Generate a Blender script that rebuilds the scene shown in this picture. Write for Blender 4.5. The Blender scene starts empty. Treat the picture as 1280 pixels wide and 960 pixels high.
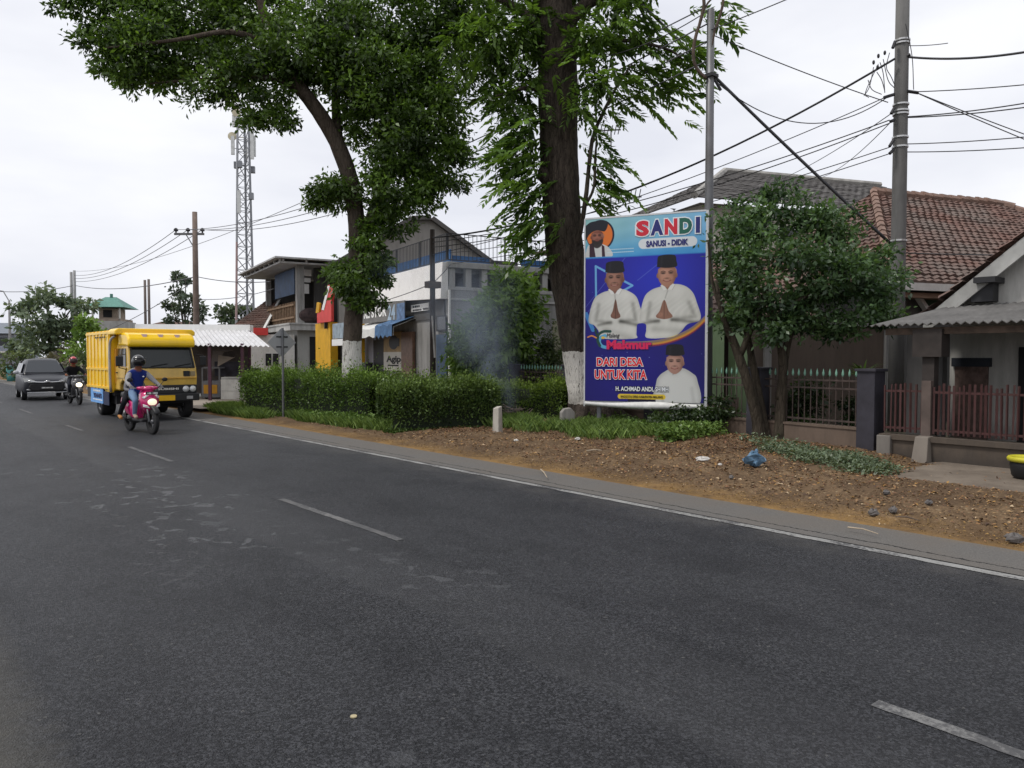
import bpy, bmesh, math, random
import numpy as np
from mathutils import Vector, Matrix
rng = np.random.default_rng(11); random.seed(11)
R = math.radians; PI = math.pi
SC = bpy.context.scene; COL = SC.collection
# ------------------------------------------------------------------ camera
YAW, PIT, H = R(40), R(2.03), 1.68
fw = np.array([math.sin(YAW), math.cos(YAW), 0.]); rt = np.array([math.cos(YAW), -math.sin(YAW), 0.]); UP = np.array([0, 0, 1.])
cfw = fw*math.cos(PIT) - UP*math.sin(PIT); cup = fw*math.sin(PIT) + UP*math.cos(PIT)
cam = bpy.data.objects.new('camera', bpy.data.cameras.new('camera')); COL.objects.link(cam)
cam.location = (0, 0, H); cam.rotation_euler = (PI/2-PIT, 0, -YAW)
cam.data.sensor_width = 36; cam.data.lens = 27; cam.data.clip_start = .05; cam.data.clip_end = 3000
SC.camera = cam
def W(px, py, D):
    """survey point: sight line through photo pixel, at forward distance D"""
    d = rt*((px-640)/960) + cup*((480-py)/960) + cfw
    return d*(D/d.dot(fw)) + np.array([0, 0, H])
def G(px, py, z=0.):
    d = rt*((px-640)/960) + cup*((480-py)/960) + cfw
    return d*((z-H)/d[2]) + np.array([0, 0, H])
def ZP(py, D): return W(640, py, D)[2]
def onx(px, x):
    """y of the point on the plane X=x seen at column px"""
    k = (px-640)/960
    return x*(rt[0]-k*fw[0])/(k*fw[1]-rt[1])
# ------------------------------------------------------------------ object helpers
def thing(name, label, cat, loc=(0, 0, 0), rz=0., group=None):
    o = bpy.data.objects.new(name, None); COL.objects.link(o)
    o.empty_display_size = .1; o.location = Vector([float(c) for c in loc]); o.rotation_euler = (0, 0, rz)
    o['label'] = label; o['category'] = cat
    if group: o['group'] = group
    return o
def tag(o, label, cat, group=None, kind=None):
    o['label'] = label; o['category'] = cat
    if group: o['group'] = group
    if kind: o['kind'] = kind
    return o
def struct(o): o['kind'] = 'structure'; return o
def dup(root, loc, rz, label, group=None):
    r = root.copy(); COL.objects.link(r); r.location = loc; r.rotation_euler = (0, 0, rz); r['label'] = label
    if group: r['group'] = group
    for ch in list(root.children):
        c = ch.copy(); COL.objects.link(c); c.parent = r
        for g in list(ch.children):
            d = g.copy(); COL.objects.link(d); d.parent = c
    return r
def link(name, me, mat, parent=None):
    o = bpy.data.objects.new(name, me); COL.objects.link(o)
    if mat is not None:
        for m in (mat if isinstance(mat, (list, tuple)) else [mat]): me.materials.append(m)
    if parent is not None: o.parent = parent
    return o
class MB:
    def __init__(s): s.v = []; s.f = []; s.m = []
    def add(s, vs, fs, mi=0):
        b = len(s.v); s.v += [(float(p[0]), float(p[1]), float(p[2])) for p in vs]
        s.f += [[i+b for i in f] for f in fs]; s.m += [mi]*len(fs); return s
    def box(s, x0, y0, z0, x1, y1, z1, mi=0):
        x0, x1 = sorted((x0, x1)); y0, y1 = sorted((y0, y1)); z0, z1 = sorted((z0, z1))
        return s.add([(x0,y0,z0),(x1,y0,z0),(x1,y1,z0),(x0,y1,z0),(x0,y0,z1),(x1,y0,z1),(x1,y1,z1),(x0,y1,z1)],
              [(0,3,2,1),(4,5,6,7),(0,1,5,4),(1,2,6,5),(2,3,7,6),(3,0,4,7)], mi)
    def hexa(s, b, t, mi=0):
        return s.add(list(b)+list(t), [(0,3,2,1),(4,5,6,7),(0,1,5,4),(1,2,6,5),(2,3,7,6),(3,0,4,7)], mi)
    def bar(s, p, q, w, h=None, mi=0, up=(0, 0, 1)):
        p, q = Vector([float(c) for c in p]), Vector([float(c) for c in q]); d = (q-p).normalized(); h = h or w
        sd = d.cross(Vector(up))
        if sd.length < 1e-4: sd = d.cross(Vector((1, 0, 0)))
        sd.normalize(); u = sd.cross(d).normalized()
        c = [sd*a*w/2+u*b*h/2 for a, b in ((-1,-1),(1,-1),(1,1),(-1,1))]
        return s.add([p+k for k in c]+[q+k for k in c], [(3,2,1,0),(4,5,6,7),(0,1,5,4),(1,2,6,5),(2,3,7,6),(3,0,4,7)], mi)
    def tube(s, pts, rad, n=8, caps=True, mi=0, jit=0.):
        pts = [Vector([float(c) for c in p]) for p in pts]
        if not hasattr(rad, '__len__'): rad = [rad]*len(pts)
        vs = []; side = None
        for i, p in enumerate(pts):
            d = (pts[min(i+1, len(pts)-1)]-pts[max(i-1, 0)]).normalized()
            if side is None:
                side = d.cross(Vector((0, 0, 1)))
                if side.length < 1e-3: side = Vector((1, 0, 0))
            side = (side-d*side.dot(d)).normalized(); o = d.cross(side)
            for k in range(n):
                a = 2*PI*k/n; r = rad[i]*(1+(random.uniform(-jit, jit) if jit else 0))
                vs.append(p+side*math.cos(a)*r+o*math.sin(a)*r)
        fs = [(i*n+k, i*n+(k+1) % n, (i+1)*n+(k+1) % n, (i+1)*n+k) for i in range(len(pts)-1) for k in range(n)]
        if caps: fs += [tuple(range(n-1, -1, -1)), tuple((len(pts)-1)*n+k for k in range(n))]
        return s.add(vs, fs, mi)
    def cyl(s, p, q, r, n=16, mi=0): return s.tube([p, q], r, n, True, mi)
    def lathe(s, prof, n=20, M=None, mi=0):
        vs = []
        for r, z in prof:
            for k in range(n):
                v = Vector((r*math.cos(2*PI*k/n), r*math.sin(2*PI*k/n), z)); vs.append(M @ v if M else v)
        fs = [(i*n+k, i*n+(k+1) % n, (i+1)*n+(k+1) % n, (i+1)*n+k) for i in range(len(prof)-1) for k in range(n)]
        return s.add(vs, fs, mi)
    def ell(s, c, r, nu=16, nv=10, mi=0, v0=-PI/2, v1=PI/2):
        vs = []
        for j in range(nv+1):
            t = v0+(v1-v0)*j/nv
            for k in range(nu):
                a = 2*PI*k/nu; vs.append((c[0]+r[0]*math.cos(t)*math.cos(a), c[1]+r[1]*math.cos(t)*math.sin(a), c[2]+r[2]*math.sin(t)))
        return s.add(vs, [(j*nu+k, j*nu+(k+1) % nu, (j+1)*nu+(k+1) % nu, (j+1)*nu+k) for j in range(nv) for k in range(nu)], mi)
    def prism(s, poly, fn, t0, t1, mi=0):
        """poly of 2-D points, fn(a,b,t)->xyz"""
        n = len(poly)
        return s.add([fn(a, b, t0) for a, b in poly]+[fn(a, b, t1) for a, b in poly],
              [tuple(range(n-1, -1, -1)), tuple(range(n, 2*n))]+[(i, (i+1) % n, n+(i+1) % n, n+i) for i in range(n)], mi)
    def sheet(s, P, mi=0):
        """P[i][j] grid of points"""
        ni, nj = len(P), len(P[0])
        return s.add([p for r in P for p in r], [(i*nj+j, i*nj+j+1, (i+1)*nj+j+1, (i+1)*nj+j) for i in range(ni-1) for j in range(nj-1)], mi)
    def build(s, name, mat, parent=None, smooth=False, bevel=0., off=None, solid=0.):
        me = bpy.data.meshes.new(name); v = s.v
        if off is not None: v = [(a-off[0], b-off[1], c-off[2]) for a, b, c in v]
        me.from_pydata(v, [], s.f); me.update()
        o = link(name, me, mat, parent)
        if isinstance(mat, (list, tuple)): me.polygons.foreach_set('material_index', s.m)
        bm = bmesh.new(); bm.from_mesh(me); bmesh.ops.recalc_face_normals(bm, faces=bm.faces); bm.to_mesh(me); bm.free()
        if smooth: me.polygons.foreach_set('use_smooth', [True]*len(me.polygons))
        if solid: m = o.modifiers.new('s', 'SOLIDIFY'); m.thickness = solid; m.offset = 0
        if bevel: m = o.modifiers.new('b', 'BEVEL'); m.width = bevel; m.segments = 2; m.limit_method = 'ANGLE'; m.angle_limit = R(35)
        return o
def npmesh(name, V, Fq, mat, parent=None, tint=None, smooth=False):
    """fast mesh: V (n,3), Fq (m,k) index array, tint (n,3)"""
    me = bpy.data.meshes.new(name); V = np.asarray(V, np.float32); Fq = np.asarray(Fq, np.int32)
    me.vertices.add(len(V)); me.vertices.foreach_set('co', V.ravel())
    k = Fq.shape[1]; me.loops.add(Fq.size); me.loops.foreach_set('vertex_index', Fq.ravel())
    me.polygons.add(len(Fq)); me.polygons.foreach_set('loop_start', np.arange(0, Fq.size, k, dtype=np.int32))
    me.update(calc_edges=True); me.validate()
    if tint is not None:
        a = me.color_attributes.new('tint', 'FLOAT_COLOR', 'POINT')
        a.data.foreach_set('color', np.concatenate([np.asarray(tint, np.float32), np.ones((len(V), 1), np.float32)], 1).ravel())
    if smooth: me.polygons.foreach_set('use_smooth', [True]*len(me.polygons))
    return link(name, me, mat, parent)
# ------------------------------------------------------------------ materials
def srgb(r, g, b):
    return tuple(((c/255)/12.92 if c/255 <= .04045 else ((c/255+.055)/1.055)**2.4) for c in (r, g, b))
class NT:
    def __init__(s, name):
        s.mat = bpy.data.materials.new(name); s.mat.use_nodes = True; s.t = s.mat.node_tree; s.n = s.t.nodes
        s.b = s.n['Principled BSDF']; s.out = s.n['Material Output']
    def new(s, t, **kw):
        n = s.n.new(t)
        for k, v in kw.items(): setattr(n, k, v)
        return n
    def l(s, a, b): s.t.links.new(a, b)
    def val(s, node, key, v):
        if hasattr(v, 'is_linked') or isinstance(v, bpy.types.NodeSocket): s.l(v, node.inputs[key])
        else: node.inputs[key].default_value = v
    def co(s, kind='Object'):
        if not hasattr(s, '_tc'): s._tc = s.new('ShaderNodeTexCoord')
        return s._tc.outputs[kind]
    def mapv(s, scale=(1, 1, 1), rot=(0, 0, 0), kind='Object'):
        m = s.new('ShaderNodeMapping'); s.l(s.co(kind), m.inputs['Vector']); m.inputs['Scale'].default_value = scale; m.inputs['Rotation'].default_value = rot
        return m.outputs[0]
    def noise(s, scale, detail=4, rough=.55, vec=None, out='Fac', dist=0.):
        n = s.new('ShaderNodeTexNoise'); n.inputs['Scale'].default_value = scale; n.inputs['Detail'].default_value = detail
        n.inputs['Roughness'].default_value = rough; n.inputs['Distortion'].default_value = dist
        s.l(vec if vec is not None else s.co(), n.inputs['Vector']); return n.outputs[out]
    def voro(s, scale, vec=None, feature='F1', out='Distance'):
        n = s.new('ShaderNodeTexVoronoi', feature=feature); n.inputs['Scale'].default_value = scale
        s.l(vec if vec is not None else s.co(), n.inputs['Vector']); return n.outputs[out]
    def ramp(s, fac, stops, interp='LINEAR'):
        r = s.new('ShaderNodeValToRGB'); r.color_ramp.interpolation = interp; e = r.color_ramp.elements
        while len(e) < len(stops): e.new(.5)
        for i, (p, c) in enumerate(stops):
            e[i].position = p; c = (c, c, c) if isinstance(c, (int, float)) else c; e[i].color = (*c, 1)
        s.l(fac, r.inputs[0]); return r.outputs[0]
    def mix(s, fac, a, b, mode='MIX'):
        m = s.new('ShaderNodeMix', data_type='RGBA', blend_type=mode, clamp_factor=True)
        for k, v in ((0, fac), (6, a), (7, b)):
            if isinstance(v, bpy.types.NodeSocket): s.l(v, m.inputs[k])
            else: m.inputs[k].default_value = (*v, 1) if isinstance(v, tuple) else v
        return m.outputs[2]
    def math(s, op, a, b=0., c=0.):
        m = s.new('ShaderNodeMath', operation=op)
        for i, v in enumerate((a, b, c)):
            if isinstance(v, bpy.types.NodeSocket): s.l(v, m.inputs[i])
            else: m.inputs[i].default_value = v
        return m.outputs[0]
    def sep(s, kind='Object'):
        n = s.new('ShaderNodeSeparateXYZ'); s.l(s.co(kind), n.inputs[0]); return n.outputs
    def bump(s, h, strength=.3, dist=.02):
        b = s.new('ShaderNodeBump'); b.inputs['Strength'].default_value = strength; b.inputs['Distance'].default_value = dist
        s.l(h, b.inputs['Height']); s.l(b.outputs[0], s.b.inputs['Normal'])
    def col(s, c): s.val(s.b, 'Base Color', (*c, 1) if isinstance(c, tuple) else c)
    def set(s, **kw):
        for k, v in kw.items(): s.val(s.b, k.replace('_', ' '), v)
        return s
def sc(c, k): return tuple(min(1., x*k) for x in c)
def mat(name, c, rough=.6, metal=0., var=.18, scale=3., bump=0., bscale=60., dirt=None, dirt_amt=.5, spec=.4, emit=None, coat=0.):
    t = NT(name); n = t.noise(scale, 6, .6)
    k = t.mix(t.ramp(n, [(.3, 0.), (.7, 1.)]), sc(c, 1-var), sc(c, 1+var))
    if dirt:
        n2 = t.noise(scale*.6, 8, .7, t.mapv((1, 1, .35)))
        k = t.mix(t.math('MULTIPLY', t.ramp(n2, [(.42, 0.), (.68, 1.)]), dirt_amt), k, dirt)
    t.col(k); t.set(Roughness=rough, Metallic=metal); t.b.inputs['Specular IOR Level'].default_value = spec
    if coat: t.b.inputs['Coat Weight'].default_value = coat; t.b.inputs['Coat Roughness'].default_value = .08
    if bump: t.bump(t.noise(bscale, 5, .6), bump, .01)
    if emit: t.b.inputs['Emission Color'].default_value = (*emit[0], 1); t.b.inputs['Emission Strength'].default_value = emit[1]
    return t.mat
def tint_mat(name, rough=.7, spec=.3, mult=1., bump=0.):
    t = NT(name); a = t.new('ShaderNodeVertexColor', layer_name='tint')
    k = a.outputs[0]
    if mult != 1.: k = t.mix(1., k, (mult, mult, mult), 'MULTIPLY')
    t.col(k); t.set(Roughness=rough); t.b.inputs['Specular IOR Level'].default_value = spec
    if bump: t.bump(t.noise(80, 4), bump, .01)
    return t.mat
def leaf_mat(name, trans=.36, gloss=.04, mult=1.):
    t = NT(name); a = t.new('ShaderNodeVertexColor', layer_name='tint').outputs[0]
    if mult != 1.: a = t.mix(1., a, (mult, mult, mult), 'MULTIPLY')
    d = t.new('ShaderNodeBsdfDiffuse'); t.l(a, d.inputs[0])
    tr = t.new('ShaderNodeBsdfTranslucent'); t.l(t.mix(1., a, (1.25, 1.3, .55), 'MULTIPLY'), tr.inputs[0])
    g = t.new('ShaderNodeBsdfGlossy'); g.inputs['Roughness'].default_value = .38
    m1 = t.new('ShaderNodeMixShader'); m1.inputs[0].default_value = trans; t.l(d.outputs[0], m1.inputs[1]); t.l(tr.outputs[0], m1.inputs[2])
    m2 = t.new('ShaderNodeMixShader'); m2.inputs[0].default_value = gloss; t.l(m1.outputs[0], m2.inputs[1]); t.l(g.outputs[0], m2.inputs[2])
    t.l(m2.outputs[0], t.out.inputs['Surface']); t.n.remove(t.b)
    return t.mat
LEAF = leaf_mat('leaf'); LEAFB = leaf_mat('leaf_matte', .2, .025); DRYLEAF = tint_mat('dry_leaf', .85, .15)
def bark_mat(name, c1, c2, paint=None, z0=0., z1=0., scale=9., base=None):
    t = NT(name); v = t.mapv((1, 1, .22)); n = t.noise(scale, 8, .7, v); r = t.voro(scale*1.6, t.mapv((1, 1, .26)), 'DISTANCE_TO_EDGE')
    k = t.mix(t.ramp(n, [(.3, 0.), (.7, 1.)]), c1, c2)
    k = t.mix(t.math('MULTIPLY', t.ramp(r, [(0., .7), (.10, 0.)]), t.ramp(t.noise(scale*.6, 4), [(.35, .1), (.6, 1.)])), k, sc(c1, .4))
    k = t.mix(t.math('MULTIPLY', t.ramp(t.noise(1.1, 5, .6), [(.5, 0.), (.75, 1.)]), .35), k, (.075, .075, .05))
    if paint:
        z = t.sep()[2]; zz = t.math('ADD', z, t.math('MULTIPLY', t.math('SUBTRACT', t.noise(7, 5, .6), .5), .12))
        a = t.math('MULTIPLY', t.math('GREATER_THAN', zz, z0), t.math('LESS_THAN', zz, z1))
        fl = t.math('MULTIPLY', t.ramp(t.noise(13, 8, .75, t.mapv((1, 1, .25))), [(.37, 0.), (.43, 1.)]), t.ramp(t.noise(26, 4, .6, t.mapv((1, 1, .3))), [(.33, .15), (.40, 1.)]))
        lo = t.ramp(t.math('DIVIDE', t.math('SUBTRACT', z, z0), max(.01, z1-z0)), [(0., .45), (.3, 1.)])
        k = t.mix(t.math('MULTIPLY', t.math('MULTIPLY', a, fl), lo), k, paint)
    t.col(k); t.set(Roughness=.9); t.b.inputs['Specular IOR Level'].default_value = .15
    h = t.math('ADD', t.math('MULTIPLY', n, 1.), t.math('MULTIPLY', t.math('MINIMUM', r, .2), 1.)); t.bump(h, .9, .05)
    return t.mat
def glass_mat(name, c=(.02, .022, .025), rough=.1):
    t = NT(name); t.col(c); t.set(Roughness=rough); t.b.inputs['Specular IOR Level'].default_value = .45
    return t.mat
def tile_mat(name, c1, c2, c3, sc_=3., lic=.4):
    t = NT(name); cell = t.voro(sc_*1.4, t.mapv((1, 1, 1)), 'F1', 'Color'); sx = t.new('ShaderNodeSeparateColor'); t.l(cell, sx.inputs[0])
    k = t.mix(sx.outputs[0], c1, c2); n = t.noise(.7, 7, .65)
    k = t.mix(t.math('MULTIPLY', t.ramp(n, [(.4, 0.), (.65, 1.)]), lic), k, c3)
    k = t.mix(t.ramp(t.noise(9, 6, .7), [(.3, .55), (.6, 0.)]), k, sc(c1, .4))
    t.col(k); t.set(Roughness=.88); t.b.inputs['Specular IOR Level'].default_value = .2; t.bump(t.noise(25, 6), .4, .02)
    return t.mat
def plaster(name, c, stain, amt=.5, rough=.85, scale=1.2, low=None):
    t = NT(name); n = t.noise(scale, 9, .68, t.mapv((1, 1, .45))); k = t.mix(t.ramp(n, [(.36, 0.), (.7, 1.)]), c, sc(c, .78))
    n2 = t.noise(scale*2.3, 10, .75, t.mapv((1, 1, .16)))
    k = t.mix(t.math('MULTIPLY', t.ramp(n2, [(.45, 0.), (.72, 1.)]), amt), k, stain)
    if low:
        z = t.sep()[2]; k = t.mix(t.ramp(t.math('ADD', z, t.math('MULTIPLY', t.noise(3, 6), .5)), [(low*.5, .8), (low, 0.)]), k, sc(stain, .8))
    t.col(k); t.set(Roughness=rough); t.b.inputs['Specular IOR Level'].default_value = .2; t.bump(t.noise(35, 8, .65), .25, .01)
    return t.mat
# ------------------------------------------------------------------ foliage
def leaf_quads(P, D, L, wr, tint, fold=.25, up=None):
    """rhombic leaves. P base, D unit direction, L lengths"""
    n = len(P); rv = rng.normal(size=(n, 3)) if up is None else up+rng.normal(size=(n, 3))*.35
    S = np.cross(D, rv); S /= np.linalg.norm(S, axis=1, keepdims=True)+1e-9
    N = np.cross(S, D); L = L[:, None]
    V = np.empty((n, 4, 3)); mid = P+D*L*.45
    V[:, 0] = P; V[:, 1] = mid+S*L*wr/2+N*L*fold*wr; V[:, 2] = P+D*L; V[:, 3] = mid-S*L*wr/2+N*L*fold*wr
    return V.reshape(-1, 3), np.arange(4*n).reshape(n, 4), np.repeat(tint, 4, 0)
def unit(n):
    d = rng.normal(size=(n, 3)); return d/np.linalg.norm(d, axis=1, keepdims=True)
def crown_pts(clumps, sub, per, spread=.34, shell=.5):
    """clumps: (centre, radii). returns leaf points, local outward dir, sub-clump random"""
    P, O, K, I = [], [], [], []
    for c, r in clumps:
        c = np.array(c); r = np.array(r) if hasattr(r, '__len__') else np.array([r]*3)
        n = max(3, int(sub*(r.prod()**(1/3))**2)); d = unit(n); rad = (shell+(1-shell)*rng.random((n, 1)))
        q = c+d*r*rad*.88; m = max(6, int(per))
        sr = spread*(r.prod()**(1/3))**.5
        g = rng.normal(size=(n, m, 3))*np.array([1, 1, .62])*sr*(.55+.6*rng.random((n, 1, 1)))*.62
        P.append((q[:, None]+g).reshape(-1, 3)); dd = (g/(np.linalg.norm(g, axis=2, keepdims=True)+1e-6)).reshape(-1, 3)
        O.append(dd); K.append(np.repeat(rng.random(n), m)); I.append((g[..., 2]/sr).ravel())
    return np.concatenate(P), np.concatenate(O), np.concatenate(K), np.concatenate(I)
def crown(name, parent, clumps, off, sub=26, per=60, L=.12, wr=.42, c1=(.03, .05, .015), c2=(.09, .13, .03), droop=.5, spread=.34, shell=.5, m=None):
    P, O, K, I = crown_pts(clumps, sub, per, spread, shell)
    D = O*.7+unit(len(P))*.7; D[:, 2] -= droop; D /= np.linalg.norm(D, axis=1, keepdims=True)
    f = np.clip(K*.75+I*.28+rng.random(len(P))*.25-.08, 0, 1)[:, None]  # leaves low in each clump get a darker tint, shade painted in
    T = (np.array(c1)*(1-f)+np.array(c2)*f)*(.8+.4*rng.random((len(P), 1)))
    V, Fq, T = leaf_quads(P-off, D, L*(.6+.8*rng.random(len(P))), wr, T)
    return npmesh(name, V, Fq, m or LEAF, parent, T)
def sprays(O, D, n, rl=.4, ll=.15, wr=.3, droop=.35, c1=(.03, .06, .015), c2=(.09, .14, .03)):
    """pinnate leaves: O origins, D directions -> arrays"""
    m = len(O); Vs, Fs, Ts = [], [], []; nf = 0
    D = D/np.linalg.norm(D, axis=1, keepdims=True); S = np.cross(D, np.array([0, 0, 1.])+.3*rng.normal(size=(m, 3))); S /= np.linalg.norm(S, axis=1, keepdims=True)+1e-9
    sz = (.7+.6*rng.random(m)); f = rng.random((m, 1)); T0 = np.array(c1)*(1-f)+np.array(c2)*f
    for i in range(n):
        s = (i+1)/n; rlz = (rl*sz*s)[:, None]; base = O+D*rlz; base[:, 2] -= droop*rl*sz*s*s
        for sg in (-1, 1):
            d = S*sg*.85+D*(.45+.5*s)+rng.normal(size=(m, 3))*.12; d[:, 2] -= .35; d /= np.linalg.norm(d, axis=1, keepdims=True)
            V, Fq, T = leaf_quads(base, d, ll*sz*(1.05-.45*abs(s-.45)), wr, T0*(.85+.3*rng.random((m, 1))), .12, np.array([0, 0, 1.]))
            Vs.append(V); Fs.append(Fq+nf); Ts.append(T); nf += len(V)
    return np.concatenate(Vs), np.concatenate(Fs), np.concatenate(Ts)
def joinarr(*A):
    V, Fq, T, b = [], [], [], 0
    for v, f, t in A: V.append(v); Fq.append(f+b); T.append(t); b += len(v)
    return np.concatenate(V), np.concatenate(Fq), np.concatenate(T)
def spline(pts, n):
    """smooth Catmull-Rom resample of points (any dimension)"""
    p = np.array([np.asarray(q, float) for q in pts]); p = np.vstack([2*p[0]-p[1], p, 2*p[-1]-p[-2]]); out = []
    m = len(p)-3
    for i in range(n+1):
        t = i/n*m; k = min(int(t), m-1); u = t-k; a, b, c, d = p[k:k+4]
        out.append(.5*(2*b+(c-a)*u+(2*a-5*b+4*c-d)*u*u+(3*b-a-3*c+d)*u**3))
    return out
def limb(mb, pts, rads, n=10, seg=16, jit=.06):
    P = spline(pts, seg); r = [float(x[0]) for x in spline([[q] for q in rads], seg)]
    mb.tube(P, [max(.004, x) for x in r], n, True, 0, jit)
    return P
# ------------------------------------------------------------------ text
def text(body, w, h, mats, parent, M, name='lettering', bold=.0, thick=.004, spacing=1., outline=0., shear=0., fit=True):
    """letters as mesh: box w x h, lower-left at origin of M (x right, y up, z toward viewer)"""
    def mk(off, ext):
        cu = bpy.data.curves.new('t', 'FONT'); cu.body = body; cu.size = 1; cu.space_character = spacing; cu.offset = off; cu.extrude = ext; cu.shear = shear; cu.resolution_u = 3
        o = bpy.data.objects.new('t', cu); COL.objects.link(o); bpy.context.view_layer.update()
        me = bpy.data.meshes.new_from_object(o.evaluated_get(bpy.context.evaluated_depsgraph_get()))
        bpy.data.objects.remove(o); bpy.data.curves.remove(cu); return me
    me = mk(bold, .5); n = len(me.vertices); v = np.empty(n*3, np.float32); me.vertices.foreach_get('co', v); v = v.reshape(-1, 3)
    lo, hi = v.min(0), v.max(0); sx = w/(hi[0]-lo[0]); sy = h/(hi[1]-lo[1]) if fit else sx
    def place(me, z0, z1):
        n = len(me.vertices); q = np.empty(n*3, np.float32); me.vertices.foreach_get('co', q); q = q.reshape(-1, 3)
        q = np.stack([(q[:, 0]-lo[0])*sx, (q[:, 1]-lo[1])*sy, np.where(q[:, 2] > 0, z1, z0)], 1)
        q = q @ np.array(M.to_3x3()).T + np.array(M.translation); me.vertices.foreach_set('co', q.astype(np.float32).ravel()); me.update()
    place(me, thick*.5 if outline else 0., thick*1.2)
    me.materials.clear()
    o = link(name, me, mats[0], parent); me.name = name
    if outline:
        m2 = mk(bold+outline, .5); place(m2, 0., thick*.6); m2.materials.clear(); m2.name = name+'_outline'
        link('letter_outline', m2, mats[1], o)
    return o

def marks(w, h, m, parent, M, n=8, name='small_print'):
    """illegible small print: short strokes in one mesh"""
    mb = MB(); x = 0.; st = w/n
    for i in range(n):
        a = st*random.uniform(.55, .85)
        if random.random() < .88:
            pts = [(x, 0), (x+a, 0), (x+a, h*random.uniform(.7, 1)), (x+a*.3, h), (x, h*random.uniform(.6, 1))]
            mb.prism(pts, lambda p, q, t: tuple(M @ Vector((p, q, t))), 0., .004)
        x += st
    return mb.build(name, m, parent)
# ------------------------------------------------------------------ sky and light (bright overcast)
SUN_EL, SUN_AZ = R(58), R(-70)     # azimuth measured from +Y toward +X
w = bpy.data.worlds.new('World'); SC.world = w; w.use_nodes = True; nt = w.node_tree; nd = nt.nodes; bg = nd['Background']
sky = nd.new('ShaderNodeTexSky'); sky.sky_type = 'NISHITA'; sky.sun_disc = False; sky.sun_elevation = SUN_EL; sky.sun_rotation = SUN_AZ; sky.dust_density = 4; sky.air_density = 1
tc = nd.new('ShaderNodeTexCoord'); mp = nd.new('ShaderNodeMapping'); mp.inputs['Scale'].default_value = (1, 1, 3); nt.links.new(tc.outputs['Generated'], mp.inputs[0])
nz = nd.new('ShaderNodeTexNoise'); nz.inputs['Scale'].default_value = 2.2; nz.inputs['Detail'].default_value = 5; nz.inputs['Roughness'].default_value = .5; nt.links.new(mp.outputs[0], nz.inputs[0])
cr = nd.new('ShaderNodeValToRGB'); e = cr.color_ramp.elements; e[0].position = .34; e[0].color = (8.3, 8.5, 9.3, 1); e[1].position = .62; e[1].color = (10.4, 10.5, 10.9, 1); nt.links.new(nz.outputs[0], cr.inputs[0])
mx = nd.new('ShaderNodeMix'); mx.data_type = 'RGBA'; mx.inputs[0].default_value = .95; nt.links.new(sky.outputs[0], mx.inputs[6]); nt.links.new(cr.outputs[0], mx.inputs[7]); nt.links.new(mx.outputs[2], bg.inputs[0])
bg.inputs[1].default_value = .1
sl = bpy.data.lights.new('sun', 'SUN'); sl.energy = 2.1; sl.angle = R(11); sl.color = (1, .96, .9); so = bpy.data.objects.new('sun', sl); COL.objects.link(so)
sd = Vector((math.sin(SUN_AZ)*math.cos(SUN_EL), math.cos(SUN_AZ)*math.cos(SUN_EL), math.sin(SUN_EL))); so.rotation_euler = sd.to_track_quat('Z', 'Y').to_euler(); so.location = (0, 0, 40)
SC.view_settings.view_transform = 'Standard'; SC.view_settings.look = 'None'; SC.view_settings.exposure = 0
SC.cycles.max_bounces = 6; SC.cycles.transparent_max_bounces = 8; SC.cycles.volume_bounces = 0
SC.cycles.volume_step_rate = 2
# ------------------------------------------------------------------ ground, road
def sstep(a, b, x):
    t = np.clip((np.asarray(x, float)-a)/(b-a), 0, 1); return t*t*(3-2*t)
def vh(x, y):
    x = np.asarray(x, float); y = np.asarray(y, float)
    h = .015+.09*sstep(7.7, 9.6, x)+.022*np.sin(x*2.1+y*1.3)*np.cos(y*1.7-x*.6)*sstep(7.7, 8.6, x)
    h = h+.16*np.exp(-((x-13.0)**2+(y-12.7)**2)/1.6)+.13*np.exp(-((x-12.1)**2/.9+(y-8.3)**2/1.4))
    path = sstep(5.4, 4.6, y-(x-10)*.12)*sstep(10.0, 10.8, x); return h*(1-path)+.02*path
def hz(x, y): return float(vh(x, y))
t = NT('soil_ground'); k = t.mix(t.ramp(t.noise(.8, 8, .65), [(.35, 0.), (.65, 1.)]), (.075, .052, .032), (.05, .06, .025))
t.col(t.mix(t.ramp(t.noise(18, 6), [(.4, 0.), (.6, .4)]), k, (.12, .09, .06))); t.set(Roughness=.95); t.bump(t.noise(30, 6), .5, .03)
g = MB(); g.add([(-1200, -900, -.06), (1600, -900, -.06), (1600, 2200, -.06), (-1200, 2200, -.06)], [(0, 1, 2, 3)]); struct(g.build('ground', t.mat))
# asphalt
t = NT('asphalt'); S = t.sep(); X = S[0]; Y = S[1]
fine = t.noise(95, 4, .7); agg = t.voro(130); big = t.noise(.32, 6, .6, t.mapv((1, .3, 1))); med = t.noise(1.6, 7, .65, t.mapv((1, .55, 1)))
sp_ = t.new('ShaderNodeSeparateColor'); t.l(t.voro(88, out='Color'), sp_.inputs[0]); gr_ = t.math('ADD', t.math('MULTIPLY', sp_.outputs[0], .55), t.math('MULTIPLY', fine, .45))
k = t.mix(t.ramp(gr_, [(.22, 0.), (.5, .30), (.78, 1.)]), (.0035, .004, .0056), (.062, .064, .072))
k = t.mix(t.ramp(big, [(.36, .0), (.62, .30)]), k, (.050, .051, .056))
k = t.mix(t.ramp(med, [(.46, 0.), (.66, .45)]), k, (.007, .0075, .010))
k = t.mix(t.ramp(t.voro(70, out='Color'), [(.91, 0.), (.96, .5)]), k, (.15, .147, .14))
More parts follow.
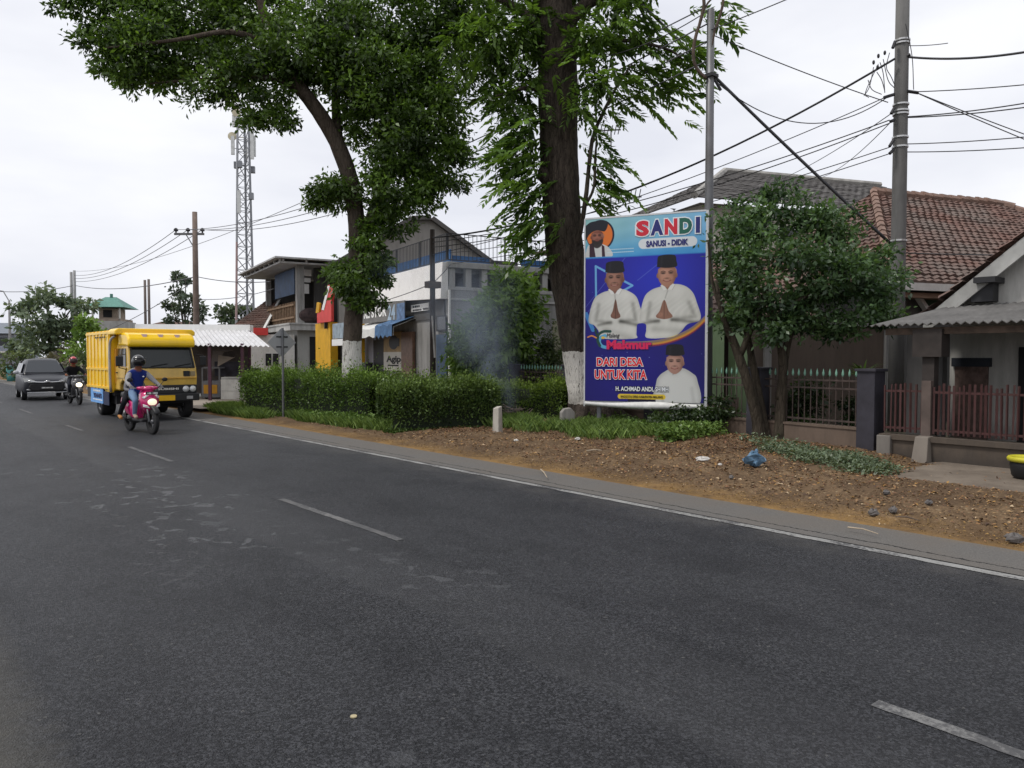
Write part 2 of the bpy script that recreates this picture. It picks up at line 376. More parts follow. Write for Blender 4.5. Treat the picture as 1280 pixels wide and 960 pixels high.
# newer darker overlay edge left of the centre, faint tyre tracks
seam = t.math('ADD', X, t.math('MULTIPLY', t.math('SUBTRACT', t.noise(.9, 5), .5), .35))
k = t.mix(t.ramp(t.math('MULTIPLY', t.math('SUBTRACT', seam, 2.7), .5), [(.0, .0), (.04, .22), (.4, .10), (.48, 0.)]), k, (.075, .076, .08))
k = t.mix(t.math('MULTIPLY', t.ramp(t.math('MULTIPLY', X, .1), [(.60, 0.), (.66, .5)]), t.ramp(t.noise(2, 5), [(.35, 0.), (.6, 1.)])), k, (.095, .09, .085))
pm = t.ramp(t.noise(.55, 3, .5, t.mapv((1, .6, 1))), [(.47, 0.), (.56, 1.)])
band = t.math('MULTIPLY', t.ramp(t.math('MULTIPLY', X, .1), [(.12, 0.), (.17, 1.), (.34, 1.), (.40, .12)]), t.ramp(t.math('MULTIPLY', Y, .05), [(.03, .2), (.12, .55), (.25, 1.), (.5, 1.), (.75, .2)]))
pt = t.math('MULTIPLY', t.math('MULTIPLY', t.ramp(t.noise(4.4, 6, .6, t.mapv((1, .8, 1)), dist=.5), [(.57, 0.), (.63, 1.)]), pm), band)
k = t.mix(t.math('MULTIPLY', pt, .55), k, (.095, .098, .105))
ck = t.math('ABSOLUTE', t.math('SUBTRACT', t.math('ADD', X, t.math('MULTIPLY', t.math('SUBTRACT', t.noise(1.5, 6, .75), .5), .9)), 3.6))
k = t.mix(t.math('MULTIPLY', t.math('LESS_THAN', ck, .012), t.ramp(t.noise(.4, 2), [(.5, 0.), (.6, .6)])), k, (.012, .012, .013))
de_ = t.math('ADD', X, t.math('MULTIPLY', t.math('SUBTRACT', t.noise(5, 7, .7), .5), .35)); k = t.mix(t.ramp(de_, [(.34, .85), (.66, 0.)]), k, t.mix(t.ramp(fine, [(.3, 0.), (.7, 1.)]), (.045, .042, .036), (.10, .094, .08)))
t.col(k); t.b.inputs['Specular IOR Level'].default_value = .24; t.l(t.mix(pt, (.58, .58, .58), (.42, .42, .42)), t.b.inputs['Roughness'])
t.bump(t.math('ADD', t.math('MULTIPLY', agg, .7), t.math('MULTIPLY', fine, .8)), .9, .012); ASPH = t.mat
def strip(x0, x1, y0, y1, z, n, j0=0., j1=0., sc_=1.):
    P = []
    ys = np.concatenate([np.linspace(y0, min(40, y1), n), np.linspace(min(40, y1), y1, 40)[1:]]) if y1 > 40 else np.linspace(y0, y1, n)
    nn = rng.normal(size=(len(ys), 2)); kern = np.array([.25, .5, .25])
    a = np.convolve(nn[:, 0], kern, 'same')+.35*nn[:, 1]; b = np.convolve(nn[:, 1], kern, 'same')+.35*nn[:, 0]
    for i, y in enumerate(ys): P.append([(x0+a[i]*j0, y, z), (x1+b[i]*j1, y, z)])
    return P
g = MB(); g.sheet(strip(.2, 6.78, -25, 900, 0., 60)); struct(g.build('road', ASPH))
t = NT('old_asphalt'); X = t.sep()[0]
k = t.mix(t.ramp(t.noise(70, 5, .7), [(.3, 0.), (.7, 1.)]), (.072, .068, .064), (.14, .132, .122)); k = t.mix(t.ramp(t.noise(1.3, 6), [(.4, 0.), (.65, .6)]), k, (.115, .10, .085))
e1 = t.math('ABSOLUTE', t.math('SUBTRACT', t.math('ADD', X, t.math('MULTIPLY', t.math('SUBTRACT', t.noise(3.2, 7, .8), .5), .22)), 6.92))
k = t.mix(t.math('MULTIPLY', t.math('LESS_THAN', e1, .013), t.ramp(t.noise(.5, 3), [(.4, 0.), (.46, 1.)])), k, (.012, .011, .010))
k = t.mix(t.math('MULTIPLY', t.ramp(t.math('SUBTRACT', X, 6.9), [(.55, 0.), (.8, 1.)]), t.ramp(t.noise(6, 6, .7), [(.42, 0.), (.58, .8)])), k, (.16, .115, .06))
t.col(k); t.set(Roughness=.85); t.bump(t.noise(90, 4), .7, .01); OLD = t.mat
g = MB(); g.sheet(strip(6.74, 7.72, -20, 900, .004, 420, 0, .045)); o = struct(g.build('road_shoulder', OLD))
t = NT('dusty_shoulder'); sx_ = t.math('ADD', t.sep()[0], t.math('MULTIPLY', t.math('SUBTRACT', t.noise(7, 6, .7), .5), .3)); t.col(t.mix(t.ramp(sx_, [(.38, 0.), (.9, .1)]), t.mix(t.ramp(t.noise(4, 8, .7), [(.35, 0.), (.65, 1.)]), (.042, .040, .035), (.075, .07, .06)), (.026, .027, .030))); t.set(Roughness=.6); t.bump(t.noise(60, 5), .6, .01)
g = MB(); g.sheet(strip(-30, .24, -25, 900, .004, 200, 0, 0)); struct(g.build('dusty_roadside', t.mat))
# painted lines (worn)
def paint(name, thr, c=(.40, .40, .385)):
    t = NT(name); n = t.math('ADD', t.math('MULTIPLY', t.noise(26, 8, .75), .55), t.math('MULTIPLY', t.noise(1.7, 4), .45))
    k = t.mix(t.ramp(n, [(thr-.03, 0.), (thr+.05, 1.)]), (.06, .06, .063), sc(c, 1)); t.col(t.mix(t.ramp(t.noise(5, 6), [(.4, 0.), (.7, .45)]), k, (.16, .155, .15))); t.set(Roughness=.8); t.bump(t.noise(95, 4), .6, .008)
    return t.mat
LINE = paint('worn_line_paint', .51, (.17, .17, .167)); LINE2 = paint('faded_line_paint', .57, (.10, .10, .10)); LINE4 = paint('half_faded_paint', .535, (.15, .15, .148)); LINE3 = paint('edge_line_paint', .475, (.26, .26, .252))
g = MB(); P = strip(6.60, 6.705, -20, 26, .005, 500, .008, .008); g.sheet(P); g.sheet([[(a[0], b[1], .005), (a[1], b[1], .005)] for a, b in [((6.6, 6.705), (0, 29+i*3)) for i in range(0)]] or [[(6.6, 30, .005), (6.7, 30, .005)], [(6.6, 130, .005), (6.7, 130, .005)]]); struct(g.build('edge_line', LINE3))
for i, (a, b, m) in enumerate(((-.9, 1.68, LINE), (6.0, 8.65, LINE4), (12.9, 15.5, LINE2), (19.6, 21.4, LINE2), (26.4, 29, LINE2), (33, 36, LINE2), (40, 43, LINE2))):
    g = MB(); g.sheet(strip(3.66, 3.745, a, b, .004, 40, .006, .006)); struct(g.build('lane_marking', m))
# verge
t = NT('verge_soil'); X = t.sep()[0]; Y = t.sep()[1]
k = t.mix(t.ramp(t.noise(2.2, 9, .7), [(.35, 0.), (.65, 1.)]), (.105, .068, .040), (.225, .152, .088)); k = t.mix(t.ramp(t.noise(24, 6, .7), [(.4, 0.), (.62, .6)]), k, (.055, .038, .025))
k = t.mix(t.ramp(t.voro(45, out='Color'), [(.8, 0.), (.92, .5)]), k, (.34, .26, .16))
oe = t.math('ADD', X, t.math('MULTIPLY', t.math('SUBTRACT', t.noise(2.5, 6), .5), .9)); k = t.mix(t.math('MULTIPLY', t.ramp(t.math('SUBTRACT', oe, 7.5), [(.15, .85), (.75, 0.)]), t.ramp(t.noise(7, 6), [(.3, .3), (.6, 1.)])), k, (.25, .15, .055))
k = t.mix(t.ramp(t.math('MULTIPLY', t.math('ADD', oe, t.math('MULTIPLY', Y, .02)), .1), [(1.06, 0.), (1.16, .75)]), k, (.085, .062, .042))
t.col(k); t.set(Roughness=.97); t.b.inputs['Specular IOR Level'].default_value = .1; k = t.mix(t.ramp(t.noise(.9, 5, .6), [(.42, 0.), (.62, .55)]), k, (.075, .05, .033)); t.col(k)
t.bump(t.noise(28, 8, .7), .6, .025)
xs = np.concatenate([np.linspace(7.5, 9, 26), np.linspace(9, 13.6, 50)[1:]]); ys = np.concatenate([np.linspace(-9, 22, 240), np.linspace(22, 140, 80)[1:]])
XX, YY = np.meshgrid(xs, ys); ZZ = vh(XX, YY)+.012*rng.normal(size=XX.shape)*sstep(7.7, 8.1, XX); ZZ[:, 0] = -.05; ZZ = np.where(XX < 7.62, -.01, ZZ)
V = np.stack([XX.ravel(), YY.ravel(), ZZ.ravel()], 1); nx = len(xs); idx = np.arange(len(V)).reshape(len(ys), nx)
VERGE = struct(npmesh('verge', V, np.stack([idx[:-1, :-1], idx[:-1, 1:], idx[1:, 1:], idx[1:, :-1]], 2).reshape(-1, 4), t.mat, smooth=True))
t = NT('packed_dirt'); t.col(t.mix(t.ramp(t.noise(1.6, 9, .68), [(.35, 0.), (.65, 1.)]), (.105, .082, .062), (.19, .155, .12))); t.set(Roughness=.95); t.bump(t.noise(30, 7), .4, .02)
g = MB(); P = []
for i, x in enumerate(np.linspace(10.35, 12.92, 26)):
    yl = 4.95+(x-10)*.12+random.gauss(0, .05)-1.7*max(0, (10.9-x))**1.4; P.append([(x, yl-s*(yl+9)/30, (.045 if 0 < s < 30 else -.02)+.006*random.random()) for s in range(31)])
g.sheet(P); struct(g.build('dirt_path', t.mat, smooth=True))
# garden soil and concrete yard beyond the fence line
g = MB(); g.add([(13.1, -12, .02), (60, -12, .02), (60, 60, .02), (13.1, 60, .02)], [(0, 1, 2, 3)]); struct(g.build('garden_ground', mat('garden_soil', (.05, .045, .03), .95, var=.5, scale=2, bump=.5)))
g = MB(); g.add([(7.6, 23.6, .125), (13.0, 24.2, .135), (13.0, 33, .135), (7.4, 33, .125)], [(0, 1, 2, 3)]); struct(g.build('forecourt', plaster('forecourt_concrete', (.33, .29, .25), (.16, .13, .10), .5)))
# ------------------------------------------------------------------ litter, grass, weeds (uncountable)
def scatter(n, dens):
    out = []
    while sum(map(len, out)) < n:
        x = rng.uniform(7.62, 12.95, 20000); y = rng.uniform(-3.5, 24, 20000); k = rng.random(20000) < dens(x, y); out.append(np.stack([x[k], y[k]], 1))
    return np.concatenate(out)[:n]
lit = lambda x, y: .45*sstep(20, 9, y)*(.35+.65*(np.sin(x*3.1+y*1.9)*np.sin(y*2.3-x)+.6 > .2))+.9*np.exp(-((x-11.5)**2/1.2+(y-7.9)**2/1.6))+.5*np.exp(-(x-7.9)**2/.12)*sstep(20, 8, y)+.9*np.exp(-((x-9.8)**2/.9+(y-13.4)**2/.35))+.8*np.exp(-((x-12.3)**2/.5+(y-12.2)**2/.6))
p = scatter(42000, lit); n = len(p); P = np.stack([p[:, 0], p[:, 1], vh(p[:, 0], p[:, 1])+.004+.010*rng.random(n)], 1)
D = unit(n); D[:, 2] = np.abs(D[:, 2])*.14; D /= np.linalg.norm(D, axis=1, keepdims=True)
pal = np.array([(.16, .085, .035), (.10, .05, .024), (.24, .15, .07), (.32, .24, .15), (.055, .03, .018), (.22, .12, .03), (.13, .06, .03)])
ci = rng.choice(7, n, p=[.24, .2, .16, .06, .14, .1, .1]); red = np.exp(-((P[:, 0]-11.5)**2/.8+(P[:, 1]-7.9)**2/1.2))+np.exp(-((P[:, 0]-9.9)**2/.9+(P[:, 1]-13.4)**2/.4))+.8*np.exp(-((P[:, 0]-12.3)**2/.5+(P[:, 1]-12.2)**2/.6)) > rng.random(n)*1.1; ci = np.where(red, rng.choice([1, 4, 6, 0], n), ci)
oc = (P[:, 0] < 8.1+.3*rng.random(n)); T = (pal[ci]*1.35+.02)*(.75+.5*rng.random((n, 1))); T = np.where((oc & (rng.random(n) < .6))[:, None], np.array([.26, .165, .06])*(.6+.7*rng.random((n, 1))), T)
V, Fq, T = leaf_quads(P, D, np.where(oc, .014, .022)+np.where(oc, .022, .05)*rng.random(n)**3, .5, T, .3, np.array([0, 0, 1.]))
o = npmesh('leaf_litter', V, Fq, DRYLEAF, None, T); tag(o, 'dry brown leaves scattered over the bare soil of the verge', 'leaf litter', kind='stuff')
# grass blades
def blades(P, h, w, lean, c1, c2):
    n = len(P); a = rng.uniform(0, 2*PI, n); dx = np.stack([np.cos(a), np.sin(a), 0*a], 1); l = unit(n)*lean; l[:, 2] = 1; hh = (h*(.45+.8*rng.random(n)))[:, None]
    f = rng.random((n, 1)); T = (np.array(c1)*(1-f)+np.array(c2)*f)*(.75+.5*rng.random((n, 1)))
    V = np.empty((n, 4, 3)); V[:, 0] = P-dx*w; V[:, 1] = P+dx*w; mid = P+l*hh*.6; V[:, 2] = mid+dx*w*.7; tip = P+l*hh+dx*0; tip[:, :2] += l[:, :2]*hh*.5; V[:, 3] = tip
    return V.reshape(-1, 3), np.arange(4*n).reshape(n, 4), np.repeat(T, 4, 0)
def gpatch(spots, n):
    out = []
    tot = sum(a*b for _, _, a, b, _ in spots)
    for cx, cy, a, b, dn in spots:
        m = int(n*a*b*dn/tot); r = np.sqrt(rng.random(m))*(.75+.35*rng.random(m)); th = rng.uniform(0, 2*PI, m); x = cx+a*r*np.cos(th); y = cy+b*r*np.sin(th)
        k = x > 7.8; out.append(np.stack([x[k], y[k], vh(x[k], y[k])-.01], 1))
    return np.concatenate(out)
sp = [(11.7, 11.2, .75, 1.3, 1), (12.0, 9.6, .6, .9, .8), (11.3, 13.6, .6, .9, 1.2), (12.2, 14.6, .6, .8, 1), (8.75, 17.5, .38, 2.4, 1.1), (8.15, 21.8, .45, 1.9, 1.6), (8.9, 15.0, .4, .7, .8), (10.9, 12.2, .5, .5, .25), (12.5, 11.0, .4, 2, .7), (11.0, 10.4, .5, .8, .3), (8.5, 24, .5, 1, 1)]
P = gpatch(sp, 34000)
V, Fq, T = blades(P, .21, .0075, .55, (.06, .11, .024), (.20, .285, .075)); o = npmesh('grass', V, Fq, LEAFB, None, T); tag(o, 'rough green grass on the verge below the hedges and the billboard', 'grass', kind='stuff')
# low weeds
def weeds(name, label, spots, n, L, hgt, c1, c2):
    P = gpatch(spots, n); m = len(P); P[:, 2] += hgt*rng.random(m)**1.3; D = unit(m); D[:, 2] = np.abs(D[:, 2])*.6+.05; D /= np.linalg.norm(D, axis=1, keepdims=True)
    f = rng.random((m, 1)); T = (np.array(c1)*(1-f)+np.array(c2)*f)*(.7+.6*rng.random((m, 1))); V, Fq, T = leaf_quads(P, D, L*(.6+.8*rng.random(m)), .55, T, .15, np.array([0, 0, 1.]))
    tag(npmesh(name, V, Fq, LEAFB, None, T), label, 'weeds', kind='stuff')
weeds('creeping_weeds', 'grey green creeping weeds at the edge of the dirt path', [(11.0, 5.55, .62, .85, 1.2), (11.5, 6.4, .5, .9, .8), (12.0, 7.2, .4, .8, .35), (10.4, 5.1, .3, .4, .5)], 6500, .055, .13, (.07, .10, .06), (.17, .21, .13))
weeds('broadleaf_weeds', 'bright green broadleaf weeds around the foot of the billboard', [(12.3, 10.0, .6, .9, 1), (11.25, 8.85, .3, .35, .9), (11.9, 8.9, .8, .6, .6), (12.6, 12.0, .5, 1.1, .8), (9.0, 16.2, .3, .8, .6), (8.75, 17.6, .3, 1.6, .6)], 12000, .075, .24, (.05, .095, .022), (.15, .23, .055))
# ------------------------------------------------------------------ hedges
CORE = mat('hedge_shade', (.012, .018, .008), .95)  # near-black hull inside the leaves, a painted stand-in for inner shade
def hedge(label, pts, hw, h, n, L=.058, c1=(.04, .08, .018), c2=(.20, .31, .06), grp='clipped hedges on the verge'):
    pts = np.array(pts, float); base = np.array([pts[len(pts)//2][0], pts[len(pts)//2][1], 0.])
    root = thing('hedge', label, 'hedge', base, 0, grp)
    seg = np.linalg.norm(np.diff(pts, axis=0), axis=1); cs = np.concatenate([[0], np.cumsum(seg)]); Lh = cs[-1]
    s = rng.uniform(-hw*.9, Lh+hw*.9, n); sc_ = np.clip(s, 0, Lh); x = np.interp(sc_, cs, pts[:, 0]); y = np.interp(sc_, cs, pts[:, 1])
    i = np.clip(np.searchsorted(cs, sc_)-1, 0, len(seg)-1); d = np.diff(pts, axis=0)/seg[:, None]; d = d[i]; nrm = np.stack([d[:, 1], -d[:, 0]], 1)
    end = np.abs(s-sc_)/hw; w = hw*np.sqrt(np.clip(1-end**3.0, .0, 1))
    th = rng.uniform(-.15*PI, 1.15*PI, n); ex = .45; ca = np.sign(np.cos(th))*np.abs(np.cos(th))**ex; sa = np.sign(np.sin(th))*np.abs(np.sin(th))**ex
    lump = 1-.10*np.abs(np.sin(s*1.75+.5))**6+.085*np.sin(s*2.6+1)*np.sin(th*3+s)+.06*np.sin(s*5.7)*np.cos(th*5)+.03*np.sin(s*13+th*4)+.10*rng.normal(size=n)**2*.5-.06*rng.random(n)
    hh = h*(1-.07*np.abs(np.sin(s*1.75+.5))**8+.035*np.sin(s*1.9+.4)+.025*np.sin(s*4.3)-.06*end**2); zc = .12*h; zz = np.where(sa > 0, zc+(hh-zc)*sa*lump, zc+zc*sa)
    inn = rng.random(n) < .25; k = np.where(inn, .9, 1.)
    cx = x+nrm[:, 0]*w*ca*lump*k+d[:, 0]*(s-sc_); cy = y+nrm[:, 1]*w*ca*lump*k+d[:, 1]*(s-sc_); P = np.stack([cx, cy, np.maximum(zz*k, .03)], 1)
    N = np.stack([nrm[:, 0]*ca+d[:, 0]*np.sign(s-sc_)*end, nrm[:, 1]*ca+d[:, 1]*np.sign(s-sc_)*end, np.maximum(sa, 0)*.9], 1)
    D = N*.55+unit(n)*.75; D[:, 2] += .22; D /= np.linalg.norm(D, axis=1, keepdims=True)
    pat = .5+.5*np.sin(s*2.3+th*2)*np.sin(s*6.1-th*3); top = np.clip((zz/h-.72)/.28, 0, 1)  # top leaves tinted brighter than the sides, light painted into the colour
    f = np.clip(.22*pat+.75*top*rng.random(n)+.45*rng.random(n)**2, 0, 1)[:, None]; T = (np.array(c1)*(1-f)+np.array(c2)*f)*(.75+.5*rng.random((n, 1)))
    V, Fq, T = leaf_quads(P-base, D, L*(.55+.9*rng.random(n)), .5, T); npmesh('foliage', V, Fq, LEAFB, root, T)
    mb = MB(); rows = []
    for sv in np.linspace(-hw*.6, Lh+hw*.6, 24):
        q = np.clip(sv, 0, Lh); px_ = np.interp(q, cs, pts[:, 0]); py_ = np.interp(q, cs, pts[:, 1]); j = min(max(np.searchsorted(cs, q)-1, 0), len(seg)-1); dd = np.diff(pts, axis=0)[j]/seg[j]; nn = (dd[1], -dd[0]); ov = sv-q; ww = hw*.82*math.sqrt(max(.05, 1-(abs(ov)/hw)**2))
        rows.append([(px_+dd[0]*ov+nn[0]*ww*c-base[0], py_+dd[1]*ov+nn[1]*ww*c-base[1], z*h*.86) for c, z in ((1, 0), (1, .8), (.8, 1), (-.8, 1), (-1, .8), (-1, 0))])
    mb.sheet(rows); mb.build('shade_core', CORE, root); return root
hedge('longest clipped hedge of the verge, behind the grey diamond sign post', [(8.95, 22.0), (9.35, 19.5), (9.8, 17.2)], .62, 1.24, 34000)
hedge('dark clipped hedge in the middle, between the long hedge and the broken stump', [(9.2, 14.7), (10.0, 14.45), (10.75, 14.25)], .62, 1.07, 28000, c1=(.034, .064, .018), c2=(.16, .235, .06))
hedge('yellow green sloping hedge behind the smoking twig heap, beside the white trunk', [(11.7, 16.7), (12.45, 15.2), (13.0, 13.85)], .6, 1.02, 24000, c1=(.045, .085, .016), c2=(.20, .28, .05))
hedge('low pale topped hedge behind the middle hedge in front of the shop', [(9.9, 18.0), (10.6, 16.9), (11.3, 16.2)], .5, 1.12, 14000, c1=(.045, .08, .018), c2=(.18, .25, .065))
# ------------------------------------------------------------------ big trees
def cl(px, py, D, rx, ry=None, kd=1.):
    ry = ry or rx; return (W(px, py, D), (rx/960*D*kd, rx/960*D*kd, ry/960*D))
BARK1 = bark_mat('painted_bark', (.055, .042, .033), (.12, .095, .077), (.62, .60, .56), .9, 2.03, 8)
b1 = W(441, 500, 20.5); b1[2] = hz(b1[0], b1[1])-.05
t1 = thing('roadside_tree', 'leaning leafy tree with white painted trunk rising behind the long hedge', 'tree', b1)
mb = MB(); pp = lambda l: [W(a, b, c)-b1 for a, b, c in l]
base_pts = [(0, 0, 0), (0, 0, .5)]
mb.tube(spline(base_pts+pp([(440, 440, 20.5), (443, 380, 20.5), (447, 310, 20.5), (441, 240, 20.5), (424, 185, 20.4), (398, 140, 20.2), (372, 105, 20), (345, 60, 19.8), (325, 0, 19.7), (318, -60, 19.6)]), 50), [float(q[0]) for q in spline([[r] for r in (.36, .29, .255, .24, .23, .22, .21, .19, .17, .14, .10, .06)], 50)], 16, True, 0, .04)
for l, r in (([(452, 300, 20.5), (466, 270, 20.6), (480, 225, 20.8), (490, 170, 21), (520, 110, 21.2), (560, 40, 21.4), (590, -60, 21.5)], (.14, .16, .17, .16, .13, .09, .05)),
             ([(424, 190, 20.4), (420, 130, 20.8), (425, 60, 21), (435, -40, 21)], (.14, .12, .1, .06)),
             ([(385, 120, 20.1), (350, 100, 20), (300, 97, 19.7), (240, 100, 19.6), (180, 105, 19.6)], (.1, .08, .06, .04, .02)),
             ([(372, 105, 20), (330, 55, 20.5), (260, 20, 20.8), (180, -10, 20.8)], (.1, .09, .06, .03)),
             ([(345, 60, 19.8), (290, 40, 19.2), (220, 50, 19), (130, 60, 19)], (.09, .07, .05, .02)),
             ([(485, 190, 20.9), (520, 180, 20.4), (555, 190, 20.2), (575, 200, 20)], (.09, .06, .04, .02)),
             ([(452, 305, 20.4), (448, 330, 20.1), (455, 350, 19.9)], (.05, .04, .02)), ([(443, 250, 20.4), (425, 248, 20.2), (405, 245, 20)], (.05, .03, .02))):
    limb(mb, pp(l), r, 8, 12)
mb.build('trunk', BARK1, t1, smooth=True)
CL1 = [cl(*a) for a in ((110, 5, 19.5, 42, 34), (150, 70, 19.5, 42, 34), (205, 85, 20, 50, 36), (270, 100, 20, 55, 40), (240, 20, 20.5, 75, 48), (335, 95, 20, 55, 50), (345, 142, 20, 38, 26), (180, 20, 20, 60, 40), (320, 15, 21, 70, 50), (375, 50, 19.6, 55, 55), (318, 150, 19.8, 22, 16),
    (425, 50, 20, 65, 55), (470, 100, 19.7, 55, 55), (500, 175, 19.8, 55, 50), (548, 150, 20, 42, 60), (560, 70, 20.5, 60, 65), (495, 240, 20, 45, 38), (470, 280, 20.2, 26, 22), (520, 20, 20.5, 75, 55), (568, 190, 20, 20, 26), (440, 140, 20.6, 32, 40), (400, 90, 20.8, 40, 40), (478, 150, 21.5, 55, 60), (540, 225, 20.2, 26, 24),
    (560, 215, 20, 34, 36), (530, 252, 20, 28, 26), (500, 278, 20, 26, 22), (455, 300, 20.1, 22, 18), (520, 130, 20.6, 55, 60), (505, 215, 20.5, 50, 45), (455, 60, 20.8, 60, 60), (150, 95, 19.6, 30, 20), (120, 45, 19.4, 34, 26), (200, 60, 19.8, 60, 40), (300, 60, 20.2, 60, 50), (590, 20, 20.5, 45, 40), (85, 8, 19.4, 24, 14), (250, -60, 21, 110, 55), (390, -65, 21, 110, 60), (520, -70, 21, 100, 60), (130, -50, 20, 60, 40), (330, -150, 21, 130, 70), (470, -160, 21, 120, 70))]
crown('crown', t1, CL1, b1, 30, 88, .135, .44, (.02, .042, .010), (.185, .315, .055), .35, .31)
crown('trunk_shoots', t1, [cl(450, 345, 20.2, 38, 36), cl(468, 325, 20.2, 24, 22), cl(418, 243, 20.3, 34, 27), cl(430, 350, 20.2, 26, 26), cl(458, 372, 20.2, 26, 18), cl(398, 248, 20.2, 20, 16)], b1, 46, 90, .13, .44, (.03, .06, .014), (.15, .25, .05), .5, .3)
BARK2 = bark_mat('flaking_bark', (.018, .014, .012), (.105, .084, .068), (.66, .63, .58), .42, 1.60, 11)
b2 = W(741, 538, 17.6); b2[2] = hz(b2[0], b2[1])-.03
t2 = thing('roadside_tree', 'massive dark trunked tree with a peeling white band, left of the billboard', 'tree', b2)
q = lambda l: [W(a, b, c)-b2 for a, b, c in l]
mb = MB(); tr = [np.array([0, 0, -.1]), np.array([-.02, 0, .18])]+q([(736, 500, 17.6), (729, 455, 17.6), (718, 390, 17.6), (706, 310, 17.6), (699, 200, 17.7), (697, 90, 17.8), (692, 0, 18), (684, -130, 18), (672, -260, 18)])
P = spline(tr, 90); rr = [float(x[0]) for x in spline([[r] for r in (.72, .62, .48, .435, .425, .425, .43, .45, .42, .33, .2)], 90)]
mb.tube(P, rr, 26, True, 0, .035)
# buttress roots, burl
for a in (200, 250, 300, 340, 30):
    d = np.array([math.cos(R(a)), math.sin(R(a)), 0]); mb.tube([d*.35+UP*.42, d*.62+UP*.14, d*.95+UP*.0, d*1.25-UP*.1], [.2, .17, .11, .05], 9, True, 0, .08)
mb.ell(tuple(W(679, 218, 17.35)-b2), (.13, .13, .2), 10, 8)
for l, r in (([(694, 60, 17.9), (660, 20, 17.8), (610, -10, 17.6)], (.16, .11, .07)), ([(697, 40, 17.9), (740, 0, 17.7), (800, -30, 17.2)], (.2, .15, .1)), ([(712, 330, 17.5), (725, 290, 17.2), (733, 240, 17.1), (738, 190, 17), (745, 160, 17), (770, 110, 16.9), (790, 80, 16.9)], (.07, .06, .05, .045, .04, .03, .015)),
             ([(730, 260, 17.2), (742, 235, 17), (744, 200, 17), (746, 170, 17)], (.035, .03, .03, .015)), ([(690, 120, 17.6), (660, 110, 17.3), (620, 120, 17)], (.07, .05, .02)), ([(722, 60, 17.7), (770, 50, 17.2), (830, 60, 16.9), (855, 75, 16.8)], (.08, .05, .03, .015))):
    limb(mb, q(l), r, 8, 12)
mb.build('trunk', BARK2, t2, smooth=True)
CL2 = [cl(*a) for a in ((700, 20, 18.6, 40, 55), (640, 20, 17.5, 50, 40), (600, 50, 17.8, 45, 45), (655, 90, 17.5, 38, 40), (622, 105, 17.8, 34, 36), (740, 60, 17.2, 34, 45), (750, 110, 17, 28, 35), (690, 60, 18.6, 40, 45), (728, 110, 17.0, 20, 40), (770, 20, 17.4, 40, 30), (640, -50, 18, 80, 40), (740, -50, 18, 80, 40), (660, 150, 17.5, 28, 30), (640, 172, 17.6, 22, 22))]
O, Oo, K, I = crown_pts(CL2, 19, 9, .4, .4); D = Oo*.5+unit(len(O))*.8; D[:, 2] -= .35
A = sprays(O-b2, D, 6, .38, .185, .40, .35, (.024, .048, .012), (.165, .28, .055))
# sparse outer sprays with every leaflet readable against the sky
tips = [(l, n, s) for l, n, s in (((648, 150), 20, 30), ((645, 190), 20, 28), ((662, 235), 22, 28), ((676, 270), 16, 20), ((668, 300), 16, 22), ((645, 215), 14, 22), ((668, 200), 16, 22), ((664, 275), 14, 18), ((770, 30), 26, 44), ((810, 50), 22, 36), ((835, 95), 24, 36), ((790, 90), 22, 36), ((850, 60), 18, 26), ((765, 120), 16, 28), ((800, 120), 10, 26), ((745, 165), 9, 22), ((750, 195), 10, 24), ((755, 225), 12, 22), ((738, 250), 10, 16), ((690, 220), 8, 18), ((680, 250), 10, 16), ((880, 20), 10, 24), ((690, 315), 5, 10))]
O = []; Dd = []
for (a, b), n, s in tips:
    for _ in range(n):
        x = random.gauss(a, s*.55); y = random.gauss(b, s*.5); O.append(W(x, y, 17.1+random.gauss(0, .35))); side = -1 if a < 697 else 1
        Dd.append(rt*side*(.5+random.random())+UP*random.gauss(-.25, .35)+fw*random.gauss(0, .5))
Bv = sprays(np.array(O)-b2, np.array(Dd), 7, .50, .23, .36, .3, (.04, .085, .018), (.17, .28, .06))
V, Fq, T = joinarr(A, Bv); npmesh('crown', V, Fq, LEAF, t2, T)
# ------------------------------------------------------------------ multi stemmed bush tree
b3 = W(958, 556, 14.5); b3[2] = hz(b3[0], b3[1])-.04
t3 = thing('bush_tree', 'small dense round crowned tree with forked dark stems, right of the billboard', 'tree', b3)
q = lambda l: [W(a, b, c)-b3 for a, b, c in l]; mb = MB()
for l, r in (([(952, 562, 14.5), (948, 530, 14.5), (935, 480, 14.4), (918, 430, 14.4), (905, 400, 14.3), (895, 350, 14.2)], (.17, .12, .095, .08, .055, .03)), ([(955, 562, 14.5), (953, 520, 14.6), (940, 450, 14.7), (932, 400, 14.8), (935, 330, 14.8)], (.15, .09, .07, .055, .03)),
             ([(972, 562, 14.4), (976, 520, 14.4), (978, 450, 14.3), (968, 405, 14.2), (960, 350, 14.1)], (.14, .10, .075, .06, .03)), ([(975, 500, 14.4), (984, 430, 14.4), (1000, 390, 14.3), (1030, 350, 14.2)], (.1, .07, .05, .02)), ([(925, 445, 14.4), (945, 395, 14.2), (970, 330, 14.0)], (.06, .05, .02)),
             ([(905, 400, 14.3), (890, 350, 14.3), (885, 300, 14.3)], (.04, .03, .015)), ([(965, 400, 14.2), (1010, 370, 14), (1060, 370, 14)], (.05, .03, .015))):
    limb(mb, q(l), r, 9, 14, .08)
mb.build('trunk', bark_mat('mossy_bark', (.030, .024, .018), (.085, .07, .052), None, 0, 0, 9), t3, smooth=True)
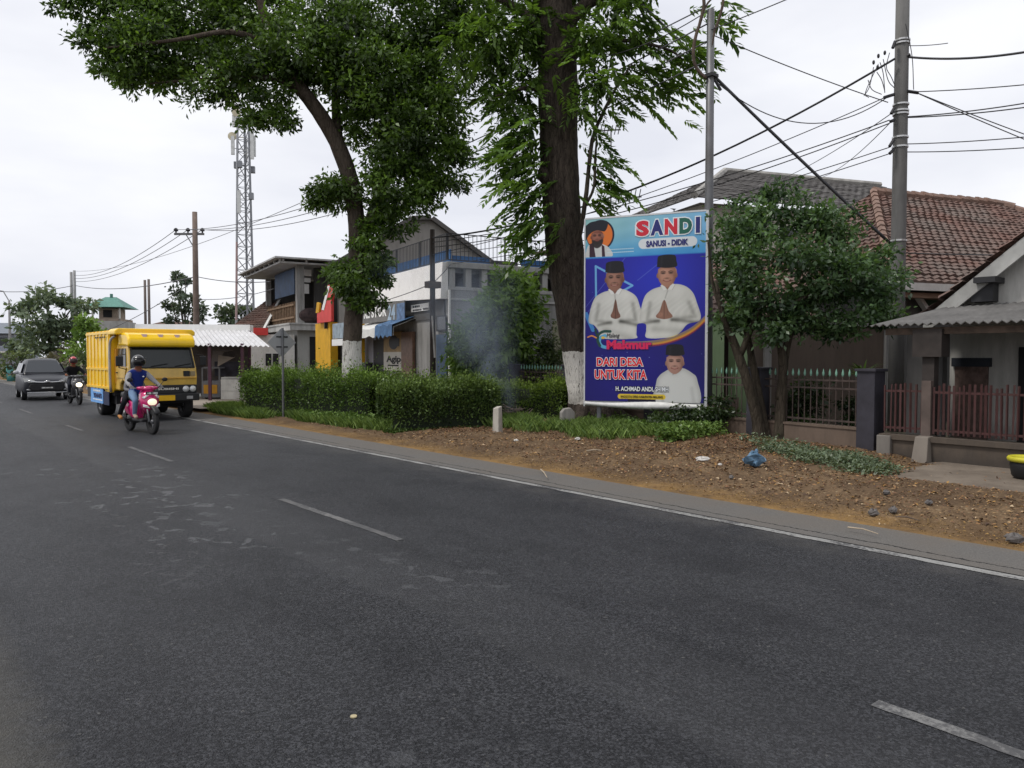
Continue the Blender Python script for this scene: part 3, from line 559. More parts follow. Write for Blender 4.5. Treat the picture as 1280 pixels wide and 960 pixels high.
CL3 = [cl(*a) for a in ((940, 280, 14.6, 36, 38), (918, 320, 14.8, 26, 40), (920, 380, 14.7, 28, 32), (955, 330, 14.2, 48, 42), (965, 385, 14.2, 44, 30), (1010, 330, 14.3, 48, 38), (1020, 378, 14.1, 44, 28), (1060, 350, 14.2, 42, 38), (1090, 365, 14.3, 34, 32), (1075, 320, 14.6, 32, 26), (1000, 290, 14.9, 40, 28), (960, 275, 15, 30, 22), (920, 270, 14.9, 22, 24), (1100, 392, 14.3, 20, 16), (940, 402, 14.4, 28, 16), (1045, 300, 15, 34, 22), (1110, 330, 14.6, 18, 22), (922, 300, 14.6, 28, 36), (985, 250, 14.7, 34, 22), (1040, 275, 14.6, 36, 24), (945, 365, 14, 40, 34), (1030, 345, 13.9, 46, 36), (1085, 340, 14, 34, 34), (912, 350, 14.8, 20, 34), (1090, 395, 14, 26, 18), (1005, 400, 14.2, 34, 18), (915, 408, 14.6, 24, 20), (955, 415, 14.0, 28, 18), (1055, 402, 14.1, 32, 20), (1100, 405, 14.4, 22, 18), (1112, 352, 14.6, 20, 30), (1030, 412, 14.4, 28, 14))]
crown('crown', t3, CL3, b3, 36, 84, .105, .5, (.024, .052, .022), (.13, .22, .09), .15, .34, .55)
# ------------------------------------------------------------------ shrubs
SHB = bark_mat('shrub_stem', (.05, .04, .03), (.09, .07, .05))
def shrub(label, px, D, top, rpx, L=.1, c1=(.02, .04, .01), c2=(.08, .13, .03), wr=.45, per=60, sub=30, bot=0., name='shrub', z0=.0, droop=.3, grp=None, lobes=7, stems=4, cat='shrub', m=None):
    p = W(px, 446, D); p[2] = z0; root = thing(name, label, cat, p, 0, grp); h = ZP(top, D)-z0; r = rpx/960*D
    cs = []
    for i in range(lobes):
        a = 2*PI*i/lobes+random.random(); f = (i+.5)/lobes; z = z0+bot+(h-bot)*(.22+.62*f); rad = r*(.62-.22*abs(f-.45)); o = r*.48*(1-.5*f)
        cs.append((np.array([p[0]+o*math.cos(a), p[1]+o*math.sin(a), z]), (rad, rad, (h-bot)*.28)))
    crown('foliage', root, cs, p, sub, per, L, wr, c1, c2, droop, .3, .45, m)
    mb = MB()
    for i in range(stems):
        a = 2*PI*i/stems+.4; limb(mb, [(0.04*math.cos(a), .04*math.sin(a), -.05), (r*.15*math.cos(a), r*.15*math.sin(a), h*.35), (r*.45*math.cos(a+.4), r*.45*math.sin(a+.4), h*.75)], (.03+.012*h, .025, .008), 7, 8)
    mb.build('stem', SHB, root, True); return root
shrub('tall bright leafed shrub against the grey side wall of the shop', 626, 22.6, 338, 68, .20, (.05, .105, .02), (.24, .38, .075), .38, 52, 36, .2, lobes=12)
shrub('lower dull green shrub right of the tall shrub by the grey wall', 684, 22.5, 405, 34, .12, (.03, .05, .018), (.10, .14, .05), .4, 50, 30, lobes=6)
shrub('dark low shrub under the bottom edge of the billboard', 845, 15.9, 508, 44, .075, (.015, .03, .01), (.055, .09, .025), .45, 90, 60, lobes=7, z0=.1)
shrub('dark shrub at the right post of the billboard', 898, 15.4, 492, 30, .075, (.015, .03, .01), (.05, .085, .025), .45, 90, 60, lobes=6, z0=.1)
G2 = 'garden shrubs behind the spear fence'
shrub('dark broad shrub behind the fence bars, right of the forked stems', 1000, 15.0, 468, 34, .1, (.010, .02, .008), (.04, .065, .022), .45, 70, 45, grp=G2)
shrub('dark narrow shrub behind the fence beside the black pillar', 1062, 14.2, 488, 22, .09, (.010, .02, .008), (.035, .06, .02), .45, 70, 45, grp=G2, lobes=5)
shrub('low lime shrub at the foot of the fence behind the forked stems', 906, 16.0, 512, 24, .08, (.03, .06, .012), (.12, .18, .04), .45, 60, 45, grp=G2, lobes=5)
shrub('low green shrub behind the fence under the reed clump', 990, 14.6, 520, 30, .09, (.02, .04, .012), (.085, .13, .04), .45, 60, 45, grp=G2, lobes=5)
# reed clump and strap leaved plant
def straps(name, label, p, n, L, w, c1, c2, arch, grp=None):
    root = thing(name, label, 'plant', p, 0, grp); mb_v, mb_f, T = [], [], []
    for i in range(n):
        a = random.uniform(0, 2*PI); el = random.uniform(.5, 1.3); l = L*random.uniform(.6, 1.1); d = np.array([math.cos(a), math.sin(a), 0]); s = np.array([-d[1], d[0], 0]); b = len(mb_v); f = random.random()
        for k in range(6):
            u = k/5; c = d*(l*u*math.cos(el)+arch*l*u*u*.5)+UP*(l*u*math.sin(el)-arch*l*u*u*.55); ww = w*(1-.92*u**2)
            mb_v += [c-s*ww/2, c+s*ww/2]; T += [np.array(c1)*(1-f)+np.array(c2)*f]*2
        mb_f += [(b+2*k, b+2*k+1, b+2*k+3, b+2*k+2) for k in range(5)]
    npmesh('foliage', np.array(mb_v), np.array(mb_f), LEAFB, root, np.array(T)); return root
p = W(1015, 530, 14.7); p[2] = .02; straps('reed_plant', 'thin upright reed clump behind the spear fence', p, 60, 1.05, .018, (.05, .09, .05), (.12, .17, .09), .35)
p = W(1079, 473, 14.2); p[2] = ZP(474, 14.2)
straps('potted_plant', 'bright strap leaved plant standing up behind the black fence pillar', p, 46, .55, .055, (.05, .10, .015), (.20, .30, .06), .6)
mb = MB(); mb.lathe([(.0, -p[2]+.02), (.2, -p[2]+.02), (.22, -p[2]+.5), (.14, -p[2]+.55), (.12, -.1), (.16, 0), (.0, -.02)], 14); mb.build('plinth', mat('grey_pot', (.09, .085, .08), .8), [o for o in COL.objects if o.name.startswith('potted_plant')][0])
# ------------------------------------------------------------------ distant trees
LEAFH = leaf_mat('hazy_leaf', .2, .02)  # far tree leaf colours are lightened to paint in distance haze
def far_tree(name, label, px, D, top, lobes, L, c1, c2, sub=9, per=34, trunk=.2, group='trees far along the road', tk=(.07, .06, .055)):
    p = W(px, 446, D); p[2] = 0; root = thing(name, label, 'tree', p, 0, group); cs = [cl(a, b, D+random.uniform(-1.5, 1.5), r, r2) for a, b, r, r2 in lobes]
    crown('crown', root, cs, p, sub, per, L, .55, c1, c2, .2, .5, .4, LEAFH); mb = MB(); limb(mb, [(0, 0, -.1), (.1, 0, ZP(top, D)*.35), (-.1, .1, ZP(top, D)*.8)], (trunk, trunk*.8, trunk*.3), 8, 10)
    for a, b, r, r2 in lobes[:5]: limb(mb, [(0, 0, ZP(top, D)*.4), (W(a, b, D)-p)*np.array([.6, .6, .8]), W(a, b, D)-p], (trunk*.5, trunk*.35, trunk*.12), 6, 6)
    mb.build('trunk', mat('far_bark', tk, .9), root, True)
far_tree('roadside_tree', 'wide greyish green tree farthest left, above the black car', 62, 62, 355, ((30, 385, 22, 18), (60, 372, 26, 16), (95, 378, 22, 18), (45, 405, 28, 20), (80, 408, 28, 22), (60, 430, 32, 18), (110, 395, 16, 18), (30, 425, 16, 16)), .42, (.085, .12, .08), (.21, .26, .175), 3.4, 60)
far_tree('roadside_tree', 'bright green rounded tree behind the rear of the yellow truck', 114, 50, 388, ((114, 402, 16, 15), (100, 415, 18, 16), (128, 415, 17, 16), (114, 430, 24, 16), (95, 440, 18, 16), (135, 435, 12, 14)), .28, (.08, .15, .03), (.23, .35, .085), 5, 70)
far_tree('roadside_tree', 'low pale bushy tree right of the red helmet rider', 106, 44, 440, ((104, 452, 12, 12), (112, 458, 10, 16), (103, 470, 12, 14), (112, 474, 10, 10)), .22, (.06, .09, .04), (.17, .21, .10), 6, 60)
far_tree('roadside_tree', 'low pale green tree at the far left behind the black car', 22, 52, 440, ((12, 452, 14, 12), (28, 450, 14, 12), (8, 466, 12, 8), (30, 466, 14, 10)), .26, (.06, .085, .045), (.18, .22, .11), 5, 56)
far_tree('roadside_tree', 'brownish half bare tree between the black car and the truck', 72, 58, 430, ((68, 440, 14, 14), (82, 445, 12, 14), (74, 458, 14, 12)), .3, (.09, .085, .065), (.17, .16, .115), 3.4, 50)
far_tree('kapok_tree', 'thin grey tree with few round leaf clumps beside the crossarm pole', 232, 55, 340, ((220, 345, 3, 5), (232, 348, 3, 6), (222, 365, 8, 7), (238, 372, 9, 7), (214, 380, 7, 6), (228, 388, 14, 8), (250, 385, 8, 6), (244, 398, 14, 7), (218, 400, 8, 6)), .3, (.065, .085, .065), (.15, .19, .14), 3, 46, .12)
far_tree('roadside_tree', 'dark rounded treetop left of the telecom tower foot', 290, 72, 380, ((276, 392, 10, 9), (290, 388, 12, 9), (305, 388, 11, 9), (292, 402, 22, 8)), .42, (.05, .075, .05), (.13, .17, .10), 3, 50)
# ------------------------------------------------------------------ surveyed frames
class FR:
    def __init__(s, px, D, yaw):
        s.p = W(px, 446, D); s.p[2] = 0; s.yaw = R(yaw); s.ex = np.array([math.cos(s.yaw), math.sin(s.yaw), 0]); s.ey = np.array([-math.sin(s.yaw), math.cos(s.yaw), 0])
    def hit(s, px, py, ax, val):
        d = rt*((px-640)/960)+cup*((480-py)/960)+cfw; o = np.array([0, 0, H])-s.p
        lo = np.array([o.dot(s.ex), o.dot(s.ey), o[2]]); ld = np.array([d.dot(s.ex), d.dot(s.ey), d[2]]); return lo+ld*((val-lo[ax])/ld[ax])
    def loc(s, q): q = np.asarray(q)-s.p; return np.array([q.dot(s.ex), q.dot(s.ey), q[2]])
    def rect(s, ax, val, px0, px1, pt, pb):
        a, b, c, d = s.hit(px0, pt, ax, val), s.hit(px1, pt, ax, val), s.hit(px0, pb, ax, val), s.hit(px1, pb, ax, val); k = 1-ax
        return min(a[k], b[k]), max(a[k], b[k]), (a[2]+b[2])/2, (c[2]+d[2])/2
    def pbox(s, mb, ax, val, px0, px1, pt, pb, th=.06, mi=0, back=.0, z0=None, z1=None):
        u0, u1, zt, zb = s.rect(ax, val, px0, px1, pt, pb); zb = z0 if z0 is not None else zb; zt = z1 if z1 is not None else zt
        if ax == 0: mb.box(val-th, u0, zb, val+back, u1, zt, mi)
        else: mb.box(u0, val-th, zb, u1, val+back, zt, mi)
        return u0, u1, zb, zt
    def thing(s, name, label, cat, group=None): return thing(name, label, cat, s.p, s.yaw, group)
def tiles(mb, EL, ER, RR, RL, rows, cols, step=.045, wave=.022, jit=.012):
    EL, ER, RR, RL = map(lambda a: np.array(a, float), (EL, ER, RR, RL)); n = np.cross(ER-EL, RL-EL); n /= np.linalg.norm(n)
    if n[2] < 0: n = -n
    for i in range(rows):
        v0, v1 = i/rows, min(1, (i+1.12)/rows); A0, B0 = EL+(RL-EL)*v0, ER+(RR-ER)*v0; A1, B1 = EL+(RL-EL)*v1, ER+(RR-ER)*v1
        bot, top, low = [], [], []; m = max(2, int(cols*np.linalg.norm(B0-A0)/max(1e-6, np.linalg.norm(ER-EL)))*2); sag = random.uniform(-jit, jit)
        for j in range(m+1):
            u = j/m; wv = wave*(1 if j % 2 else -1)+random.uniform(-jit, jit); p0 = A0+(B0-A0)*u; p1 = A1+(B1-A1)*u
            bot.append(p0+n*(step+wv+sag)); top.append(p1+n*(wv*.8)); low.append(p0-n*.03)
        mb.sheet([low, bot, top])
def corrug(mb, EL, ER, RR, RL, n, amp=.02, rows=3):
    EL, ER, RR, RL = map(lambda a: np.array(a, float), (EL, ER, RR, RL)); nn = np.cross(ER-EL, RL-EL); nn /= np.linalg.norm(nn)
    if nn[2] < 0: nn = -nn
    G_ = []
    for i in range(rows+1):
        v = i/rows; A = EL+(RL-EL)*v; B = ER+(RR-ER)*v; G_.append([A+(B-A)*(j/(n*4))+nn*amp*math.sin(2*PI*j/4+.001) for j in range(n*4+1)])
    mb.sheet(G_)
WHITE = mat('white_paint', (.62, .61, .58), .6, var=.1, dirt=(.25, .22, .18), dirt_amt=.35); WHITE2 = mat('clean_white', (.78, .78, .77), .5, var=.05)
GREYP = plaster('grey_cement', (.30, .295, .285), (.06, .058, .055), .75); GREYL = plaster('pale_cement', (.44, .435, .42), (.12, .115, .11), .6); DARKP = plaster('dark_cement', (.105, .102, .10), (.03, .03, .03), .5)
DARK = mat('dark_opening', (.012, .012, .013), .8); DMET = mat('dark_iron', (.03, .03, .033), .55, .3); GMET = mat('grey_steel', (.15, .155, .165), .5, .5, dirt=(.12, .08, .05), dirt_amt=.3)
BLUET = mat('blue_tarp', (.012, .045, .115), .55, var=.35, scale=2); YEL = mat('yellow_wall', (.66, .36, .012), .6, var=.12, dirt=(.25, .13, .02), dirt_amt=.3); REDS = mat('red_sign', (.62, .055, .05), .5, var=.12)
WOOD = mat('weathered_wood', (.085, .06, .045), .85, var=.4, scale=8, bump=.4); WOODR = mat('red_brown_paint', (.062, .022, .021), .7, var=.3, scale=6, dirt=(.05, .03, .025), dirt_amt=.6)
GLASSD = glass_mat('dark_glass')
TILER = tile_mat('red_roof_tile', (.20, .118, .096), (.135, .08, .068), (.165, .14, .125), 3.2, .95); TILEG = tile_mat('grey_roof_tile', (.135, .127, .124), (.11, .104, .10), (.075, .07, .066), 3, .5)
# ------------------------------------------------------------------ two storey shop
f = FR(561, 26, -10); B = f.thing('shop_building', 'grey two storey shop with white fascia and railed roof terrace behind the middle hedge', 'building')
zl = f.hit(561, 327, 1, 0)[2]; zs = zl-.95
mb = MB(); mb.box(0, .0, 0, 9.0, .22, zs); mb.box(0, .22, 0, .2, 9.4, zs); mb.box(8.8, .22, 0, 9, 9.4, zs); mb.box(.2, 9.2, 0, 8.8, 9.4, zs); mb.build('wall', GREYP, B)
mb = MB(); mb.box(-.02, -.02, zs, 9.02, .24, zs+.12); mb.box(-.08, -.08, zl-.2, 9.06, .3, zl)
x = .0
while x < 9.0: mb.box(x+.02, .0, zs+.12, x+.25, .2, zl-.2); x += .62
mb.box(.0, .03, zs-.35, 9, -.05, zs-.27); mb.build('balustrade', GREYL, B, bevel=.015)
mb = MB(); mb.box(-.04, .3, zl-.34, 8.9, 9.4, zl-.2); mb.build('roof_slab', GREYP, B)
mb = MB(); u0, u1, a, b = f.rect(0, -.25, 470, 560, 332, 372); mb.hexa([(-.3, .0, f.hit(560, 372, 0, -.25)[2]), (-.02, .0, f.hit(560, 372, 0, -.25)[2]), (-.02, 9.3, f.hit(472, 374, 0, -.25)[2]), (-.3, 9.3, f.hit(472, 374, 0, -.25)[2])],
    [(-.22, .0, zl-.02), (-.02, .0, zl-.02), (-.02, 9.3, zl-.02), (-.22, 9.3, zl-.02)]); mb.build('fascia', mat('white_fascia', (.90, .88, .86), .5, var=.04, dirt=(.5, .45, .4), dirt_amt=.2), B)
def railing(name, p, q, z0, z1, nb, par, m=DMET, r=.012, posts=4):
    mb = MB(); p, q = np.array(p, float), np.array(q, float)
    for z in (z0+.08, z1): mb.bar((*p, z), (*q, z), .03)
    for i in range(nb+1): c = p+(q-p)*i/nb; mb.bar((*c, z0+.08), (*c, z1), .016 if i % (nb//posts) else .05)
    return mb.build(name, m, par)
zr = f.hit(561, 291, 1, 0)[2]
railing('railing', (.02, .1), (8.9, .1), zl, zr, 56, B); railing('railing', (-.0, .14), (-.0, 9.3), zl, zr, 64, B)
mb = MB(); mb.box(.3, .5, zl, .34, 9, zl+.5); mb.box(.34, .42, zl, 1.8, .46, zl+.28); mb.box(3.1, .42, zl, 4.2, .46, zl+.32); mb.build('tarpaulin', mat('blue_sheet', (.02, .10, .26), .5, var=.4), B)
mb = MB(); mb.box(1.9, .5, zl, 3.0, .9, zl+.22); mb.build('roof_kerb', DARKP, B); mb = MB(); mb.box(4.4, .6, zl, 6.8, 1.0, zl+.2); mb.build('roof_kerb', DARKP, B)
mb = MB()
for xx in (4.2, 6.9): mb.box(xx, .35, zl-.2, xx+.09, .44, zr+.1)
mb.box(4.9, .9, zr-.12, 7.3, 2.6, zr-.04); mb.box(6.0, 1.6, zl-.2, 6.1, 1.7, zr); mb.build('roof_frame', WOOD, B)
mb = MB(); mb.tube([(.0, -.05, 0), (.0, -.05, zs)], .045, 8); mb.build('downpipe', WHITE2, B)
# shopfront on the road side
mb = MB(); f.pbox(mb, 0, -.03, 505, 519, 415, 480, .12, z0=0); mb.build('tiled_pier', mat('brown_tile', (.17, .095, .065), .4, var=.3, scale=7), B)
mb = MB(); f.pbox(mb, 0, -.03, 470, 556, 374, 470, .02, z0=3.0); mb.build('shaded_wall_panel', DARKP, B)  # wall below the fascia, its shadow put in as a darker panel
mb = MB(); f.pbox(mb, 0, -.05, 546, 559, 418, 478, .03, z0=.05); mb.build('shutter', mat('blue_shutter', (.035, .06, .10), .5, var=.3), B)
mb = MB(); f.pbox(mb, 0, -.05, 546, 558, 394, 414, .03); w_ = mb.build('window', DMET, B); mb = MB(); f.pbox(mb, 0, -.085, 547, 557, 396, 412, .008); mb.build('pane', GLASSD, w_)
def on_front(par, fr, val, px0, px1, pt, pb):
    """matrix of lettering box on the plane x=val facing -x (reads toward smaller y)"""
    y0, y1, zt, zb = fr.rect(0, val, px0, px1, pt, pb)
    return Matrix(((0, 0, -1, val), (-1, 0, 0, y1), (0, 1, 0, zb), (0, 0, 0, 1))), y1-y0, zt-zb
BLK = mat('black_letters', (.012, .012, .014), .6); WHL = mat('white_letters', (.8, .8, .78), .5)
mb = MB(); f.pbox(mb, 0, -.07, 515, 537, 380, 389, .04); s_ = mb.build('name_board', WHITE2, B)
M_, ww, hh = on_front(None, f, -.115, 516, 528, 381.5, 384.3); marks(ww, hh, BLK, s_, M_, 5)
M_, ww, hh = on_front(None, f, -.115, 516, 536, 385.5, 388); marks(ww, hh, BLK, s_, M_, 14)
mb = MB(); f.pbox(mb, 0, -.35, 454, 507, 380, 402, .05); s_ = mb.build('shop_banner', mat('grey_banner', (.15, .145, .14), .6, var=.2), B)
M_, ww, hh = on_front(None, f, -.41, 455, 483, 384, 397); text('RE STOR', ww, hh, [WHL], s_, M_, bold=.03)
M_, ww, hh = on_front(None, f, -.41, 484.5, 494, 381, 400); text('24', ww, hh, [mat('pale_blue_letters', (.35, .45, .55), .5)], s_, M_, bold=.03)
mb = MB(); f.pbox(mb, 0, -.405, 496, 506, 379, 401, .012); mb.build('banner_picture', mat('blue_picture', (.10, .17, .30), .5, var=.6, scale=5), s_)
mb = MB(); a0, a1, _, _ = f.rect(0, -.1, 451, 518, 402, 410); za = f.hit(485, 403, 0, -.1)[2]
mb.sheet([[(-.05, a0+(a1-a0)*i/14, za+.05) for i in range(15)], [(-.9, a0+(a1-a0)*i/14, za-.28+.03*math.sin(i*1.7)) for i in range(15)], [(-.93, a0+(a1-a0)*i/14, za-.6+.05*math.sin(i*2.3)) for i in range(15)]])
mb.build('awning', [mat('white_canvas', (.6, .6, .58), .8, var=.1)], B, solid=.01)
mb = MB(); ym = a0+(a1-a0)*.3; mb.sheet([[(-.1, a0+(ym-a0)*i/8, za+.12) for i in range(9)], [(-.97, a0+(ym-a0)*i/8, za-.2+.05*math.sin(i*2)) for i in range(9)], [(-.99, a0+(ym-a0)*i/8, za-.62+.08*math.sin(i*2.9)) for i in range(9)]]); mb.build('awning_cover', mat('blue_cover', (.05, .12, .24), .6, var=.4), B, solid=.01)
mb = MB(); f.pbox(mb, 0, -.06, 468, 481, 425, 480, .05, z0=0); mb.build('gate', DMET, B)
mb = MB(); f.pbox(mb, 0, -.07, 481, 503, 415, 440, .05); s_ = mb.build('poster', mat('tan_poster', (.26, .165, .06), .5, var=.35), B); mb = MB(); f.pbox(mb, 0, -.125, 487, 499, 423, 433, .006); mb.ell((-.128, f.hit(492, 428, 0, -.12)[1], f.hit(492, 428, 0, -.12)[2]), (.008, .5, .28), 12, 8); mb.build('poster_emblem', mat('black_emblem', (.02, .022, .028), .5), s_)
mb = MB(); f.pbox(mb, 0, -.07, 481, 503, 440, 463, .05); s_ = mb.build('poster', mat('cream_poster', (.50, .47, .42), .5, var=.1), B)
M_, ww, hh = on_front(None, f, -.125, 483, 501, 444.5, 455); text('Agip', ww, hh, [BLK], s_, M_, bold=.035); mb = MB(); f.pbox(mb, 0, -.122, 485, 498, 456, 457.5, .01); mb.build('poster_rule', BLK, s_)
for a, b in ((403, 422), (450.5, 456)):
    mb = MB(); f.pbox(mb, 0, -.2, a, b, 404, 480, .35, z0=0); mb.build('column', YEL, B)
mb = MB(); f.pbox(mb, 0, -.0, 456, 470, 408, 478, .02, z0=.0); mb.build('shop_wall_panel', mat('lilac_wall', (.33, .33, .38), .7), B)
mb = MB(); f.pbox(mb, 0, -.0, 422, 450, 404, 478, .02, z0=.0); mb.build('shop_wall_panel', DARKP, B)
mb = MB(); f.pbox(mb, 0, -.3, 457, 466, 453, 472, .3); mb.build('display_case', GLASSD, B)
# red arrow shaped sign over the yellow column, hanging board
y0, y1, zt, zb = f.rect(0, -.6, 399, 417, 358, 403); dy = y1-y0; dz = zt-zb; S_ = thing('shop_sign', 'tall red arrow shaped sign with a white stripe above the yellow column', 'sign', f.p+f.ex*-.6+f.ey*y1, f.yaw)
fn = lambda a, b, t: (t, -a*dy, zb+b*dz)
mb = MB(); mb.prism([(0, 0), (1, 0), (1, .52), (1.2, 1.0), (.78, 1.0), (.28, .3), (0, .28)], fn, -.12, .0); mb.build('sign_board', REDS, S_)
mb = MB(); mb.prism([(.36, .36), (.52, .33), (.95, .97), (.80, .98)], fn, -.14, -.122); mb.build('stripe', WHITE2, S_); mb = MB(); mb.prism([(-.12, .3), (.10, .3), (.18, .56), (-.02, .6)], fn, -.11, -.02); mb.build('sign_wing', YEL, S_)
mb = MB(); mb.box(-.1, -dy*.5-.05, zb-.3, 0.5, -dy*.5+.05, zb+.02); mb.build('bracket', DMET, S_)
y0, y1, zt, zb = f.rect(0, -1.1, 417, 433, 404, 432); S_ = thing('shop_sign', 'pale hanging board with white lower panel beside the yellow column', 'sign', f.p+f.ex*-1.1+f.ey*(y0+y1)/2, f.yaw); hw = (y1-y0)/2
mb = MB(); mb.box(-.05, -hw, zb+(zt-zb)*.32, .0, hw, zt); mb.build('picture_panel', mat('faded_picture', (.27, .33, .38), .5, var=.5, scale=2.5), S_); mb = MB(); mb.box(-.07, -hw*1.05, zb, .01, hw*1.05, zb+(zt-zb)*.29); mb.build('lower_panel', WHITE2, S_); mb = MB(); mb.bar((0, 0, zt-.1), (1.1, 0, zt-.1), .05); mb.build('bracket', DMET, S_)
# objects standing on the roof terrace
c = f.p+f.ex*5.1+f.ey*.75; Tn = thing('gas_bottle', 'orange yellow bottle standing on the roof terrace behind the railing', 'gas bottle', (c[0], c[1], zl-.2)); mb = MB(); mb.lathe([(0, 0), (.2, 0), (.22, .06), (.22, .8), (.2, .9), (.1, .98), (0, .98)], 16); mb.build('body', mat('orange_enamel', (.70, .30, .02), .4), Tn, True); mb = MB(); mb.lathe([(.05, .98), (.05, 1.06), (.11, 1.06), (.11, 1.12), (0, 1.12)], 12); mb.build('valve_guard', DMET, Tn)
# ------------------------------------------------------------------ hipped grey house behind the shop
f5 = FR(525, 42, -24); B = f5.thing('gabled_house', 'tall grey gabled upper storey rising behind the shop roof terrace', 'house')
P5 = [f5.hit(a, b, 1, 0) for a, b in ((424, 330), (514, 276), (538, 275.5), (612, 330))]; fn = lambda a, b, t: (a, t, b)
mb = MB(); mb.prism([(P5[0][0], 0), (P5[3][0], 0), (P5[3][0], P5[3][2]), (P5[2][0], P5[2][2]), (P5[1][0], P5[1][2]), (P5[0][0], P5[0][2])], fn, 0, 9); mb.build('wall', plaster('grey_gable', (.29, .275, .255), (.15, .14, .13), .5), B)
mb = MB()
for (a, b) in ((0, 1), (1, 2), (2, 3)):
    p, q2 = P5[a], P5[b]; d = (q2-p)/np.linalg.norm(q2-p); nn = np.array([-d[2], 0, d[0]]); e0 = p-d*(.5 if a == 0 else 0); e1 = q2+d*(.5 if b == 3 else 0)
    mb.hexa([e0+np.array([0, -.35, 0]), e1+np.array([0, -.35, 0]), e1+np.array([0, 9.2, 0]), e0+np.array([0, 9.2, 0])], [e0+nn*.22+np.array([0, -.35, 0]), e1+nn*.22+np.array([0, -.35, 0]), e1+nn*.22+np.array([0, 9.2, 0]), e0+nn*.22+np.array([0, 9.2, 0])])
mb.build('roof', TILEG, B)
# ------------------------------------------------------------------ half built terrace house
f = FR(372, 41, -10); B = f.thing('terrace_house', 'half built house with open upper terrace, blue sheet and bamboo rail', 'house')
zf = lambda py: f.hit(372, py, 1, 0)[2]
mb = MB(); mb.box(0, 0, 0, 8, .2, zf(413)); mb.box(0, .2, 0, .2, 8.2, zf(413)); mb.build('wall', plaster('white_wall', (.44, .44, .42), (.2, .19, .18), .5), B)
mb = MB(); mb.box(-.5, -.5, zf(413), 8, 8.5, zf(406)); mb.box(-.55, -.55, zf(406), 8, 8.55, zf(404)); mb.build('terrace_slab', GREYL, B)
mb = MB(); mb.box(.02, .02, zf(404), .4, .42, zf(329)); mb.build('pillar', GREYP, B); mb = MB(); mb.box(.02, 7.3, zf(404), .3, 7.6, zf(333)); mb.build('pillar', GREYP, B)
mb = MB(); mb.box(1.2, .9, zf(404), 8, 1.1, zf(330)); mb.build('upper_wall', DARKP, B); mb = MB(); mb.box(.35, 7.6, zf(404), 8, 7.75, zf(333)); mb.build('upper_wall', DARKP, B)
mb = MB(); mb.hexa([(-1.0, -.5, zf(331)), (8, -.5, zf(331)), (8, 9, zf(331)), (-1.0, 9, zf(331))], [(-1.0, -.5, zf(329)), (8, -.5, zf(329)), (8, 9, zf(329)), (-1.0, 9, zf(329))])
mb.hexa([(-1.3, -.8, zf(326)), (8, -.8, zf(326)), (8, 9.4, zf(326)), (-1.3, 9.4, zf(326))], [(-1.3, -.8, zf(324)), (8, -.8, zf(324)), (8, 9.4, zf(324)), (-1.3, 9.4, zf(324))])
for y in np.linspace(-.6, 9, 9): mb.box(-1.05, y, zf(329), -.95, y+.12, zf(326))
for x in np.linspace(-.9, 7.6, 8): mb.box(x, -.55, zf(329), x+.12, -.5, zf(326))
mb.build('roof', mat('pale_metal_roof', (.42, .42, .42), .5, .1, dirt=(.2, .17, .14)), B)
mb = MB(); f.pbox(mb, 0, .1, 344, 368.5, 340, 371, .03); mb.build('tarpaulin', BLUET, B)
mb = MB(); yy = np.linspace(.5, 7.4, 20)
for y in yy: mb.bar((.0, y, zf(403)), (.0, y+random.uniform(-.1, .1), zf(376)), .09)
mb.bar((-.04, .4, zf(380)), (-.04, 7.5, zf(380)), .1); mb.bar((-.04, .4, zf(396)), (-.04, 7.5, zf(396)), .1); mb.build('bamboo_rail', mat('bamboo', (.20, .13, .08), .8, var=.4, scale=6), B)
mb = MB(); f.pbox(mb, 1, .85, 378, 389, 337, 345, .04); f.pbox(mb, 1, .85, 378, 388, 347.5, 353, .04); f.pbox(mb, 1, .85, 378, 386, 355, 367, .04); mb.build('bright_gap_panel', WHITE2, B)  # solid white panels paint the brightness of the open window gap
mb = MB(); f.pbox(mb, 1, -.03, 387, 404, 421, 462, .03, z0=0); mb.build('doorway', DARK, B)
mb = MB(); c0 = f.hit(390, 392, 1, -.1); mb.ell((c0[0], .1, zf(394)), (.75, .3, .42), 10, 7); mb.ell((c0[0]+.7, .0, zf(388)), (.35, .25, .4), 9, 7); o = mb.build('hanging_washing', mat('dark_cloth', (.045, .03, .03), .9, var=.5, scale=6), B)
mb = MB(); mb.ell((c0[0]+.75, -.25, zf(384)), (.22, .12, .22), 9, 7); mb.build('pink_cloth', mat('pink_cloth', (.42, .16, .22), .9), o)
mb = MB(); f.pbox(mb, 0, -.03, 343, 349, 444, 458, .03); f.pbox(mb, 0, -.03, 352, 357, 444, 458, .03); mb.build('window', DARK, B)
# ------------------------------------------------------------------ low terracotta house
f = FR(318, 45, -25); B = f.thing('tiled_house', 'low house with brown tiled roof left of the terrace house', 'house')
e0, e1, r1, r0 = f.loc(W(283, 413, 44.5)), f.loc(W(328, 412, 44.5)), f.loc(W(350, 372, 48.5)), f.loc(W(335, 374, 48.5))
mb = MB(); tiles(mb, e0, e1, r1, r0, 14, 12); mb.build('roof', TILER, B); mb = MB(); mb.hexa([e0*[1, 1, 0]+[.2, .3, 0], e1*[1, 1, 0]+[-.1, .3, 0], r1*[1, 1, 0], r0*[1, 1, 0]], [e0+[.2, .3, -.15], e1+[-.1, .3, -.15], r1-[0, 0, .2], r0-[0, 0, .2]]); mb.build('wall', GREYL, B)
mb = MB(); mb.bar(e1+np.array([.08, 0, 0]), r1+np.array([.08, 0, .05]), .14); mb.build('verge_board', WHITE2, B)
f = FR(325, 40, -15); B = f.thing('white_annex', 'small white walled annex with twin dark windows right of the stall', 'building')
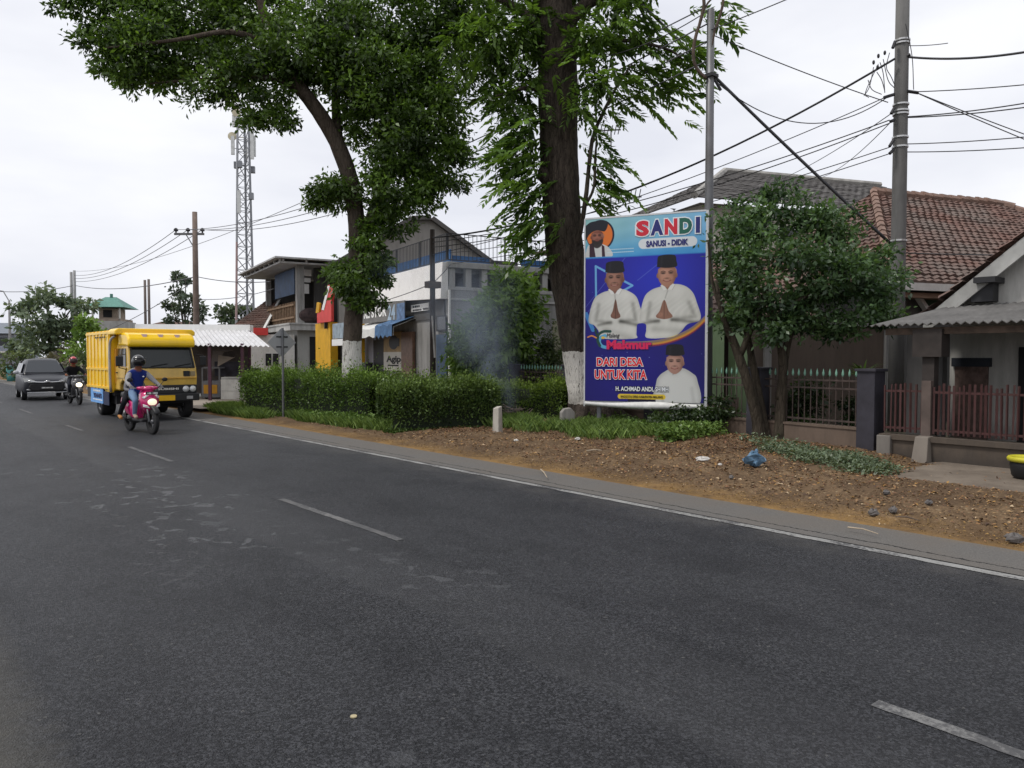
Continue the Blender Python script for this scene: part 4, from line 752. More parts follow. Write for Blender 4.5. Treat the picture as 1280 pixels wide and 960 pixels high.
mb = MB(); a, b, zt, zb = f.rect(1, 0, 311, 368, 418, 470); mb.box(a, 0, 0, b, 3, zt); mb.build('wall', WHITE, B); mb = MB(); f.pbox(mb, 1, -.01, 332, 339, 442, 457, .03); f.pbox(mb, 1, -.01, 341, 348, 442, 457, .03); mb.build('window', DARK, B); mb = MB(); f.pbox(mb, 1, -.02, 316, 334, 410, 419, .3); mb.build('red_gutter', REDS, B)
# ------------------------------------------------------------------ roadside stall
f = FR(300, 27, -34); B = f.thing('food_stall', 'open roadside stall under a white corrugated awning right of the truck', 'stall')
L_ = [f.loc(W(*a)) for a in ((176, 431, 27.5), (337, 433, 26.8), (313, 413, 30.5), (170, 412, 31))]
mb = MB(); corrug(mb, *L_, 26, .03); mb.build('awning', mat('white_sheet_metal', (.60, .60, .61), .45, .1, var=.1, dirt=(.3, .28, .26), dirt_amt=.4), B, solid=.008)
mb = MB(); mb.hexa([L_[3]-[0, .1, .05], L_[2]-[0, .1, .05], L_[2]+[0, .5, -.05], L_[3]+[0, .5, -.05]], [L_[3]+[0, -.1, .22], L_[2]+[0, -.1, .22], L_[2]+[0, .5, .22], L_[3]+[0, .5, .22]]); mb.build('ridge_board', WHITE2, B)
PUR = mat('purple_post', (.085, .035, .06), .6)
for px, D in ((303, 27.2), (262, 27.3), (312, 30.2), (228, 30.4)):
    mb = MB(); p = f.loc(W(px, 446, D)); mb.box(p[0]-.05, p[1]-.05, .1, p[0]+.05, p[1]+.05, 2.15 if D < 29 else 2.7); mb.build('post', PUR, B)
pb = f.loc(W(225, 446, 31)); pe = f.loc(W(313, 446, 30.6)); mb = MB(); mb.bar((pb[0], pb[1], 1.3), (pe[0], pe[1], 1.3), .1, 2.5); mb.build('back_wall', mat('stall_wall', (.075, .062, .055), .85, var=.5, scale=1.5), B)
mb = MB(); a, c = f.loc(W(276, 446, 27)), f.loc(W(305, 446, 26.8))
for z, h in ((.62, .42), (.28, .30)): mb.bar((a[0], a[1], z+.06), (c[0], c[1], z+.06), .05, h)
mb.box(a[0], a[1], .9, c[0], c[1]+.9, .96); mb.build('counter', mat('grey_board', (.34, .34, .33), .6, dirt=(.15, .13, .12)), B)
mb = MB(); s0 = f.loc(W(268, 446, 29)); mb.box(s0[0], s0[1], .95, s0[0]+.9, s0[1]+.5, 1.5); mb.box(s0[0]+1, s0[1], .95, s0[0]+1.6, s0[1]+.5, 1.25); mb.build('cooking_box', mat('dark_goods', (.03, .03, .045), .6, var=.6, scale=4), B)
q0, q1, q2, q3 = [f.loc(W(*a)) for a in ((272, 458, 27.6), (294, 446, 27.9), (292, 447, 28.8), (273, 444, 28.8))]; mb = MB(); mb.add([q0, q1, q2, q3], [(0, 1, 2, 3)]); mb.build('cloth', mat('tan_cloth', (.40, .34, .28), .9), B, solid=.01)
q0, q1, q2, q3 = [f.loc(W(*a)) for a in ((262, 470, 29.5), (280, 440, 29.5), (292, 438, 29.6), (266, 438, 29.6))]; mb = MB(); mb.add([q0, q1, q2, q3], [(0, 1, 2, 3)]); mb.build('cloth', mat('grey_cloth', (.17, .15, .145), .9), B, solid=.01)
f = FR(263, 28.2, -32); B = f.thing('vendor_cart', 'small grey cart with two orange panels parked by the stall', 'cart'); CG = mat('cart_grey', (.16, .165, .18), .5)
mb = MB(); a, b, zt, zb = f.rect(1, 0, 252, 275, 476, 497); mb.box(a, 0, zb, b, .9, zt); mb.build('box', CG, B, bevel=.01)
for u, v in ((254.5, 262.5), (263.5, 271.5)): mb = MB(); f.pbox(mb, 1, -.003, u, v, 481, 492, .012); mb.build('orange_panel', mat('orange_panel', (.55, .27, .02), .5), B)
mb = MB()
for xx in (a, b-.05):
    for yy in (0, .85): mb.box(xx, yy, zt, xx+.05, yy+.05, zt+.45)
mb.box(a, 0, zt+.45, b, .9, zt+.5); mb.build('top_frame', CG, B)
for xx in (a+.08, b-.08):
    mb = MB(); mb.tube([(xx-.03, .45, .24), (xx+.03, .45, .24)], .2, 16); w_ = mb.build('wheel', DMET, B); mb = MB(); mb.tube([(xx-.035, .45, .24), (xx+.035, .45, .24)], .07, 10); mb.build('hub', WHITE2, w_)
# ------------------------------------------------------------------ red tiled house, right
f = FR(1060, 18.6, -20); B = f.thing('tiled_house', 'house with big weathered red tile roof behind the concrete pole', 'house')
ra, rb = f.hit(1092, 240, 1, 4.2), f.hit(1252, 258, 1, 4.2); zr = (ra[2]+rb[2])/2; ze = f.hit(1130, 352, 1, -.6)[2]; x0, x1 = ra[0]-4.2, rb[0]+4.2
mb = MB(); tiles(mb, (x0, -.6, ze), (x1, -.6, ze), (rb[0], 4.2, zr), (ra[0], 4.2, zr), 30, 52); tiles(mb, (x0, 9, ze), (x0, -.6, ze), (ra[0], 4.2, zr), (ra[0], 4.2, zr), 26, 40); tiles(mb, (x1, -.6, ze), (x1, 9, ze), (rb[0], 4.2, zr), (rb[0], 4.2, zr), 26, 40); tiles(mb, (x1, 9, ze), (x0, 9, ze), (ra[0], 4.2, zr), (rb[0], 4.2, zr), 12, 30)
mb.build('roof', TILER, B)
mb = MB()
for p, q2 in (((ra[0], 4.2, zr), (rb[0], 4.2, zr)), ((x0, -.6, ze), (ra[0], 4.2, zr)), ((x1, -.6, ze), (rb[0], 4.2, zr))):
    p, q2 = np.array(p), np.array(q2); n = int(np.linalg.norm(q2-p)/.38)
    for i in range(n): a_ = p+(q2-p)*i/n; b_ = p+(q2-p)*(i+1.08)/n; mb.tube([a_+[0, 0, .07+random.uniform(-.015, .015)], b_+[0, 0, .05]], [.135, .11], 7)
mb.build('ridge_tiles', tile_mat('ridge_tile', (.30, .20, .16), (.22, .14, .11), (.12, .10, .09), 3, .5), B)
mb = MB(); mb.box(x0+.5, 0, 0, x1-.5, 8.4, ze-.08); mb.build('wall', plaster('grey_house_wall', (.13, .127, .122), (.05, .05, .048), .6), B)
mb = MB(); mb.box(x0, -.66, ze-.2, x1, -.6, ze-.02); mb.build('fascia', WHITE, B); mb = MB(); mb.box(x0+.4, -.5, ze-.36, x1, -.02, ze-.24); mb.build('soffit_beam', mat('tan_beam', (.26, .17, .12), .8), B)
mb = MB(); f.pbox(mb, 1, -.01, 1155, 1200, 371, 392, .03); mb.build('green_panel', mat('green_panel', (.012, .05, .02), .6), B)
p0, p1 = f.hit(1146, 369, 1, -.3), f.hit(1164, 396, 1, -.05); mb = MB(); mb.bar(p0, p1, .12, .12); mb.build('brace', WHITE, B)
f = FR(985, 18.2, -22); B = f.thing('yard_wall', 'brown rough rendered yard wall behind the spear fence and bush tree', 'wall')
mb = MB(); b = f.hit(1122, 470, 1, 0)[0]; zt = f.hit(1050, 408, 1, 0)[2]; mb.box(-.9, 0, 0, b, .18, zt); mb.build('masonry', plaster('brown_render', (.125, .098, .08), (.06, .048, .04), .5, scale=2), B); mb = MB(); mb.box(-.95, -.04, zt, b+.03, .22, zt+.08); mb.build('coping', GREYP, B)
for px in (958, 1108): mb = MB(); x = f.hit(px, 446, 1, 0)[0]; mb.box(x-.09, -.07, 0, x+.09, 0, zt+.02); mb.build('pier', GREYP, B)
# ------------------------------------------------------------------ pale green house
f = FR(905, 21.5, -20); B = f.thing('green_house', 'pale green pillared house front behind the billboard post and bush tree', 'house'); GRN = mat('mint_paint', (.36, .50, .27), .6, var=.08, dirt=(.2, .26, .14), dirt_amt=.3)
x0, x1 = f.hit(800, 446, 1, 0)[0], f.hit(985, 446, 1, 0)[0]
mb = MB(); mb.box(x0, 0, 0, x1, 6, 2.9); mb.build('wall', plaster('olive_wall', (.20, .20, .15), (.08, .075, .06), .5), B)
for a, b in ((883, 897), (911, 926)): mb = MB(); f.pbox(mb, 1, -.9, a, b, 400, 530, .3, z0=0); mb.build('column', GRN, B)
mb = MB(); f.pbox(mb, 1, -.02, 896, 913, 418, 520, .05, z0=.05); d_ = mb.build('door', mat('brown_door', (.055, .03, .022), .5), B); mb = MB(); f.pbox(mb, 1, -.08, 898.5, 903.5, 428, 470, .012); f.pbox(mb, 1, -.08, 905.5, 910.5, 428, 470, .012); mb.build('door_panel', mat('brown_door_panel', (.035, .02, .015), .5), d_)
mb = MB(); f.pbox(mb, 1, -1.3, 884, 919, 497, 530, .15, z0=0); mb.build('terrace_wall', mat('pinkish_tile', (.28, .20, .17), .7), B)
mb = MB(); tiles(mb, (x0-.5, -1.4, 2.75), (x1+.3, -1.4, 2.75), (x1-1, 3, 4.9), (x0+1, 3, 4.9), 14, 34); mb.build('roof', TILER, B)
# ------------------------------------------------------------------ tall grey roofed house
f = FR(905, 35, -21); B = f.thing('tall_house', 'two storey house with long dark grey tile roof behind the billboard', 'house')
ra, rb = f.hit(906, 213, 1, 4), f.hit(1100, 234, 1, 4); zr = (ra[2]+rb[2])/2; el = f.hit(782, 275, 1, -.8); ze = f.hit(1000, 256, 1, -.8)[2]
mb = MB(); x1 = rb[0]+4; tiles(mb, (ra[0]-4.8, -.8, ze), (x1, -.8, ze), (rb[0], 4, zr), (ra[0], 4, zr), 20, 44, .03, .008); tiles(mb, (ra[0]-4.8, 9, ze), (ra[0]-4.8, -.8, ze), (ra[0], 4, zr), (ra[0], 4, zr), 18, 30, .03, .008); tiles(mb, (x1, -.8, ze), (x1, 9, ze), (rb[0], 4, zr), (rb[0], 4, zr), 18, 30, .03, .008); mb.build('roof', TILEG, B)
mb = MB()
for p, q2 in (((ra[0], 4, zr), (rb[0], 4, zr)), ((ra[0]-4.8, -.8, ze), (ra[0], 4, zr))): mb.tube([np.array(p)+[0, 0, .06], np.array(q2)+[0, 0, .06]], .16, 7)
mb.build('ridge_tiles', mat('ridge_grey', (.30, .29, .27), .9, var=.3), B); mb = MB(); mb.box(ra[0]-4, 0, 0, x1-.8, 8, ze-.05); mb.build('wall', plaster('cream_wall', (.46, .43, .37), (.2, .18, .15), .55), B)
for px in (985, 1020): mb = MB(); c = f.hit(px, 300, 1, 0); mb.box(c[0]-.6, -.06, ze-2.2, c[0]+.6, -.0, ze-.9); w_ = mb.build('window', WHITE, B); mb = MB(); mb.box(c[0]-.5, -.075, ze-2.1, c[0]+.5, -.062, ze-1.0); mb.build('pane', GLASSD, w_)
# side roof seen left of the billboard post
mb = MB(); e = [f.hit(782, 272, 1, 6)[0], ra[0]-2]; tiles(mb, (e[0]-.5, 2.2, ze-1.0), (e[1], 2.2, ze-1.0), (e[1], 6, ze+.9), (e[0]+3, 6, ze+.9), 10, 18, .03, .008); mb.build('side_roof', TILEG, B)
mb = MB(); mb.box(e[0], 2.6, 0, e[1], 6, ze-1.1); mb.build('side_wing', GREYP, B)
# ------------------------------------------------------------------ white house with porch, far right
p = np.array([15.5, 5.74, 0]); ry = R(-90)
B = thing('porch_house', 'old white gabled house with corrugated porch roof at the right edge', 'house', p, 0)
# local x = away from road, y along the road (negative = toward camera right)
zt = 2.7; mb = MB(); fn = lambda a, b, t: (t, a, b); gy = -4.2; gz = 2.62+4.2*.83
mb.prism([(0, 0), (0, 2.62), (gy, gz), (gy*2, 2.62), (gy*2, 0)], fn, 0, .18); mb.box(.18, -.18, 0, 9, 0, 2.6); mb.box(.18, gy*2, 0, 9, gy*2+.18, 2.6); mb.build('wall', plaster('old_whitewash', (.54, .53, .50), (.17, .155, .14), .6, low=.8), B)
mb = MB()
for sgn, ye in ((1, .35), (-1, gy*2-.35)):
    a0 = np.array([-.35, ye, 2.62-.35*.83]); a1 = np.array([-.35, gy, gz]); mb.hexa([a0-[0, 0, .24], a1-[0, 0, .24], a1+[.06, 0, -.24], a0+[.06, 0, -.24]], [a0+[0, 0, .06], a1+[0, 0, .06], a1+[.06, 0, .06], a0+[.06, 0, .06]])
mb.build('barge_board', mat('grey_barge', (.40, .40, .385), .6, dirt=(.2, .19, .18)), B)
mb = MB(); tiles(mb, (-.4, .45, 2.42), (9.3, .45, 2.42), (9.3, gy, gz+.12), (-.4, gy, gz+.12), 24, 40); tiles(mb, (9.3, gy*2-.45, 2.42), (-.4, gy*2-.45, 2.42), (-.4, gy, gz+.12), (9.3, gy, gz+.12), 24, 40); mb.build('roof', TILER, B)
zp0, zp1 = 2.2, 2.62; mb = MB(); corrug(mb, (-2.62, gy*2, zp0), (-2.62, .28, zp0), (-.02, .0, zp1), (-.02, gy*2, zp1), 70, .022); mb.build('porch_roof', mat('weathered_asbestos', (.155, .15, .145), .9, var=.3, scale=1.5, dirt=(.06, .058, .055), dirt_amt=.6), B, solid=.012)
mb = MB(); mb.box(-2.45, gy*2, zp0-.16, -2.36, .1, zp0-.05); mb.box(-.3, gy*2, zp1-.2, -.2, .0, zp1-.1); mb.build('porch_beam', WOOD, B)
def onb(px, x): return onx(px, 15.5+x)-5.74
mb = MB(); y0, y1 = onb(1236, 0), onb(1195, 0); mb.box(-.05, y0, 0, .0, y1, 1.55); d_ = mb.build('door', mat('old_plank_door', (.15, .10, .085), .8, var=.5, scale=9, dirt=(.05, .035, .03)), B)
mb = MB(); mb.box(-.09, y0-.05, 1.5, .0, y1+.05, 1.66); mb.build('door_lintel', mat('blue_black_lintel', (.02, .025, .035), .7), d_)
mb = MB(); y0, y1 = onb(1310, 0), onb(1274, 0); mb.box(-.05, y0, 0, .0, y1, 1.85); mb.build('doorway', DARK, B)
mb = MB(); y0, y1 = onb(1245, -.35), onb(1218, -.35); mb.box(-.5, y0, 2.98, -.02, y1, 3.08); mb.box(-.3, y1-.25, 2.66, -.02, y1+.1, 2.98); mb.build('gable_ledge', DMET, B)
mb = MB(); y = onx(1163, 13.12)-5.74; x = 13.12-15.5; mb.box(x-.09, y-.09, 0, x+.09, y+.09, 2.1); mb.box(x-.16, y-.22, 1.68, x+.16, y+.22, 2.12); mb.build('porch_post', mat('dark_post', (.035, .028, .025), .8, var=.4), B)
mb = MB(); y = onx(1178, 14.4)-5.74; mb.box(14.4-15.5, y, 0, 14.6-15.5, y+.6, 2.2); mb.build('porch_pier', DARKP, B)
# ------------------------------------------------------------------ far buildings
f = FR(139, 78, -30); B = f.thing('watch_house', 'far square tower house with green hipped roof behind the truck', 'building'); zf = lambda py: ZP(py, 78); k = 78/960
e = [(-22*k, -2, zf(385)), (23*k, -2, zf(385)), (23*k, 3, zf(385)), (-22*k, 3, zf(385))]; r_ = [(-7*k, .4, zf(371)), (6*k, .4, zf(371))]
mb = MB(); mb.add(e+r_, [(0, 1, 5, 4), (1, 2, 5), (2, 3, 4, 5), (3, 0, 4), (0, 3, 2, 1)]); mb.build('roof', mat('green_roof', (.085, .22, .18), .6, var=.2), B); mb = MB(); mb.tube([(0, .4, zf(371)), (0, .4, zf(367))], .15, 6); mb.build('finial', mat('green_finial', (.085, .22, .18), .6), B)
mb = MB(); mb.box(-17*k, -1.4, zf(402), 17*k, 2.5, zf(399)); mb.box(-10*k, -.8, zf(399), 10*k, 2, zf(386)); mb.build('upper_room', mat('tan_wall', (.30, .24, .19), .8), B)
for xx in (-16, 15): mb = MB(); mb.box(xx*k, -1.4, zf(402), (xx+1.5)*k, -1.2, zf(386)); mb.build('post', WHITE, B)
mb = MB(); mb.box(-18*k, -1.6, 0, 19*k, 3, zf(402)); mb.build('wall', GREYL, B); mb = MB(); mb.box(-5*k, -.86, zf(397), 5*k, -.82, zf(388)); mb.build('window', DARK, B)
f = FR(203, 62, -35); B = f.thing('tiled_house', 'far low house with dull brown hipped roof behind the truck cab', 'house'); k = 62/960; zf = lambda py: ZP(py, 62)
e = [(-34*k, -1, zf(413)), (36*k, -1, zf(413)), (36*k, 7, zf(413)), (-34*k, 7, zf(413))]; r_ = [(-17*k, 3, zf(400)), (22*k, 3, zf(400))]; mb = MB(); mb.add(e+r_, [(0, 1, 5, 4), (1, 2, 5), (2, 3, 4, 5), (3, 0, 4), (0, 3, 2, 1)]); mb.build('roof', tile_mat('far_brown_tile', (.16, .10, .085), (.13, .08, .07), (.10, .08, .07), 2), B); mb = MB(); mb.box(-32*k, 0, 0, 34*k, 6, zf(413)); mb.build('wall', WHITE, B)
f = FR(12, 88, -25); B = f.thing('grey_house', 'far bluish grey two storey house at the left edge', 'house'); k = 88/960; zf = lambda py: ZP(py, 88)
mb = MB(); mb.box(-40*k, 0, 0, 6*k, 8, zf(418)); mb.build('wall', mat('blue_grey_wall', (.27, .29, .33), .8), B); mb = MB(); mb.add([(-42*k, -.8, zf(417)), (8*k, -.8, zf(417)), (4*k, 4, zf(402)), (-38*k, 4, zf(402)), (8*k, 8.8, zf(417)), (-42*k, 8.8, zf(417))], [(0, 1, 2, 3), (1, 4, 2), (4, 5, 3, 2), (5, 0, 3), (0, 5, 4, 1)]); mb.build('roof', mat('slate_roof', (.17, .19, .22), .8), B)
mb = MB(); mb.box(-12*k, -.04, zf(432), -2*k, .0, zf(422)); mb.box(-30*k, -.04, zf(432), -18*k, .0, zf(422)); mb.build('window', GLASSD, B); mb = MB(); mb.box(-38*k, -1.2, zf(441), 6*k, 0, zf(439)); mb.build('canopy', WHITE, B)
# ------------------------------------------------------------------ telecom tower
p = W(308, 446, 70); p[2] = 0; T_ = thing('telecom_tower', 'slender three legged lattice telecom tower with antennas above the rooftops', 'tower', p, R(-30)); ht = ZP(146, 70)
WR = NT('red_white_steel'); z = WR.sep()[2]; WR.col(WR.mix(WR.math('MULTIPLY', WR.math('GREATER_THAN', z, 5.), WR.math('LESS_THAN', z, 12.)), (.33, .34, .36), (.36, .25, .24))); WR.set(Roughness=.5, Metallic=.2); STL = mat('tower_steel', (.22, .23, .25), .5, .2)
leg = lambda i, z: np.array([math.cos(R(90+120*i))*(.98-.45*z/ht), math.sin(R(90+120*i))*(.98-.45*z/ht), z])
for i in range(3): mb = MB(); mb.tube([leg(i, 0), leg(i, ht)], .10, 6); mb.build('leg', WR.mat if i == 1 else STL, T_)
for i in range(3):
    mb = MB(); n = 22
    for j in range(n):
        z0, z1 = ht*j/n, ht*(j+1)/n; a, b = (i, (i+1) % 3) if j % 2 else ((i+1) % 3, i); mb.bar(leg(a, z0), leg(b, z1), .055); mb.bar(leg(a, z1), leg(b, z1), .04)
    mb.build('bracing', STL, T_)
PAN = mat('antenna_panel', (.62, .63, .62), .5)
for a, z0, z1, r in ((200, 195, 172, .95), (330, 200, 165, .9), (345, 196, 170, .95), (90, 200, 170, .9), (190, 160, 145, .8), (240, 268, 240, .75)):
    d = np.array([math.cos(R(a)), math.sin(R(a)), 0])*r; mb = MB(); mb.box(d[0]-.15, d[1]-.09, ZP(z0, 70), d[0]+.15, d[1]+.09, ZP(z1, 70)); mb.bar((0, 0, ZP(z0-8, 70)), (d[0], d[1], ZP(z0-8, 70)), .06); mb.build('antenna', PAN, T_)
for a, z, r in ((195, 142, .6), (185, 172, .95)):
    d = np.array([math.cos(R(a)), math.sin(R(a)), 0])*r; M_ = Matrix.Translation((d[0], d[1], ZP(z, 70))) @ Matrix.Rotation(R(90), 4, 'X'); mb = MB(); mb.lathe([(0, -.1), (.22, -.07), (.36, .05), (.38, .2), (0, .22)], 14, M_); mb.bar((0, 0, ZP(z, 70)), (d[0], d[1], ZP(z, 70)), .06); mb.build('dish', mat('cream_dish', (.55, .50, .36), .5), T_)
mb = MB()
for i, (a, z) in enumerate(((20, 215), (160, 210), (250, 212), (330, 250))): d = np.array([math.cos(R(a)), math.sin(R(a)), 0])*.75; mb.box(d[0]-.2, d[1]-.2, ZP(z, 70), d[0]+.2, d[1]+.2, ZP(z-8, 70)); mb.bar((0, 0, ZP(z-4, 70)), (d[0], d[1], ZP(z-4, 70)), .06)
mb.build('radio_unit', STL, T_); mb = MB(); mb.tube([(0.3, 0, ht-.3), (.3, 0, ZP(132, 70))], .03, 5); mb.build('lightning_rod', STL, T_)
# ------------------------------------------------------------------ billboard
pl, pr = W(732, 446, 16.7), W(881.5, 446, 15.72); pl[2] = pr[2] = 0; bw = float(np.linalg.norm(pr-pl)); by = math.atan2(pr[1]-pl[1], pr[0]-pl[0])
B = thing('billboard', 'tall blue campaign billboard with portraits, right of the massive tree trunk', 'billboard', pl, by)
zb, zt = .66, 4.63; bh = zt-zb
def poly_sdf(X, Y, pts):
    p = np.array(pts, float); d = np.full(X.shape, 1e9); s = np.ones(X.shape)
    for i in range(len(p)):
        a, b = p[i], p[i-1]; ex, ey = b[0]-a[0], b[1]-a[1]; wx, wy = X-a[0], Y-a[1]; t = np.clip((wx*ex+wy*ey)/(ex*ex+ey*ey+1e-9), 0, 1)
        d = np.minimum(d, (wx-ex*t)**2+(wy-ey*t)**2); c1 = Y >= a[1]; c2 = Y < b[1]; c3 = ex*wy > ey*wx
        s = np.where((c1 & c2 & c3) | (~c1 & ~c2 & ~c3), -s, s)
    return s*np.sqrt(d)
def line_sdf(X, Y, pts):
    p = np.array(pts, float); d = np.full(X.shape, 1e9)
    for a, b in zip(p[:-1], p[1:]):
        e_ = b-a; t = np.clip(((X-a[0])*e_[0]+(Y-a[1])*e_[1])/(e_@e_+1e-9), 0, 1); d = np.minimum(d, np.hypot(X-a[0]-e_[0]*t, Y-a[1]-e_[1]*t))
    return d
def poster():
    nx, ny = 380, 600; X, Y = np.meshgrid(np.linspace(100, 612, nx), np.linspace(57, 852, ny)); AA = 1.3
    C = np.zeros((ny, nx, 3)); s8 = lambda r, g, b: np.array([r, g, b], float)
    def put(sdf, c, al=1., soft=AA):
        nonlocal C
        a = (np.clip(.5-sdf/soft, 0, 1)*al)[..., None]; C = C*(1-a)+np.asarray(c, float)*a
    ell = lambda cx, cy, rx, ry, rot=0.: (np.hypot(((X-cx)*math.cos(rot)+(Y-cy)*math.sin(rot))/rx, (-(X-cx)*math.sin(rot)+(Y-cy)*math.cos(rot))/ry)-1)*min(rx, ry)
    poly = lambda pts, n=60: poly_sdf(X, Y, spline(pts+[pts[0]], n)[:-1]) if n else poly_sdf(X, Y, pts)
    g = lambda cx, cy, rx, ry: np.exp(-(((X-cx)/rx)**2+((Y-cy)/ry)**2))
    # blue field
    C[:] = s8(34, 30, 148); C += g(430, 330, 190, 180)[..., None]*s8(6, 22, 44); C -= g(110, 560, 120, 200)[..., None]*s8(6, 8, 22)
    lower = s8(22, 17, 100); swoosh = [(100, 570), (150, 583), (230, 596), (300, 599), (370, 598), (440, 590), (510, 568), (565, 538), (612, 496)]
    sw = spline(swoosh, 40); yb = np.interp(X[0], [q[0] for q in sw], [q[1] for q in sw])[None, :]
    put(yb-Y, lower); C = np.where((Y > yb)[..., None], C+g(300, 700, 260, 200)[..., None]*s8(6, 6, 26), C)
    for (a, b) in (((102, 440), (275, 232)), ((104, 470), (190, 372)), ((330, 330), (420, 262))): put(line_sdf(X, Y, [a, b])-1.2, s8(120, 140, 215), .6)
    put(line_sdf(X, Y, [(146, 262), (150, 470)])-4.5, s8(110, 175, 228)); put(line_sdf(X, Y, [(146, 262), (308, 352), (262, 376)])-4.5, s8(110, 175, 228)); put(line_sdf(X, Y, [(104, 470), (135, 540)])-9, s8(70, 150, 215), .9)
    for i in range(26): put(ell(rng.uniform(105, 608), rng.uniform(236, 840), *([rng.uniform(.8, 2.2)]*2)), s8(150, 170, 225), .8)
    # top band
    t = np.clip((Y-57)/172, 0, 1)[..., None]; u = np.clip((X-100)/512, 0, 1)[..., None]; band = s8(150, 200, 200)*(1-u)+s8(128, 186, 226)*u; band = band*(1-t**2.2)+s8(62, 150, 215)*t**2.2
    band = band+(np.sin((X+Y*1.4)/23)*np.sin(X/41-Y/17)*5)[..., None]; a = np.clip(.5-(Y-226)/AA, 0, 1)[..., None]; C = C*(1-a)+band*a
    put(np.abs(Y-227)-2, s8(52, 120, 200))
    m = np.clip(.5-(Y-222)/AA, 0, 1); sv = C.copy()
    put(ell(166, 128, 62, 66), s8(25, 28, 50)); put(ell(163, 128, 57, 61), s8(226, 120, 48)); put(poly([(100, 205), (112, 172), (140, 158), (170, 165), (205, 185), (215, 224), (100, 224)]), s8(205, 208, 208))
    put(poly([(118, 165), (135, 158), (146, 224), (118, 224)], 0), s8(58, 34, 48)); put(poly([(172, 168), (184, 178), (188, 224), (174, 224)], 0), s8(58, 34, 48))
    def face(cx, cy, rx, ry, base, smile=1., old=0.):
        nonlocal C
        put(ell(cx-rx*1.0, cy+ry*.05, rx*.16, ry*.22), base*.8); put(ell(cx+rx*1.0, cy+ry*.05, rx*.16, ry*.22), base*.78)
        put(poly([(cx-rx*.98, cy-ry*.5), (cx-rx, cy+ry*.1), (cx-rx*.72, cy+ry*.68), (cx, cy+ry*1.02), (cx+rx*.72, cy+ry*.68), (cx+rx, cy+ry*.1), (cx+rx*.98, cy-ry*.5), (cx, cy-ry*.9)]), base)
        fm = (ell(cx, cy, rx, ry*1.02) < 0)[..., None]; sh = g(cx-rx*.25, cy-ry*.2, rx*.7, ry*.7)*26-g(cx+rx*.95, cy+ry*.3, rx*.4, ry)*34-g(cx-rx*1.0, cy+ry*.4, rx*.3, ry*.8)*22-g(cx, cy-ry*.62, rx, ry*.16)*30
        C = np.where(fm, C+sh[..., None]*s8(1, .92, .85), C)
        for sg in (-1, 1):
            ex = cx+sg*rx*.42; put(ell(ex, cy-ry*.17, rx*.30, ry*.13), base*.72, .7, 4); put(ell(ex, cy-ry*.15, rx*.19, ry*.05), base*.25, .95, 2); put(line_sdf(X, Y, [(ex-rx*.24, cy-ry*.27), (ex, cy-ry*.33), (ex+rx*.24, cy-ry*.27)])-1.3, base*.32, .85, 2.2); put(ell(cx+sg*rx*.45, cy+ry*.25, rx*.26, ry*.17), base*1.14, .45, 7)
            put(line_sdf(X, Y, [(cx+sg*rx*.3, cy+ry*.26), (cx+sg*rx*.5, cy+ry*.5)])-.8, base*.66, .5+old*.3, 3)
        put(ell(cx+rx*.05, cy+ry*.12, rx*.15, ry*.30), base*1.1, .6, 5); put(ell(cx, cy+ry*.29, rx*.21, ry*.05), base*.55, .8, 3)
        put(line_sdf(X, Y, [(cx-rx*.36, cy+ry*.48), (cx, cy+ry*(.48+.09*smile)), (cx+rx*.36, cy+ry*.48)])-2.0, s8(120, 52, 46), .9, 2.2); put(line_sdf(X, Y, [(cx-rx*.26, cy+ry*.495), (cx, cy+ry*(.48+.06*smile)), (cx+rx*.26, cy+ry*.495)])-.9, s8(222, 205, 195), .7*smile, 1.6)
    def cap(cx, top, bot, w0, w1):
        put(poly([(cx-w1, bot), (cx-w1*.97, (top+bot)/2), (cx-w0, top+4), (cx-w0*.4, top-2), (cx+w0*.5, top-2), (cx+w0, top+4), (cx+w1*.97, (top+bot)/2), (cx+w1, bot), (cx, bot+5)]), s8(22, 22, 30)); put(line_sdf(X, Y, [(cx-w1*.5, top+8), (cx-w1*.55, bot-4)])-4, s8(48, 48, 60), .5, 8)
    sk1, sk2, sk3 = s8(142, 100, 84), s8(170, 124, 104), s8(168, 128, 114)
    face(152, 135, 26, 33, s8(140, 86, 70), .3); put(poly([(128, 146), (152, 152), (178, 146), (172, 172), (152, 184), (132, 172)]), s8(38, 30, 32), .92, 4); put(ell(152, 152, 9, 2.2), s8(120, 60, 55), .9)
    put(poly([(100, 84), (128, 68), (185, 66), (200, 80), (186, 112), (150, 106), (118, 122), (98, 150)]), s8(26, 30, 40)); put(poly([(168, 120), (186, 128), (180, 140), (170, 134)]), s8(165, 120, 108), .5, 3)
    for yy in (193, 206):
        for x0 in range(198, 312, 9): put(line_sdf(X, Y, [(x0, yy), (x0+5.5, yy)])-2, s8(205, 225, 232), .8)
    C = C*m[..., None]+sv*(1-m[..., None])
    put(np.hypot(np.maximum(np.abs(X-455)-101, 0), Y-177)-21, s8(222, 228, 232))
    # two men in white shirts
    def man(shirt, face_a, cap_a, neck, col, hands, folds, sk, old):
        nonlocal C
        put(poly(neck, 0), sk*.82); put(poly(shirt, 90), s8(214, 214, 208)); fm = np.clip(.5-poly(shirt, 90)/AA, 0, 1)
        sh = np.zeros(X.shape)
        for f_, wd, am in folds: sh -= am*np.exp(-(line_sdf(X, Y, f_)/wd)**2)
        sh += 5*np.sin(X/17+Y/29)*np.sin(Y/21-X/37); sh -= 13*np.exp(-((-poly(shirt, 90))/7)**2); sh -= 9*np.abs(np.sin(X/9.3+Y/14+np.sin(Y/23)*2))*np.exp(-((Y-470)/60)**2); C = np.clip(C+(sh*fm)[..., None], 0, 255)
